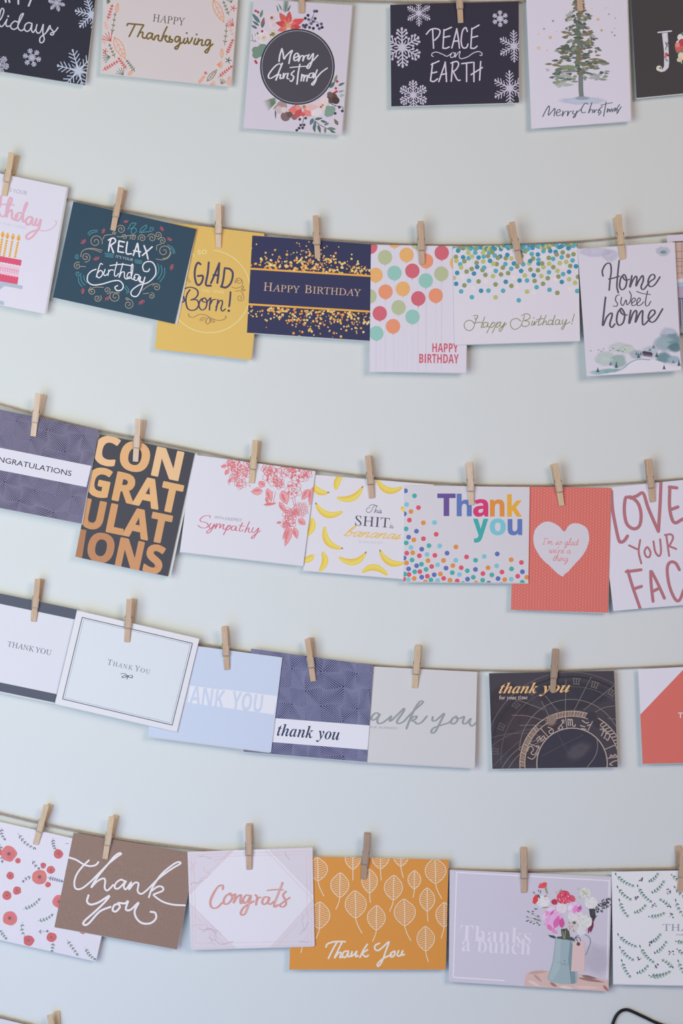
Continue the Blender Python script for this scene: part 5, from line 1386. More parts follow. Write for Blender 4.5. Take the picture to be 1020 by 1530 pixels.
c.PG("200,1478 420,1430 520,1360 600,1335 740,1345 900,1400 1010,1380 1010,1460 130,1500", (214, 211, 221), 7, 'watercolour_print')
c.S("360,1448 440,1418 500,1368 580,1336 680,1340", 8, (128, 164, 172), 8, 'watercolour_print')
for x, y, h in ((222, 1450, 46), (385, 1412, 60), (335, 1390, 40), (580, 1325, 50), (562, 1300, 36), (935, 1395, 60), (805, 1425, 46), (740, 1318, 46), (712, 1240, 34), (600, 1300, 30), (680, 1262, 26), (885, 1370, 30)):
    q = (70, 96, 108) if h > 40 else (104, 128, 140)
    for i in range(3):
        c.add([(x, y - h + i * h * .22), (x + 6 + i * 5, y - h * .55 + i * h * .25), (x - 6 - i * 5, y - h * .55 + i * h * .25)], q, 9, 'watercolour_print')
c.add([(612, 1270), (625, 1262), (690, 1272), (706, 1288), (700, 1300), (618, 1290)], (76, 66, 86), 10, 'watercolour_print')
c.add([(622, 1288), (700, 1298), (698, 1312), (622, 1306)], (112, 100, 118), 10, 'watercolour_print')
for x, y in ((160, 1262), (228, 1255), (272, 1246), (252, 1266), (330, 1260), (358, 1240), (395, 1258), (408, 1262), (440, 1268), (462, 1250)):
    c.S([(x - 6, y - 4), (x, y), (x + 6, y - 3)], 4, (96, 100, 110), 9, 'watercolour_print', straight=True)
c.build()

c = Card('card half hidden at the right edge with a photograph of a wooden porch', (855, 310, 5.885),
         [(995.7, 351.6), (1182, 340), (1190, 486), (1002, 498)], 3, (204, 196, 210), W2R, group=GR2, tilt=-.5, open_px=(.2, .5))
P = 'photograph_print'
c.PG("880,302 2000,240 2000,545 880,632", (192, 166, 156), 1, P, smooth=False)
for y in (390, 452, 478, 520, 580):
    c.S([(880, y), (2000, y - 62)], 5, (140, 112, 104), 2, P, straight=True, cap=False)
for x in (960, 1100, 1240, 1380):
    c.S([(x, 300), (x, 600)], 6, (150, 122, 114), 2, P, straight=True, cap=False)
c.S("880,304 2000,240", 9, (74, 58, 60), 3, P, straight=True, cap=False)
c.PG("880,632 2000,560 2000,590 880,662", (206, 198, 214), 3, P, smooth=False)
c.PG("880,655 2000,585 2000,720 880,790", (160, 178, 200), 2, P, smooth=False)
c.PG("880,700 2000,630 2000,720 880,790", (166, 156, 180), 3, P, smooth=False)
c.PG("880,790 2000,720 2000,1060 880,1110", (150, 148, 166), 2, P, smooth=False)
for x in (945, 970, 1010, 1060):
    c.S([(x, 800), (x + 8, 1060)], 9, (84, 84, 104), 3, P, straight=True, cap=False)
c.S("880,806 2000,740", 8, (84, 84, 104), 3, P, straight=True, cap=False)
c.S("880,1052 2000,990", 8, (120, 160, 176), 3, P, straight=True, cap=False)
c.build()

# ---- row 3
NB, NL = (66, 62, 92), (148, 144, 172)
c = Card('navy patterned card at the left with congratulations on a white band', (0, 580, 6.375),
         [(-35.6, 604.5), (147.5, 642.4), (121.6, 782.4), (-62, 747)], 4, NB, W3L, group=GR3, tilt=-1.5, open_px=(1.6, .8))
weave(c, (140, 490), 152, 30, -28, 145, NL, 5.4, 7, 7, 4)
c.PG("-420,484 870,740 822,942 -460,690", (216, 216, 230), 3, 'band_print', smooth=False)
c.T('CONGRATULATIONS', 'M', (-152, 672), (676, 838), 50, (66, 66, 88), 4)
c.build()

c = Card('charcoal portrait card spelling congratulations in large copper letters', (105, 620, 5.231),
         [(148.6, 648.7), (290.8, 677), (250.7, 861.3), (112.3, 831.8)], 3, (70, 71, 80), W3L, group=GR3, tilt=-1, open_px=(4, .5), gap=1.6)
k_ = dict(kind='foil')
c.T('CON', 'D', (172, 366), (838, 510), 212, [(226, 184, 142), (220, 172, 122), (226, 188, 146)], bold=14, **k_)
c.T('GRAT', 'D', (118, 614), (838, 768), 210, [(218, 170, 118), (214, 164, 112), (222, 176, 126), (218, 172, 122)], bold=14, **k_)
c.T('ULAT', 'D', (75, 866), (752, 1006), 210, [(196, 142, 96), (204, 150, 102), (208, 156, 108), (206, 156, 110)], bold=14, **k_)
c.T('ONS', 'D', (122, 1124), (698, 1248), 210, [(182, 128, 90), (196, 142, 100), (202, 148, 104)], bold=14, **k_)
c.PG('62,888 126,900 90,1130 20,1115', (168, 116, 82), 2, 'lettering', smooth=False, **k_)
c.build()

c = Card('white sympathy card with coral line-drawn roses in the upper right', (260, 650, 4.744),
         [(287, 679), (471, 704), (452.9, 845.6), (268.9, 824.5)], 2, (216, 216, 229), W3L, group=GR3, tilt=-2.2, open_px=(-1, .8), gap=1.0)
c.T('WITH', 'R', (284, 592), (350, 600), 20, (160, 160, 178))
c.T('DEEPEST', 'R', (362, 602), (482, 614), 20, (160, 160, 178))
q = (204, 104, 124)
c.S("256,584 250,572 215,574 186,595 190,612 228,622 242,640 225,658 190,656 168,640|262,625 248,650 262,662 288,628 264,676 240,696 230,688 250,670 292,642|302,628 290,664 310,636 328,630 322,660 338,642 354,634 346,662 360,668 376,652|384,640 350,706|376,656 396,640 400,655 378,674 366,668|440,648 418,645 404,668 422,676 442,650 436,676 452,676|484,622 462,672 474,682 490,672|460,642 500,646|534,614 500,690 516,664 532,660 526,684 542,692|562,656 550,684 568,690 600,658 578,708 556,734 548,726 570,706 612,678", 6.5, q, cal=.45)
RC = (216, 124, 132)
P = 'rose_print'


def rose(x, y, r, seed, fill=.5):
    r_ = random.Random(seed)
    for k in range(4):
        f = 1 - k * .24
        n = 5 if k < 3 else 3
        for i in range(n):
            a = (i + k * .5 + r_.uniform(-.15, .15)) * 2 * math.pi / n
            b = a + 2 * math.pi / n * .9
            m = (a + b) / 2
            g = [(x + r * f * .8 * math.cos(a), y + r * f * .8 * math.sin(a)), (x + r * f * 1.05 * math.cos(m), y + r * f * 1.05 * math.sin(m)), (x + r * f * .8 * math.cos(b), y + r * f * .8 * math.sin(b))]
            c.S(g, 3.4, RC, 2, P, sub=4)
            if r_.random() < fill:
                c.leaf(g[0][0], g[0][1], x + r * f * .5 * math.cos(m), y + r * f * .5 * math.sin(m), r * .28, RC, 2, P)


def rleaf(x0, y0, x1, y1, w):
    c.leaf(x0, y0, x1, y1, w, (228, 172, 178), 1, P)
    c.leaf(x0, y0, x1, y1, w, RC, 2, P, outline=4)
    dx, dy = x1 - x0, y1 - y0
    c.leaf(x0 + dx * .15 - dy * .1, y0 + dy * .15 + dx * .1, x0 + dx * .8 - dy * .06, y0 + dy * .8 + dx * .06, w * .3, RC, 2, P)


for a in ((445, 225, 62, 1, .8), (500, 265, 44, 2, .7), (470, 345, 42, 3, .5), (430, 290, 38, 4, .7), (540, 205, 46, 5, .6), (400, 200, 36, 6, .8), (660, 240, 44, 7, .4), (700, 290, 72, 8, .8), (745, 345, 40, 9, 1), (790, 250, 50, 10, .5), (880, 275, 78, 11, .6), (940, 270, 42, 12, .6), (845, 388, 62, 13, .5), (815, 560, 48, 14, .9), (820, 610, 50, 15, .6), (790, 640, 30, 16, 1), (860, 550, 30, 17, 1)):
    rose(*a)
for a in ((372, 218, 332, 225, 26), (385, 245, 362, 282, 30), (625, 396, 545, 402, 54), (640, 365, 600, 330, 50), (660, 380, 690, 470, 46), (650, 440, 668, 490, 20), (765, 395, 800, 492, 66), (955, 385, 905, 460, 46), (985, 370, 960, 500, 44), (745, 475, 790, 550, 34), (880, 595, 930, 635, 44), (830, 660, 785, 790, 42), (850, 655, 872, 735, 40), (815, 655, 770, 740, 30), (760, 620, 725, 622, 16), (400, 310, 388, 335, 18)):
    rleaf(*a)
c.S("700,400 690,440 680,490|720,400 705,470 720,485|835,440 850,500 842,520|855,440 862,500", 4, RC, 1, P)
c.leaf(632, 495, 728, 484, 22, RC, 2, P)
for i in range(34):
    a = i * 2.4
    r0 = 52 * math.sqrt(i / 34)
    x, y = 900 + r0 * math.cos(a), 528 + r0 * math.sin(a)
    c.arc(x, y, 8, 0, 360, 3, RC, 3, P, n=8)
for i in range(24):
    c.D(400 + R.uniform(-20, 140), 320 + R.uniform(0, 45), 4, RC, 2, P, n=6)
c.build()

c = Card('white card printed with scattered yellow bananas and a cheeky message', (440, 675, 5.829),
         [(468.8, 709.3), (649, 724.2), (636, 868), (452.9, 852.6)], 1, (216, 212, 222), W3, group=GR3, tilt=-2, open_px=(-1, .6))
P = 'banana_print'


def banana(p0, p1, p2, tip=None, w=54):
    n = 14
    P = 'banana_print/%d_%d' % (p1[0], p1[1])
    up, lo, mid = [], [], []
    for i in range(n + 1):
        t = i / n
        x = (1 - t) ** 2 * p0[0] + 2 * t * (1 - t) * p1[0] + t * t * p2[0]
        y = (1 - t) ** 2 * p0[1] + 2 * t * (1 - t) * p1[1] + t * t * p2[1]
        dx = 2 * (1 - t) * (p1[0] - p0[0]) + 2 * t * (p2[0] - p1[0])
        dy = 2 * (1 - t) * (p1[1] - p0[1]) + 2 * t * (p2[1] - p1[1])
        l = math.hypot(dx, dy)
        h = w / 2 * (math.sin(math.pi * min(1, max(0, t * .9 + .05))) ** .7) + 2
        up.append((x + dy / l * h, y - dx / l * h))
        lo.append((x - dy / l * h, y + dx / l * h))
        mid.append((x, y, h))
    for i in range(n):
        c.add([up[i], up[i + 1], lo[i + 1], lo[i]], (234, 200, 92), 1, P)

        def mix(a, b, f):
            return (a[0] + (b[0] - a[0]) * f, a[1] + (b[1] - a[1]) * f)
        c.add([mix(up[i], lo[i], .22), mix(up[i + 1], lo[i + 1], .22), mix(up[i + 1], lo[i + 1], .5), mix(up[i], lo[i], .5)], (238, 208, 112), 2, P)
        c.add([mix(up[i], lo[i], .78), mix(up[i + 1], lo[i + 1], .78), lo[i + 1], lo[i]], (228, 186, 76), 2, P)
    if tip is not None:
        e, f = (p0, p1) if tip == 0 else (p2, p1)
        d = math.hypot(e[0] - f[0], e[1] - f[1])
        c.S([e, (e[0] + (e[0] - f[0]) / d * 9, e[1] + (e[1] - f[1]) / d * 9)], 11, (120, 120, 92), 3, P, straight=True)


for a in (((150, 270), (190, 370), (288, 355), 2), ((418, 205), (358, 240), (362, 332), None), ((588, 312), (520, 450), (368, 400), 0), ((718, 240), (790, 395), (936, 308), None), ((188, 455), (265, 605), (415, 520), 0), ((148, 575), (180, 660), (100, 735), None), ((264, 652), (240, 820), (408, 840), 2), ((240, 872), (300, 960), (215, 1040), None), ((165, 898), (130, 945), (70, 948), None), ((616, 882), (530, 1020), (384, 920), 0), ((746, 866), (810, 1010), (950, 965), 0), ((588, 1052), (690, 950), (808, 1075), None), ((960, 488), (948, 500), (930, 512), None), ((1215, 268), (1235, 300), (1260, 262), None)):
    banana(*a[:3], tip=a[3])
t = (88, 86, 98)
c.S("652,488 632,492 624,515 640,530 664,520 682,485 700,468|648,474 680,460 722,474|716,468 694,532 708,512 720,510 716,530 728,526|738,510 730,530 742,528 756,505 748,520 758,530 742,534|740,495", 4.5, t)
c.T('SHIT', 'I', (524, 640), (824, 662), 84, (82, 80, 92))
c.S("838,636 828,660 836,660 852,640 846,650 860,656 852,666 842,662|840,622", 4, t)
c.SC('bananas', (425, 732), (912, 762), 44, 8, (228, 186, 92), slant=.45)
c.T('BANANAS', 'I', (556, 792), (766, 802), 17, (192, 186, 196))
c.build()

c = Card('white thank you card with rainbow letters and multicoloured dots', (595, 685, 4.976),
         [(604, 725.2), (791, 727.6), (789, 870.9), (602.6, 868.9)], 2, (208, 204, 213), W3, group=GR3, tilt=-1.5, open_px=(.2, 1.2))
pu, bl, mg, og, ye, te, lb = (104, 84, 150), (98, 120, 184), (208, 60, 116), (218, 142, 66), (228, 168, 62), (66, 168, 168), (122, 192, 208)
c.G('T', 'D', 289, 425, 261, 428, pu, bold=5)
c.G('h', 'D', 433, 545, 262, 430, bl, bold=5)
c.G('a', 'D', 555, 668, 302, 434, mg, bold=5)
c.G('n', 'D', 680, 788, 304, 432, og, bold=5)
c.G('k', 'D', 808, 916, 266, 434, ye, bold=5)
c.G('y', 'D', 555, 667, 448, 626, te, bold=5)
c.G('o', 'D', 678, 798, 446, 572, lb, bold=5)
c.G('u', 'D', 812, 920, 450, 572, bl, bold=5)
c.crop(600, 720, 5.1)
dc = dict(b=(94, 112, 180), t=(74, 170, 166), r=(214, 88, 108), o=(218, 142, 76), l=(128, 192, 206))
for tk in "28,68b 97,106t 37,172l 127,196r 70,226o 20,243b 58,291r 164,312o 249,310l 33,358t 112,376b 262,399r 52,421b 165,433r 92,442o 34,465t 70,500l 207,486t 152,513b 289,488l 412,496o 38,543r 83,540o 134,563r 192,553l 252,560r 345,543b 493,572r 628,568l 727,549b 833,593o 911,614r 18,580b 78,595t 36,618o 200,600o 318,599o 411,597l 562,597t 113,639b 150,627t 228,645r 273,632l 337,657b 389,638o 453,654r 499,677t 561,667b 657,654o 723,640l 836,663t 919,685b 763,687r 618,699r 52,663b 185,667t 138,684r 98,685t 55,706r 24,703t 247,708b 294,702o 385,692t 439,706l 545,727t 686,709t 883,719r 952,727o 733,737b 784,745o 834,741l 501,741b 616,749t 152,726b 195,719r 94,736o 50,745l 222,747t 273,752l 319,735r 367,749o 422,755r 14,741r 918,764t 662,772b 565,771o 466,775t 180,763o 758,782b".split():
    x, y = tk[:-1].split(',')
    c.D(float(x), float(y), 18.5, dc[tk[-1]], 1, 'dot_print', n=14)
c.build()

c = Card('coral portrait card with tiny dashes and a white heart', (755, 685, 6.182),
         [(768, 726.5), (912.7, 729), (907.9, 915.5), (763, 911.1)], 1, (212, 112, 106), W3, group=GR3, tilt=-1.2, open_px=(.6, 1.2))
for i in range(36):
    for j in range(44):
        x = 62 + i * 27 + j * -.6
        y = 262 + j * 27 + (13 if i % 2 else 0)
        c.S([(x - .3, y - 5.5), (x + .3, y + 5.5)], 4.2, (232, 172, 150), 1, 'dash_print', straight=True, cap=False)
c.PG("542,676 500,632 450,600 395,583 340,594 285,642 262,690 257,760 270,820 315,900 360,952 400,985 450,1035 490,1070 532,1090 542,1072 578,1045 640,975 700,910 745,840 770,760 768,695 750,645 705,612 650,598 605,606 575,630", (208, 203, 214), 2, 'heart_print')
q = (214, 134, 136)
c.SC("I'm so glad", (345, 792), (668, 802), 30, 5, q, 3, slant=.15)
c.SC("we're a", (400, 872), (598, 878), 30, 5, q, 3, slant=.15)
c.SC("thing", (438, 944), (576, 950), 30, 5, q, 3, slant=.15)
c.build()

c = Card('white card at the right edge with tall dusty rose handwriting starting with love', (900, 680, 6.245),
         [(894.6, 730), (1039, 715), (1060, 900), (916, 913)], 0, (206, 201, 214), W3R, group=GR3, tilt=-1.5, open_px=(-1, 1.2))
q = (168, 108, 118)
c.S("82,335 92,500 118,650 150,790 172,812 202,798 232,755|238,392 212,405 202,520 225,640 290,688 345,655 358,550 330,450 270,395 238,392|262,402 320,380 378,356 420,480 470,600 520,712|544,240 536,450 520,712|626,296 624,480 648,600 680,632 724,610 780,580|622,298 692,306|642,506 702,484|790,330 800,560", 31, q)
c.S("350,792 336,900 360,1010|246,842 322,878|408,862 390,900 405,945 435,950 446,905 420,860 404,868|474,805 490,900 525,942 544,900 536,785|594,750 606,840 620,940|580,746 638,740 656,775 625,840 608,850|622,850 686,876", 19, q)
c.S("234,1078 280,1230 350,1432|220,1088 300,1078 358,1070|300,1246 362,1225|448,1085 452,1200 470,1365|455,1085 510,1190 576,1335|468,1272 530,1240|716,1070 680,1008 630,1000 602,1060 620,1210 670,1335 715,1355 760,1250|790,1020 820,1330", 29, q)
c.build()

# ---- row 4
c = Card('white thank you card at the left edge with dark grey bars above and below', (0, 860, 7.65),
         [(-68, 872.5), (115, 910.7), (81.7, 1049.8), (-101, 1012)], 1, (214, 217, 230), W4L, group=GR4, tilt=-1, open_px=(-1, 2))
gy = (86, 92, 108)
c.PG("-700,58 900,392 860,503 -700,175", gy, 1, 'bar_print', smooth=False)
c.PG("-900,1034 648,1355 630,1460 -900,1134", gy, 1, 'bar_print', smooth=False)
c.T('THANK YOU', 'I', (80, 808), (580, 912), 60, (112, 114, 134))
c.build()

c = Card('white thank you card framed by a thin double dark line', (75, 885, 4.435),
         [(115, 912), (297.8, 954.4), (264, 1093.6), (81.8, 1051.4)], 4, (220, 222, 232), W4L, group=GR4, tilt=-1.6, open_px=(1, .8))
c.PG("212,166 942,338 808,880 82,707", (213, 220, 231), 1, 'panel_print', smooth=False)
fr = (74, 80, 98)
c.S("212,166 942,338 808,880 82,707 212,166", 5, fr, 2, 'frame_print', straight=True)
c.S("222,180 928,346 800,866 96,699 222,180", 1.8, (120, 126, 144), 2, 'frame_print', straight=True)
c.T('THANK YOU', 'I', (376, 478), (658, 542), 29, (110, 114, 128), sp=50, caps=1.25)
c.S("466,541 490,538 510,552 530,565 545,560 540,550 520,552 500,562 482,566 476,560 490,552 515,560 545,568|508,574 516,556", 5.5, (86, 90, 106), cal=.4)
c.build()

c = Card('pale blue card with thank you cut from a white band', (215, 930, 4.744),
         [(238, 958), (421.6, 982.3), (404.7, 1123.9), (221.3, 1100.3)], 3, (197, 210, 234), W4L, group=GR4, tilt=-1.4, open_px=(-2, 1))
c.PG("80,410 945,522 922,652 62,535", (224, 227, 239), 1, 'band_print', smooth=False)
bq = (197, 210, 234)
c.T('THANK', 'D', (170, 556), (562, 608), 122, bq, 2)
c.T('YOU', 'D', (615, 612), (832, 640), 122, bq, 2)
c.PG("80,405 560,467 560,478 80,416", bq, 2, 'band_print', smooth=False)
c.build()

c = Card('navy patterned thank you card with lower-case italic lettering on a white band', (355, 945, 4.857),
         [(375, 969), (557.8, 994), (548, 1138.5), (363.6, 1123)], 2, (56, 60, 94), W4, group=GR4, tilt=-1.4, open_px=(.6, .8))
weave(c, (395, 400), 117, 5, 0, 127, (150, 150, 186), 4.2, 8, 6, 9)
c.PG("-60,596 957,675 942,852 -60,770", (218, 216, 229), 3, 'band_print', smooth=False)
c.T('thank', 'Z', (283, 748), (545, 768), 88, (62, 68, 96), 4)
c.T('you', 'Z', (570, 768), (736, 782), 88, (62, 68, 96), 4)
c.build()

c = Card('pale grey card with grey brush script ending in ank you', (540, 955, 5.667),
         [(526, 994), (712.6, 1004), (709, 1147.3), (523, 1137)], 1, (202, 200, 206), W4, group=GR4, tilt=-2.4, open_px=(.6, 1.2))
q = (148, 151, 157)
c.S("60,690 80,660|152,640 128,624 98,640 84,670 96,686 128,668 156,634 134,680 142,714 180,706 232,668 252,652 238,688 250,690 300,644 358,588 352,618 302,690 310,714 352,700 400,650 460,590 515,540 516,526 492,530 450,590 405,690 380,756|398,706 430,664 466,652 456,676 428,690 452,700 472,718 512,700 552,654", 17, q, cal=.45)
c.S("602,660 600,690 626,690 660,662 700,630 664,706 625,780 600,796 590,782 610,752 680,726 740,706 770,672|802,652 772,672 756,704 778,718 808,694 812,664 798,668 830,672 868,656 856,706 880,716 926,672 912,706 934,736 972,704 990,680", 17, q, cal=.45)
c.T('OUR', 'M', (68, 753), (132, 755), 17, (166, 166, 176))
c.T('BUSINESS', 'M', (148, 756), (302, 763), 17, (166, 166, 176))
c.build()

c = Card('dark card with a golden astronomical clock dial and thank you for your time', (730, 1000, 5.231),
         [(730.3, 1006), (917, 1002.2), (922.4, 1146.3), (735.4, 1148.8)], 1, (66, 61, 70), W4R, group=GR4, tilt=-1.5, open_px=(.4, .8))
P = 'clock_print'
fa, md, li = (98, 91, 94), (122, 112, 111), (168, 150, 143)
for x, y, r, ry, q in ((300, 500, 300, 260, (76, 66, 72)), (640, 200, 300, 120, (64, 62, 72)), (150, 300, 200, 200, (70, 62, 70))):
    c.wash(x, y, r, q, ry=ry, lay=1, a=.8, part='clock_print_shading')
c.arc(640, 690, 668, 180, 360, 6, fa, 2, P, n=70)
c.arc(645, 690, 632, 180, 360, 16, (50, 48, 56), 2, P, n=70)
c.arc(650, 690, 555, 175, 345, 4, fa, 2, P, n=60)
c.arc(640, 635, 400, 180, 345, 5, md, 3, P, n=60)
c.arc(420, 1100, 640, 205, 270, 4, fa, 2, P)
c.arc(480, 960, 420, 180, 262, 5, md, 2, P)
c.arc(560, 1010, 470, 190, 262, 5, md, 2, P)
c.arc(240, 1200, 700, 200, 285, 4, fa, 2, P)
c.S("602,80 598,370|800,60 665,325|980,125 740,320|440,205 540,330|410,245 475,380|190,225 430,315|180,358 300,365 430,400|240,440 330,435 420,445|830,335 900,300 985,285|930,385 1010,390", 4.5, md, 3, P, cap=False)
c.S("240,560 140,650 30,760", 4, fa, 3, P, cap=False)
for a in (183, 202, 222, 238, 255, 272, 286, 300, 316, 332):
    r0, r1 = 575, 620
    for k in range(3):
        aa = math.radians(a + k * 1.7)
        c.S([(645 + r0 * math.cos(aa), 690 + r0 * math.sin(aa)), (645 + r1 * math.cos(aa + .01 * (k - 1)), 690 + r1 * math.sin(aa + .01 * (k - 1)))], 5, md if a > 240 else fa, 3, P, straight=True, cap=False)
    for r2 in (r0, r1):
        c.arc(645, 690, r2, a - 1, a + 4.6, 4, md if a > 240 else fa, 3, P, n=3)
c.D(650, 735, 275, (56, 54, 66), 4, P, n=48)
c.wash(700, 640, 130, (92, 88, 98), ry=80, rot=-.6, lay=5, a=.7, part='clock_print_shading')
c.arc(650, 735, 275, 170, 372, 8, li, 6, P, n=70)
c.arc(650, 735, 368, 165, 290, 6, li, 6, P, n=60)
c.arc(650, 735, 408, 165, 290, 7, li, 6, P, n=60)
c.arc(650, 735, 368, 300, 372, 6, li, 6, P, n=30)
c.arc(650, 735, 408, 300, 372, 7, li, 6, P, n=30)
for i in range(66):
    a = 176 + i * 1.68
    if 226 < a < 246:
        continue
    aa = math.radians(a)
    c.S([(650 + 370 * math.cos(aa), 735 + 370 * math.sin(aa)), (650 + 406 * math.cos(aa + .02), 735 + 406 * math.sin(aa + .02))], 6 if i % 3 else 9, li if i % 2 else (150, 120, 98), 6, P, straight=True, cap=False)
for i in range(14):
    a = math.radians(306 + i * 4.2)
    c.S([(650 + 372 * math.cos(a), 735 + 372 * math.sin(a)), (650 + 404 * math.cos(a + .03), 735 + 404 * math.sin(a + .03))], 8, li, 6, P, straight=True, cap=False)
for a in (168, 205, 228, 262, 296, 337, 352):
    aa = math.radians(a)
    c.S([(650 + 275 * math.cos(aa), 735 + 275 * math.sin(aa)), (650 + 366 * math.cos(aa), 735 + 366 * math.sin(aa))], 6, li, 6, P, straight=True, cap=False)
c.S("300,640 322,600 350,625 330,655 355,668 380,630 392,600 370,600|305,690 345,700 385,650|372,545 395,525 402,545 428,520 436,535|380,565 402,545 412,562 440,535 446,550|462,452 500,470 500,500 478,500 470,485 490,470|540,470 560,440 575,455 560,475 545,455|560,440 590,400 570,400 588,420", 7, li, 7, P)
c.S("618,390 622,440|618,395 632,392 638,440|638,398 650,392 656,440 672,445 676,432|730,400 760,420 780,415|715,440 750,450|725,462 760,470|770,440 800,430|870,470 900,470 880,520|890,480 920,490 900,540|912,500 945,510 930,555 915,540|950,670 975,680 985,665 1005,690|945,690 960,672|945,740 975,720 1010,712|945,745 965,750", 8, li, 7, P)
c.S("842,540 850,600 830,680 770,765", 6, md, 6, P)
c.S("410,680 560,600 740,510|530,490 630,670", 3, (92, 84, 90), 5, P, straight=True, cap=False)
for i in range(16):
    a = i * math.pi / 8
    c.leaf(485, 400, 485 + 52 * math.cos(a), 400 + 52 * math.sin(a), 12, (136, 116, 106), 8, P)
c.D(485, 400, 28, (128, 110, 102), 9, P)
for x, y, r, ry in ((800, 365, 38, 32), (845, 425, 26, 34)):
    c.D(x, y, r, (58, 54, 62), 9, P, ry=ry)
c.T('thank', 'Z', (78, 188), (385, 187), 84, (226, 170, 122), 10, slant=.22)
c.T('you', 'Z', (392, 186), (640, 178), 84, (226, 170, 122), 10, slant=.22)
c.T('for', 'B', (82, 236), (128, 236), 32, (196, 180, 176), 10)
c.T('your', 'B', (140, 236), (216, 236), 32, (196, 180, 176), 10)
c.T('time', 'B', (230, 236), (302, 234), 32, (196, 180, 176), 10)
c.build()

c = Card('coral card with a white corner at the right edge below the fourth line', (900, 980, 8.5),
         [(953, 999.8), (1139, 991), (1146, 1137), (959.8, 1141.2)], 1, (206, 202, 215), W4R, group=GR4, tilt=-1.5, open_px=(.3, .8))
c.PG("478,745 1020,178 1110,86 1540,60 2100,640 2110,1400 400,1400", (200, 104, 96), 1, 'panel_print', smooth=False)
c.T('THANK YOU', 'M', (958, 788), (1540, 780), 68, (236, 214, 208))
c.build()

# ---- row 5
c = Card('large white card at the left edge printed with coral poppies and grey sprigs', (0, 1190, 5.885),
         [(-48, 1217), (181, 1269), (143.2, 1436.7), (-86, 1385)], 1, (211, 212, 230), W5L, group=GR5, tilt=-1.2, open_px=(.6, .5))
P = 'flower_print'
sg = (116, 120, 142)
for a in ((155, 320, 305, 455, 6, .1), (465, 365, 495, 475, 5, .1), (15, 275, 42, 372, 4, .15), (285, 560, 340, 630, 3, .1), (275, 705, 208, 745, 3, .1), (415, 712, 542, 745, 6, 0), (198, 992, 342, 905, 6, .1), (330, 1095, 455, 1042, 5, .1), (200, 1105, 225, 1235, 4, .15), (335, 1190, 412, 1185, 2, 0), (470, 1285, 458, 1355, 3, 0), (588, 1260, 678, 1388, 5, 0), (748, 1328, 832, 1428, 5, .1), (-10, 1170, 50, 1245, 4, 0), (5, 420, 20, 570, 5, 0)):
    q = sg if a[0] % 2 else (108, 134, 126)
    c.branch(a[0], a[1], a[2], a[3], a[4], 28, q, 3, lw=11, bend=a[5], part='sprig_print')
c.S("580,414 602,416", 5, sg, 1, 'sprig_print')
rr = random.Random(2)
for x, y, r in ((78, 505, 68), (158, 565, 24), (512, 505, 41), (380, 607, 26), (447, 645, 36), (348, 708, 68), (422, 775, 25), (90, 697, 34), (150, 827, 37), (60, 872, 40), (85, 1070, 63), (252, 1265, 47), (452, 1237, 43), (520, 925, 57), (725, 1178, 32), (-10, 490, 30)):
    P = 'flower_print/%d_%d' % (x, y)
    base = (196, 104, 110) if r < 50 else (202, 122, 126)
    g = [(x + r * (1 + rr.uniform(-.1, .1)) * math.cos(i * .628), y + r * (1 + rr.uniform(-.1, .1)) * math.sin(i * .628)) for i in range(10)]
    c.PG(g, base, 2, P)
    for i in range(4):
        a = rr.uniform(0, 6.3)
        c.D(x + r * .35 * math.cos(a), y + r * .35 * math.sin(a), r * .42, tuple(v + rr.randint(-14, 8) for v in base), 3, P, n=10)
    c.D(x, y, r * .34, (188, 112, 122), 4, P, n=10)
    c.D(x, y, r * .2, (122, 88, 96), 5, P, n=8)
c.build()

c = Card('brown kraft card with sweeping white thank you script', (70, 1210, 4.636),
         [(109.9, 1244.1), (293, 1275), (264.1, 1418.6), (81.2, 1385.2)], 2, (140, 118, 110), W5L, kind='kraft', group=GR5, tilt=-1.5, open_px=(.6, .6))
w = (225, 222, 233)
c.S("128,322 145,328 200,345 255,378 300,390 338,382 357,362|290,350 240,400 205,450 190,505 200,545 240,545 300,500 360,440 430,370 490,322 514,306 500,300 465,325 420,380 355,460 306,538 345,498 388,475 404,490 400,540 420,558 460,520|545,498 512,484 478,508 470,540 494,545 528,515 548,492 532,530 548,550 585,500 568,552 604,508 634,510 628,560 650,582 688,560 780,470 870,405 925,372 908,362 865,385 790,450 730,540 706,606|724,562 768,532 800,535 802,560 750,582 742,594 800,635 870,656 958,662", 12.5, w, sub=6)
c.S("288,592 278,635 305,656 360,640 432,595 400,640 330,708 262,768 254,794 288,788 365,705 440,672|502,650 468,660 455,694 478,704 506,672 492,646 540,648 562,632 546,688 580,692 635,642 608,700 620,750 660,785 718,785 755,752 750,714 718,706", 14, w, sub=6)
c.build()

c = Card('white congrats card with marbled corners and rose gold brush lettering', (270, 1225, 4.857),
         [(279.9, 1272.8), (466.6, 1266.2), (470, 1413.4), (285.4, 1418.5)], 3, (216, 218, 234), W5L, group=GR5, tilt=-1.6, open_px=(-1.5, 1.2))
ml = (208, 206, 222)
c.PG("48,232 385,218 50,552", ml, 1, 'marble_print', smooth=False)
c.PG("640,212 955,200 962,545", ml, 1, 'marble_print', smooth=False)
c.PG("60,605 398,935 75,940", ml, 1, 'marble_print', smooth=False)
c.PG("962,578 972,915 655,926", ml, 1, 'marble_print', smooth=False)
pl = (208, 184, 194)
c.S("75,252 936,228 950,905 88,926 75,252|95,270 910,250 925,882 110,896 95,270|390,215 55,550|365,222 60,520|640,212 962,545|612,215 962,585|60,600 398,935|75,668 350,932|650,926 962,578|690,926 962,625", 2.4, pl, 2, 'frame_print', straight=True, cap=False)
rr = random.Random(6)


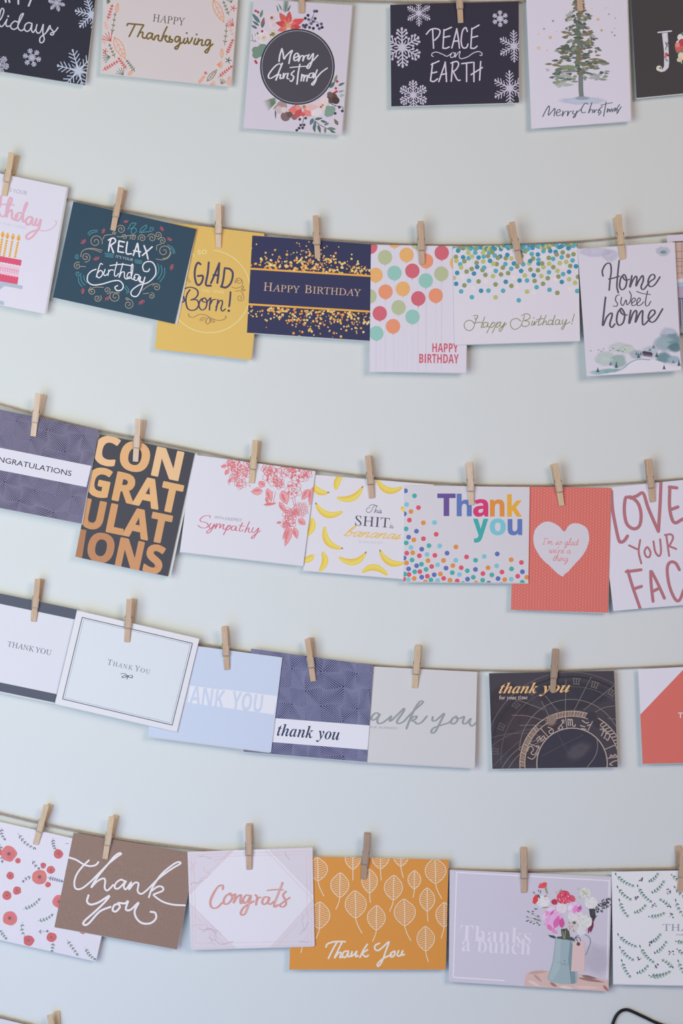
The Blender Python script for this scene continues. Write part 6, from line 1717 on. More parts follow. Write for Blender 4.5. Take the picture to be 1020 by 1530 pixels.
def vein(x, y, a, n, step, w0, q):
    g = [(x, y)]
    for i in range(n):
        a += rr.uniform(-.7, .7)
        x += step * math.cos(a)
        y += step * math.sin(a)
        g.append((x, y))
    c.S(g, w0, q, 1.5, 'marble_print', sub=2, cap=False)


for a in ((130, 780, .8, 8), (180, 730, 1.0, 8), (200, 850, .3, 8), (160, 810, .3, 7), (220, 830, 1.6, 6), (190, 905, -.2, 8), (250, 880, -.8, 5), (300, 900, .2, 5), (210, 760, 1.2, 7), (80, 770, -.6, 5),
          (880, 680, 1.2, 8), (930, 740, 1.7, 7), (900, 640, .8, 5), (920, 830, 2.0, 5), (940, 880, 2.6, 5), (70, 470, -.6, 6), (110, 300, 1.3, 6), (130, 420, .2, 5), (170, 340, 1.4, 5), (60, 300, .3, 5), (240, 300, -.7, 5), (310, 280, -1.0, 5), (760, 230, 1.5, 4), (130, 260, 1.0, 6)):
    vein(a[0], a[1], a[2], a[3], 17, rr.uniform(1.6, 4.2), rr.choice(((184, 166, 184), (200, 182, 196), (168, 148, 168), (206, 178, 190))))
rg = (202, 154, 152)
c.S("305,502 304,476 278,480 245,520 218,575 216,620 238,642 270,632 300,602|362,545 335,545 312,582 318,610 345,606 372,572 366,540 350,532 372,550 395,540 390,580 382,604 408,562 436,545 432,580 436,606 458,590|500,548 474,548 450,580 458,604 484,592 508,548 494,612 466,680 442,690 436,670 462,632 530,590|541,546 553,560 546,614|550,588 564,566 582,562|638,560 606,562 590,596 606,614 636,590 642,562 632,600 650,612 672,595|738,458 706,540 678,615 684,632 704,618|628,512 690,506 742,508|762,520 742,548 760,585 762,615 738,632 718,620 740,600 790,565", 16, rg, cal=.4)
c.S("300,484 276,490 250,530 226,585|500,600 470,670 446,684|730,470 704,545 684,610", 4, (226, 190, 186), 3, cal=.2)
c.build()

c = Card('orange card with white skeleton leaves and script thank you', (425, 1240, 4),
         [(437, 1279), (670, 1284.5), (665.5, 1448.7), (432, 1448.7)], 2, (206, 142, 68), W5, group=GR5, tilt=-1, open_px=(.4, .5))
P = 'leaf_print'
lf = (228, 206, 188)


def skel(cx, cy, w, h, sx, sy):
    """leaf outline with midrib, veins and stem ending at sx, sy"""
    P = 'leaf_print/%d_%d' % (cx, cy)
    bx, by = cx + (sx - cx) * .35 * 0, cy + h
    tx = cx + (cx - sx) * .12
    pts = [(bx, by), (cx - w * .5, cy + h * .75), (cx - w * .86, cy + h * .4), (cx - w, cy), (cx - w * .84, cy - h * .45), (tx - w * .3, cy - h * .88), (tx, cy - h), (tx + w * .3, cy - h * .88), (cx + w * .84, cy - h * .45), (cx + w, cy), (cx + w * .86, cy + h * .4), (cx + w * .5, cy + h * .75)]
    c.S(pts, 5, lf, 2, P, closed=True, sub=4)
    c.S([(sx, sy), ((sx + bx) / 2 - (sx - bx) * .15, (sy + by) / 2), (bx, by), (cx, cy), (tx, cy - h)], 5, lf, 2, P, cap=False)
    n = max(6, int(h / 7))
    prof = ((-1, 0), (-.88, .3), (-.45, .84), (0, 1), (.4, .86), (.75, .5), (1, 0))
    for i in range(n):
        t = -.78 + 1.6 * i / (n - 1)
        y = cy + h * t * .95
        te = max(-.99, t - .2 * (1 - abs(t)) - .08)
        hw = 0
        for (a0, b0), (a1, b1) in zip(prof, prof[1:]):
            if a0 <= te <= a1:
                hw = w * .94 * (b0 + (b1 - b0) * (te - a0) / (a1 - a0))
        x = cx + (tx - cx) * max(0, -t)
        for g in (-1, 1):
            c.S([(x, y), (x + g * hw, y - hw * .3)], 2.8, lf, 2, P, straight=True, cap=False)


for a in ((200, 235, 56, 68, 235, 396), (408, 175, 45, 60, 408, 302), (573, 170, 50, 62, 578, 302), (695, 165, 42, 52, 710, 286), (902, 245, 62, 74, 940, 412), (330, 330, 54, 72, 306, 475), (508, 306, 46, 70, 513, 436), (650, 345, 54, 72, 627, 488), (775, 298, 38, 54, 768, 405), (425, 445, 63, 80, 463, 618), (852, 416, 45, 68, 857, 548), (718, 493, 63, 78, 755, 663), (548, 525, 53, 72, 525, 668), (952, 507, 48, 72, 935, 648), (208, 510, 62, 78, 186, 650), (843, 650, 52, 72, 860, 790), (110, 600, 45, 62, 97, 735)):
    skel(*a)
w = (230, 214, 208)
c.S("248,700 256,682 300,668 362,668|312,672 284,722 262,768|342,674 318,722 298,766 322,735 338,735 330,762 348,758|382,724 356,728 346,752 362,762 382,730 378,756 396,752 404,724 396,756 418,742 432,724 424,756 440,752|494,684 470,720 450,762|496,716 466,738 484,758 500,750", 10, w, 3)
c.S("566,678 542,690 540,712 560,720 592,696 624,668 606,720 580,790 560,815 556,800 590,768 640,745|655,725 634,738 634,758 654,752 660,726|682,722 672,748 690,752 706,722|706,722 700,748 716,744", 10, w, 3)
c.build()

c = Card('lilac card with a photograph of peonies in a teal enamel jug', (660, 1260, 3.923),
         [(671.5, 1299.5), (913.6, 1309.7), (908.5, 1481.3), (670.2, 1466.5)], 1, (183, 178, 195), W5R, group=GR5, tilt=-1, open_px=(.5, .6))
wl = (208, 203, 217)
c.S("366,805 66,785 86,170 980,219 966,795", 7, wl, 1, 'frame_print', straight=True, cap=False)
c.T('Thanks', 'B', (106, 570), (520, 590), 94, (201, 195, 211), 2)
c.T('a', 'B', (116, 633), (166, 634), 94, (201, 195, 211), 3)
c.T('bunch', 'B', (205, 638), (518, 655), 94, (201, 195, 211), 3)
c.crop(780, 1310, 7.286)
P = 'photograph_print'
c.wash(800, 900, 200, (172, 166, 184), ry=200, lay=1, a=.35, part='photograph_shading')
cl = (192, 164, 162)
c.PG([(20, 1192), (40, 1060), (120, 1020), (220, 1012), (300, 1030), (600, 1050), (700, 1070), (850, 1110), (942, 1135), (942, 1260), (400, 1222)], cl, 2, P, smooth=False)
for a in ((60, 1130, 200, 1195, (206, 182, 178)), (120, 1060, 220, 1150, (172, 140, 140)), (300, 1150, 380, 1200, (140, 112, 108)), (600, 1100, 900, 1150, (140, 110, 108)), (640, 1075, 820, 1110, (128, 102, 104)), (560, 1200, 860, 1210, (206, 178, 172)), (880, 1180, 940, 1250, (150, 110, 104)), (60, 1050, 280, 1030, (176, 146, 138)), (400, 1195, 560, 1215, (210, 186, 180))):
    c.leaf(a[0], a[1], a[2], a[3], 34, a[4], 3, P)
# jug
jt = (142, 160, 168)
c.PG("356,660 350,760 330,920 270,1110 300,1140 420,1168 540,1168 600,1150 600,1030 566,900 556,690 480,672 380,668", jt, 5, P, smooth=False)
for a, q in (((520, 690, 560, 760, 580, 1160, 530, 1168, 500, 900), (114, 134, 144)), ((370, 680, 420, 680, 410, 1000, 330, 1130, 290, 1110, 350, 920), (152, 168, 175))):
    c.PG([(a[i], a[i + 1]) for i in range(0, len(a), 2)], q, 6, P, smooth=False)
c.PG("280,632 340,640 364,655 362,672 330,668 300,655", (60, 74, 82), 6, P, smooth=False)
c.PG("372,655 430,648 540,655 570,680 560,700 480,684 380,672", (66, 78, 84), 6, P, smooth=False)
c.S("380,930 460,945 540,940|420,955 500,962", 3, (96, 122, 130), 7, P)
c.D(462, 914, 7, (96, 116, 126), 7, P)
c.arc(480, 945, 100, 160, 20, 0.1, (96, 122, 130), 7, P, n=3)
c.S("575,660 620,632 680,630 728,660 742,710 720,780 690,850", 9, (112, 128, 136), 6, P)
c.PG("550,715 590,700 660,700 682,720 680,1032 530,1030 540,880", (196, 172, 174), 8, P, smooth=False)
c.D(610, 732, 20, (84, 66, 70), 9, P)
c.arc(600, 690, 32, 150, 380, 7, (92, 76, 80), 9, P, n=14)
c.S("572,660 590,680 612,730", 6, (80, 70, 76), 9, P)
# stems and foliage
c.PG("420,570 500,560 520,640 510,680 440,684 425,620", (74, 78, 74), 7, P, smooth=False)
c.S("440,600 452,670|470,590 462,670", 9, (140, 140, 104), 8, P)
for a in ((40, 430, 72, 445), (50, 370, 85, 392), (35, 488, 80, 470), (75, 500, 110, 490), (130, 340, 152, 362), (95, 408, 130, 400), (100, 378, 130, 378), (115, 520, 140, 500), (160, 420, 190, 440), (175, 535, 200, 515), (150, 460, 210, 490), (120, 450, 160, 470), (145, 350, 170, 350), (150, 490, 180, 520), (115, 160, 140, 190), (205, 145, 190, 185), (170, 160, 185, 140), (190, 210, 200, 250), (170, 230, 185, 250)):
    c.leaf(*a, 13, R.choice(((74, 92, 90), (92, 112, 104), (62, 80, 84))), 7, P)
c.S("60,440 200,480|100,390 200,470|80,480 200,480", 3, (112, 128, 118), 6, P)
for i in range(70):
    t = i / 70
    x, y = 770 + 190 * t + R.uniform(-25, 25), 400 - 150 * t + R.uniform(-45, 45)
    a = R.uniform(-2.4, .6)
    c.leaf(x, y, x + 34 * math.cos(a), y + 34 * math.sin(a), 11, R.choice(((62, 68, 76), (78, 84, 92), (54, 58, 66))), 8, P)
c.PG("725,350 790,350 800,440 770,500 740,440", (60, 60, 66), 8, P, smooth=False)
c.leaf(760, 440, 715, 625, 46, (130, 60, 92), 9, P)
c.leaf(770, 480, 740, 615, 34, (106, 48, 76), 10, P)


def bloom(x, y, r, q, seed, lay, n=26, var=22):
    r_ = random.Random(seed)
    c.PG([(x + r * (.86 + .12 * r_.random()) * math.cos(i * .524), y + r * (.8 + .12 * r_.random()) * math.sin(i * .524)) for i in range(12)], q, lay, P)
    for i in range(n * 3):
        a, d = r_.uniform(0, 6.28), r * math.sqrt(r_.random()) * .86
        v = r_.randint(-var, var)
        c.D(x + d * math.cos(a), y + d * math.sin(a), r * r_.uniform(.06, .2), tuple(max(20, min(235, u + v)) for u in q), lay + 1, P, n=7, ry=r * r_.uniform(.03, .09), rot=a + 1.57)


wh = (200, 198, 203)
bloom(690, 180, 70, (190, 190, 192), 1, 9)
bloom(750, 280, 78, wh, 2, 9)
bloom(230, 270, 76, (202, 200, 206), 3, 9)
bloom(680, 490, 88, (196, 197, 196), 4, 10, 34)
bloom(430, 340, 66, (206, 194, 206), 5, 10)
bloom(580, 430, 90, (200, 194, 202), 6, 10)
bloom(640, 590, 60, (198, 196, 206), 7, 9)
bloom(450, 225, 84, (196, 70, 96), 8, 11, 60, 34)
bloom(530, 245, 50, (200, 84, 110), 9, 11, 30, 30)
bloom(350, 275, 36, (168, 54, 74), 10, 11, 16, 20)
c.leaf(400, 170, 430, 130, 14, (130, 150, 96), 12, P)
for x, y, r in ((680, 180, 20), (660, 160, 14), (610, 130, 12), (620, 225, 12), (375, 170, 12)):
    c.D(x, y, r, (168, 178, 140), 12, P)
for x, y, r in ((430, 200, 6), (470, 240, 6), (500, 215, 6), (450, 260, 6), (520, 270, 6), (405, 245, 6)):
    c.D(x, y, r, (226, 190, 200), 13, P, n=6)
# big pink peony
bloom(330, 455, 118, (214, 162, 200), 11, 12, 30, 20)
for a in ((230, 440, 300, 340, 50, (204, 134, 186)), (260, 370, 370, 330, 46, (224, 184, 212)), (220, 480, 250, 380, 40, (222, 180, 208)), (300, 520, 360, 400, 60, (218, 158, 202)), (350, 560, 400, 420, 70, (196, 96, 160)), (430, 560, 430, 440, 60, (186, 78, 140)), (270, 520, 330, 590, 50, (206, 106, 168)), (320, 560, 380, 620, 50, (214, 128, 180)), (300, 420, 350, 360, 26, (188, 90, 158)), (380, 500, 440, 470, 44, (176, 70, 128)), (350, 470, 372, 600, 36, (226, 176, 210))):
    c.leaf(*a[:5], a[5], 14, P)
bloom(560, 340, 74, (214, 176, 208), 12, 12, 24, 18)
for a in ((560, 400, 590, 300, 54, (206, 130, 184)), (600, 390, 640, 310, 46, (196, 100, 168)), (500, 370, 540, 300, 50, (226, 196, 220)), (600, 330, 650, 350, 30, (176, 78, 148))):
    c.leaf(*a[:5], a[5], 14, P)
bloom(545, 545, 66, (190, 180, 182), 13, 12, 20, 14)
for i in range(22):
    c.D(545 + R.uniform(-55, 55), 540 + R.uniform(-55, 55), 5, R.choice(((130, 100, 96), (214, 178, 178), (90, 96, 84))), 14, P, n=6)
c.D(565, 500, 18, (96, 100, 88), 14, P)
# carnations
c.PG("172,120 185,85 240,58 268,70 260,110 220,125", (206, 66, 78), 15, P, smooth=False)
c.PG("240,112 262,115 278,190 262,180", (120, 142, 108), 14, P, smooth=False)
c.PG("150,190 168,215 172,260 140,298 112,285 118,230", (206, 60, 66), 15, P, smooth=False)
c.leaf(165, 190, 195, 240, 20, (70, 88, 84), 14, P)
c.leaf(235, 215, 270, 208, 16, (196, 70, 90), 14, P)
for i in range(12):
    c.D(215 + R.uniform(-35, 40), 92 + R.uniform(-20, 20), 6, (224, 96, 100), 16, P, n=6)
c.leaf(210, 338, 290, 330, 14, (150, 130, 110), 14, P)
c.build()

c = Card('white card at the right edge with green eucalyptus sprigs around serif thank you', (900, 1255, 5.567),
         [(913.5, 1302.6), (1148, 1298), (1149, 1475), (915.8, 1470.2)], 2, (205, 204, 222), W5R, group=GR5, tilt=-1.2, open_px=(-.4, 1))
P = 'sprig_print'
g1, g2 = (140, 164, 154), (84, 112, 104)
spr = [(110, 292, 250, 380, 8), (125, 400, 228, 492, 7), (140, 508, 205, 630, 7), (292, 390, 398, 510, 8), (415, 445, 505, 350, 7), (385, 640, 505, 612, 7), (270, 612, 350, 550, 5), (390, 352, 455, 288, 5), (565, 565, 485, 500, 5), (575, 292, 660, 350, 5), (600, 400, 700, 480, 6), (608, 510, 670, 625, 6)]
spr += [(x0 + 20, y0 + 503, x1 + 20, y1 + 503, n) for x0, y0, x1, y1, n in spr[:9]] + [(388, 1130, 552, 1098, 8), (610, 845, 690, 850, 4), (620, 910, 700, 960, 5), (630, 1015, 690, 1120, 6)]
for x0, y0, x1, y1, n in spr:
    c.branch(x0, y0, x1, y1, max(4, n - 2), 30, g1, 2.2, lw=13, part=P, col2=g2, bend=.08, ang=.7)
    c.leaf(x0 + 2, y0 + 2, x0 - 6, y0 - 22 if abs(y1 - y0) > 60 else y0 - 8, 12, (70, 88, 96), 1, P)
for x, y in ((318, 332), (548, 428), (286, 488), (427, 547), (570, 628), (405, 862), (570, 935), (307, 993), (448, 1053)):
    for i in range(6):
        c.D(x + R.uniform(-20, 20), y + R.uniform(-20, 20), 6, (78, 72, 92), 2, P, n=6)
    c.S([(x - 18, y + 12), (x, y), (x + 18, y - 14)], 3, (96, 92, 110), 1, P)
for i in range(24):
    x0, y0 = 720 + (i % 8) * 85, (330, 900, 1080)[i // 8]
    c.branch(x0, y0, x0 + 60, y0 + 50, 5, 22, g1, 2.5, lw=10, part=P)
c.T('THANK YOU', 'I', (498, 756), (1130, 762), 56, (138, 136, 154))
c.T('FOR', 'R', (612, 796), (672, 797), 15, (138, 136, 154))
c.build()

# ---- row 6
Card('plain white card corner at the bottom left below the lowest twine', (0, 1480, 4.25),
     [(-80, 1503), (102, 1546), (70, 1690), (-112, 1650)], 1, (206, 206, 222), W5L, tilt=-1).build()

# ------------------------------------------------------------------ twine
TW = mat((.42, .33, .27), 'jute_twine')
nt = TW.node_tree
n_ = nt.nodes.new('ShaderNodeTexNoise')
n_.inputs['Scale'].default_value = 900
r_ = nt.nodes.new('ShaderNodeValToRGB')
r_.color_ramp.elements[0].color = (.33, .25, .19, 1)
r_.color_ramp.elements[1].color = (.60, .49, .40, 1)
nt.links.new(n_.outputs['Fac'], r_.inputs['Fac'])
nt.links.new(r_.outputs['Color'], nt.nodes['Principled BSDF'].inputs['Base Color'])
nt.nodes['Principled BSDF'].inputs['Roughness'].default_value = .9

TWY = -3.9 * MM


def twine(pts, label, rad=.85, y=TWY, name='twine', group=None):
    g = cr(pts, 10)
    P = [Vector(wpos(a, b, y)) for a, b in g]
    # ends run into the wall outside the picture
    P[0].y = P[-1].y = -.4 * MM
    # resample evenly
    L = [0]
    for a, b in zip(P, P[1:]):
        L.append(L[-1] + (b - a).length)
    step = .0009
    n = int(L[-1] / step)
    Q = []
    j = 0
    for i in range(n + 1):
        d = L[-1] * i / n
        while j < len(L) - 2 and L[j + 1] < d:
            j += 1
        t = (d - L[j]) / max(1e-9, L[j + 1] - L[j])
        Q.append(P[j].lerp(P[j + 1], t))
    root = empty(name, P[len(P) // 2])
    tag(root, label, 'twine', group)
    off = root.location.copy()
    for s in (0, 1):
        path = []
        for i, p in enumerate(Q):
            d = (Q[min(i + 1, n)] - Q[max(0, i - 1)]).normalized()
            up = Vector((0, 0, 1)) - d * d.z
            up.normalize()
            bk = d.cross(up)
            a = i * step / .0058 * 2 * math.pi + s * math.pi
            jit = 1 + .12 * math.sin(i * .37 + s)
            path.append(p + (up * math.cos(a) + bk * math.sin(a)) * rad * .55 * MM * jit - off)
        V, F = tube(path, rad * .72 * MM, 6)
        mesh_obj('strand', V, F, TW, root, smooth=True)
    return root


twine([(-240, -90), (-60, -50), (150, -32), (350, -12), (500, 0), (600, 3), (700, 3.5), (790, 1.5), (900, -4), (1080, -16), (1260, -46)], 'jute twine along the top edge of the picture carrying the christmas cards', 1.05)
twine([(-240, 222), (-70, 262), (0, 276), (98, 297), (225, 322), (300, 335), (385, 347), (447, 354), (545, 361.5), (622, 365.5), (705, 366), (758, 365.5), (855, 361), (921, 356), (1020, 347.5), (1090, 341), (1260, 318)], 'jute twine of the second row carrying the birthday cards', .85)
twine([(-240, 538), (-70, 586), (0, 604), (67.5, 623), (149, 643), (220, 658), (300, 674.5), (371, 688.5), (475, 702.5), (543, 711.5), (600, 717.5), (695, 723.8), (755, 725.2), (842, 725), (920, 722.3), (1020, 715), (1090, 709), (1260, 688)], 'jute twine of the third row passing above the rainbow thank you card', .85)
twine([(-240, 842), (-70, 882), (0, 896), (115, 923), (200, 942), (297, 961.5), (355, 971.5), (421, 981.6), (478, 987), (565, 994), (616, 997.5), (720, 1001.3), (819, 1002), (930, 998), (1020, 994), (1090, 990), (1260, 974)], 'jute twine of the fourth row passing above the clock card', .85)
twine([(-240, 1152), (-70, 1199), (0, 1215.5), (56, 1229), (109, 1240.5), (171, 1252.5), (240, 1262), (303, 1269.5), (371, 1276), (460, 1283), (548, 1290), (620, 1295.5), (671, 1298.5), (775, 1301), (920, 1299), (1015, 1297.8), (1090, 1297), (1260, 1290)], 'thicker jute twine of the fifth row passing above the kraft card', 1.2)
twine([(-240, 1460), (-70, 1502), (0, 1518.5), (45, 1530), (85, 1541), (160, 1560), (300, 1592), (420, 1612)], 'jute twine crossing the bottom left corner of the picture', .85)

# ------------------------------------------------------------------ clothespins
def wood(tint, name='pin_wood'):
    m = bpy.data.materials.new(name)
    m.use_nodes = True
    nt = m.node_tree
    b = nt.nodes['Principled BSDF']
    b.inputs['Roughness'].default_value = .55
    b.inputs['Specular IOR Level'].default_value = .3
    tc = nt.nodes.new('ShaderNodeTexCoord')
    mp = nt.nodes.new('ShaderNodeMapping')
    mp.inputs['Scale'].default_value = (900, 900, 60)
    n = nt.nodes.new('ShaderNodeTexNoise')
    n.inputs['Scale'].default_value = 1
    n.inputs['Detail'].default_value = 4
    oi = nt.nodes.new('ShaderNodeObjectInfo')
    r = nt.nodes.new('ShaderNodeValToRGB')
    r.color_ramp.elements[0].position = .3
    r.color_ramp.elements[1].position = .7
    r.color_ramp.elements[0].color = (*[v * .84 for v in tint], 1)
    r.color_ramp.elements[1].color = (*[min(1, v * 1.1) for v in tint], 1)
    ad = nt.nodes.new('ShaderNodeVectorMath')
    nt.links.new(tc.outputs['Object'], mp.inputs['Vector'])
    nt.links.new(mp.outputs[0], ad.inputs[0])
    nt.links.new(oi.outputs['Random'], ad.inputs[1])
    nt.links.new(ad.outputs[0], n.inputs['Vector'])
    nt.links.new(n.outputs['Fac'], r.inputs['Fac'])
    nt.links.new(r.outputs['Color'], b.inputs['Base Color'])
    return m


WOODS = {'y': wood((.72, .54, .35)), 'm': wood((.64, .45, .305)), 'p': wood((.78, .60, .45)), 'b': wood((.47, .33, .235))}
steel = mat((.46, .43, .41), 'spring_steel')
steel.node_tree.nodes['Principled BSDF'].inputs['Metallic'].default_value = .8
steel.node_tree.nodes['Principled BSDF'].inputs['Roughness'].default_value = .35
PL = 49.5 * MM
PW = 3.2 * MM      # half width


def half(sections, name):
    """sections: (z, y_outer, y_inner, half width); lofted stick with softened corners"""
    V, F = [], []
    ch = .35 * MM
    for z, yo, yi, hw in sections:
        sg = 1 if yi > yo else -1
        V += [(-hw + ch, yo, z), (hw - ch, yo, z), (hw, yo + sg * ch, z), (hw, yi - sg * ch * .5, z), (hw - ch * .5, yi, z), (-hw + ch * .5, yi, z), (-hw, yi - sg * ch * .5, z), (-hw, yo + sg * ch, z)]
    n = 8
    for i in range(len(sections) - 1):
        for j in range(n):
            k = (j + 1) % n
            F.append((i * n + j, i * n + k, (i + 1) * n + k, (i + 1) * n + j))
    F.append(tuple(range(n))[::-1])
    F.append(tuple(range((len(sections) - 1) * n, len(sections) * n)))
    if sections[0][1] > sections[0][2]:
        F = [f[::-1] for f in F]
    me = bpy.data.meshes.new(name)
    me.from_pydata(V, [], F)
    return me


m1 = MM
# front half: local y measured from the face of the card (0), negative towards the camera
FR = [(0, -1.3, -.15, .90), (.015, -1.6, -.1, .97), (.12, -2.2, -.1, 1), (.30, -2.9, -.15, 1), (.312, -2.45, -.2, 1), (.326, -2.45, -.2, 1), (.338, -3.1, -.3, 1), (.50, -3.9, -.9, 1), (.565, -4.2, -1.3, 1), (.58, -4.3, -1.9, 1), (.62, -4.5, -1.9, 1), (.635, -4.6, -1.6, 1), (.80, -5.2, -2.6, 1), (.97, -5.7, -3.7, 1), (1.0, -5.6, -4.0, .93)]
# back half: local y measured from the wall (0)
BK = [(0.01, -4.2, -5.9, .92), (.12, -3.4, -5.85, 1), (.42, -1.4, -3.5, 1), (.46, -1.1, -2.5, 1), (.54, -.9, -2.5, 1), (.56, -.9, -3.3, 1), (.58, -.9, -2.9, 1), (.63, -.9, -2.9, 1), (.80, -.7, -3.0, 1), (.97, -.6, -2.6, 1), (.995, -.8, -2.5, .93)]
front_me = {k: half([(z * PL, a * m1, b * m1, w * PW) for z, a, b, w in FR], 'front_half') for k in WOODS}
back_me = {k: half([(z * PL, a * m1, b * m1, w * PW) for z, a, b, w in BK], 'back_half') for k in WOODS}
for k in WOODS:
    front_me[k].materials.append(WOODS[k])
    back_me[k].materials.append(WOODS[k])


def spring_mesh():
    V, F = [], []
    zc, yc, rc = .595 * PL, -2.0 * MM, 1.45 * MM
    pts = []
    turns = 6
    for i in range(turns * 10 + 1):
        a = 2 * math.pi * i / 10
        x = (-PW - .5 * MM) + (2 * PW + 1.0 * MM) * i / (turns * 10)
        pts.append((x, yc + rc * math.cos(a), zc + rc * math.sin(a)))
    a = tube(pts, .36 * MM, 6)
    w = PW + .45 * MM
    zg, yg = .319 * PL, -2.62 * MM
    b = tube([(w, yc - rc, zc), (w, yc - rc - .3 * MM, zc - 3 * MM), (w, yg - .1 * MM, zg + 1 * MM), (w - .15 * MM, yg, zg), (w - .8 * MM, yg, zg), (-w + .8 * MM, yg, zg), (-w + .15 * MM, yg, zg), (-w, yg - .1 * MM, zg + 1 * MM), (-w, yc - rc - .3 * MM, zc - 3 * MM), (-w, yc - rc, zc)], .36 * MM, 6)
    for vs, fs in (a, b):
        o = len(V)
        V += vs
        F += [tuple(i + o for i in f) for f in fs]
    me = bpy.data.meshes.new('spring')
    me.from_pydata(V, [], F)
    me.polygons.foreach_set('use_smooth', [True] * len(me.polygons))
    me.materials.append(steel)
    return me


spring_me = spring_mesh()
proto = None
# x,y of top, x,y of bottom, layer of the card, sideways lean of the back half (px at the top), wood, what it holds, row
pins = [
    (449, -46, 451, 20, 1, 1, 'm', 'pinning the merry christmas wreath card at the top edge', 1),
    (684.2, -31, 688, 34.6, 1, 0, 'm', 'pinning the navy peace on earth card', 1),
    (863, -49, 866.4, 17, 1, 1, 'm', 'pinning the fir tree card at the top edge', 1),
    (17.5, 228, 6.8, 292.7, 2, 5, 'y', 'pinning the pink birthday cake card', 2),
    (181.3, 280, 168.8, 344.6, 3, 2, 'm', 'pinning the dark teal relax card', 2),
    (326.4, 304.8, 326.4, 370.5, 1, 1.5, 'p', 'pinning the mustard yellow card', 2),
    (471.3, 321.9, 474.5, 386.5, 2, 1, 'm', 'pinning the navy card with gold confetti', 2),
    (628, 330.4, 630.4, 395, 3, 0, 'm', 'pinning the balloon card', 2),
    (764.1, 331.5, 776.5, 394.6, 4, -1.5, 'm', 'leaning left, pinning the green and blue confetti dot card', 2),
    (923.8, 320.5, 929.8, 387.7, 5, 0, 'y', 'pinning the home sweet home card', 2),
    (57.3, 587.5, 49.7, 652, 4, 5, 'p', 'pinning the patterned congratulations card with a white band', 3),
    (206.5, 625.7, 202.5, 689.8, 3, 6, 'p', 'pinning the copper lettered congratulations card', 3),
    (381.2, 657.4, 376, 722, 2, 3, 'y', 'pinning the sympathy card with coral roses', 3),
    (549.5, 680.5, 555.6, 744.5, 1, 1, 'm', 'pinning the banana card', 3),
    (701.2, 690.6, 703.9, 754.7, 2, -.5, 'p', 'pinning the rainbow thank you card', 3),
    (829.4, 692.3, 838.8, 755.7, 1, -2, 'y', 'leaning left, pinning the coral heart card', 3),
    (968.5, 685.6, 974.5, 750, 0, 0, 'm', 'pinning the white card with dusty rose handwriting', 3),
    (56.6, 865, 50.3, 928.6, 1, 3, 'm', 'pinning the thank you card with dark grey bars', 4),
    (193.4, 895, 189.8, 959.4, 4, 4, 'm', 'pinning the line-framed thank you card', 4),
    (335.2, 936.7, 339.2, 1000.6, 3, -1, 'm', 'pinning the pale blue card', 4),
    (459, 954.3, 468, 1018, 2, 4, 'm', 'leaning left, pinning the patterned thank you card with a white band', 4),
    (624.7, 964.7, 619.4, 1027.7, 1, 0, 'y', 'pinning the pale grey script card', 4),
    (830.2, 970.3, 825, 1033.7, 1, 1, 'b', 'darker brown, pinning the astronomical clock card', 4),
    (69.5, 1203, 53.2, 1261.4, 1, 4, 'y', 'leaning right, pinning the poppy card', 5),
    (167, 1220, 157, 1283.3, 2, 4, 'y', 'leaning right, pinning the brown kraft card', 5),
    (370.9, 1233.6, 372.3, 1299, 3, 0, 'm', 'pinning the congrats card with marbled corners', 5),
    (548.7, 1246.7, 543, 1313, 2, 0, 'b', 'pinning the orange leaf card', 5),
    (782.6, 1268.4, 782.4, 1333.4, 1, 0, 'm', 'pinning the card with the jug of peonies', 5),
    (1022, 1267, 1015, 1332, 2, -6, 'm', 'at the right edge pinning the eucalyptus card', 5),
    (74, 1516, 88, 1580, 1, 8, 'y', 'poking up at the bottom left corner of the picture', 6),
]
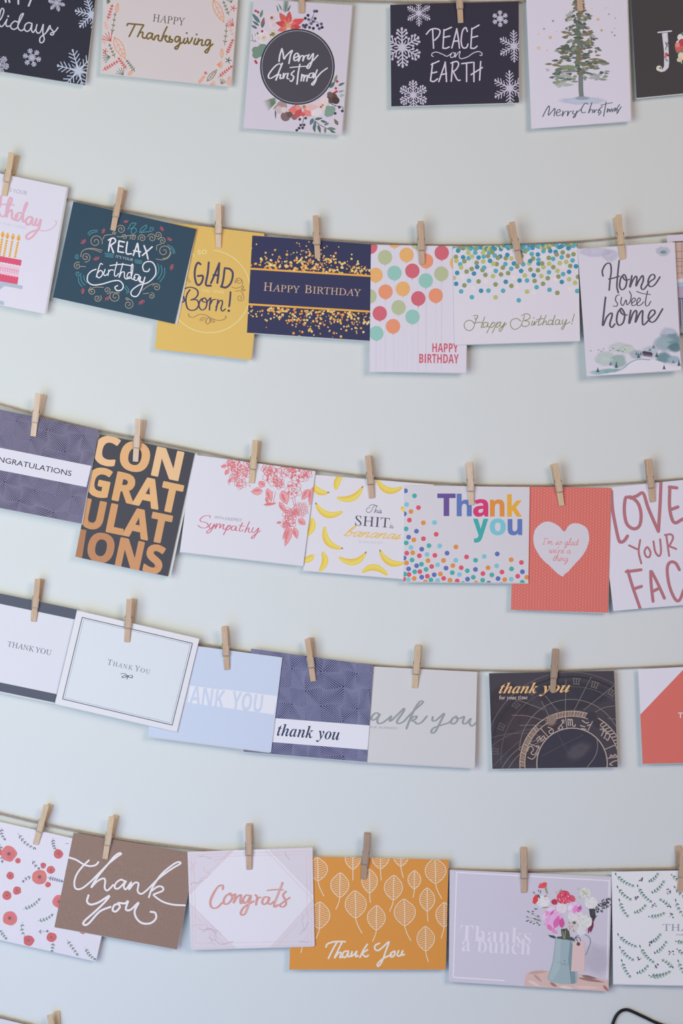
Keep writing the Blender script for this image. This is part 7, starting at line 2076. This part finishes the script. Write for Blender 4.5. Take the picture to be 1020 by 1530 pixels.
for i, (tx, ty, bx, by, lev, lean, wk, txt, row) in enumerate(pins):
    yc = -(6.75 + 1.4 * lev) * MM - .5 * MM
    b = Vector(wpos(bx, by, yc))
    t = Vector(wpos(tx, ty, yc - 4.5 * MM))
    ang = math.atan2(t.x - b.x, t.z - b.z)
    sc = math.hypot(t.x - b.x, t.z - b.z) / PL
    r = empty('clothespin', b, (0, ang, 0)) if proto is None else proto.copy()
    if proto is None:
        for nm, me in (('front_half', front_me[wk]), ('back_half', back_me[wk]), ('spring', spring_me)):
            o = bpy.data.objects.new(nm, me)
            COL.objects.link(o)
            o.parent = r
        proto = r
        kids = list(r.children)
    else:
        COL.objects.link(r)
        r.location = b
        r.rotation_euler = (0, ang, 0)
        kids = []
        for ch in proto.children:
            k = ch.copy()
            COL.objects.link(k)
            k.parent = r
            kids.append(k)
    tone = {'y': 'pale yellow', 'm': 'tan', 'p': 'pinkish', 'b': 'brown'}[wk]
    tag(r, 'small %s wooden clothespin %s' % (tone if wk != 'b' else 'wooden', txt) if wk != 'b' else 'small brown wooden clothespin ' + txt, 'clothespin',
        'clothespins on the %s line' % ('top', 'second', 'third', 'fourth', 'fifth', 'lowest')[row - 1])
    for k in kids:
        base = k.name.split('.')[0]
        k.scale = (1, 1, sc)
        if base == 'front_half':
            k.data = front_me[wk]
        elif base == 'spring':
            # the coil sits between the halves
            k.location = (0, 0, 0)
        else:
            k.data = back_me[wk]
            k.location = (0, -b.y, 0)
            k.rotation_euler = (0, math.atan2(lean * PX, PL), 0)

# ------------------------------------------------------------------ black cable
bk = mat((.012, .012, .016), 'black_rubber')
bk.node_tree.nodes['Principled BSDF'].inputs['Roughness'].default_value = .35
g = [(880, 2500), (890, 1900), (900, 1620), (912, 1545), (918, 1522), (926, 1511.5), (936, 1508.5), (947, 1512.5), (963, 1520), (985, 1530), (1030, 1545), (1080, 1570), (1110, 1640), (1120, 1800), (1122, 2540)]
path = [Vector(wpos(a, b, -2.4 * MM)) for a, b in cr(g, 8)]
off = Vector(wpos(936, 1508.5, -2.4 * MM))
V, F = tube([p - off for p in path], 1.75 * MM, 10)
tag(mesh_obj('cable', V, F, bk, smooth=True, loc=off), 'black electric cable looping at the bottom right corner', 'cable')
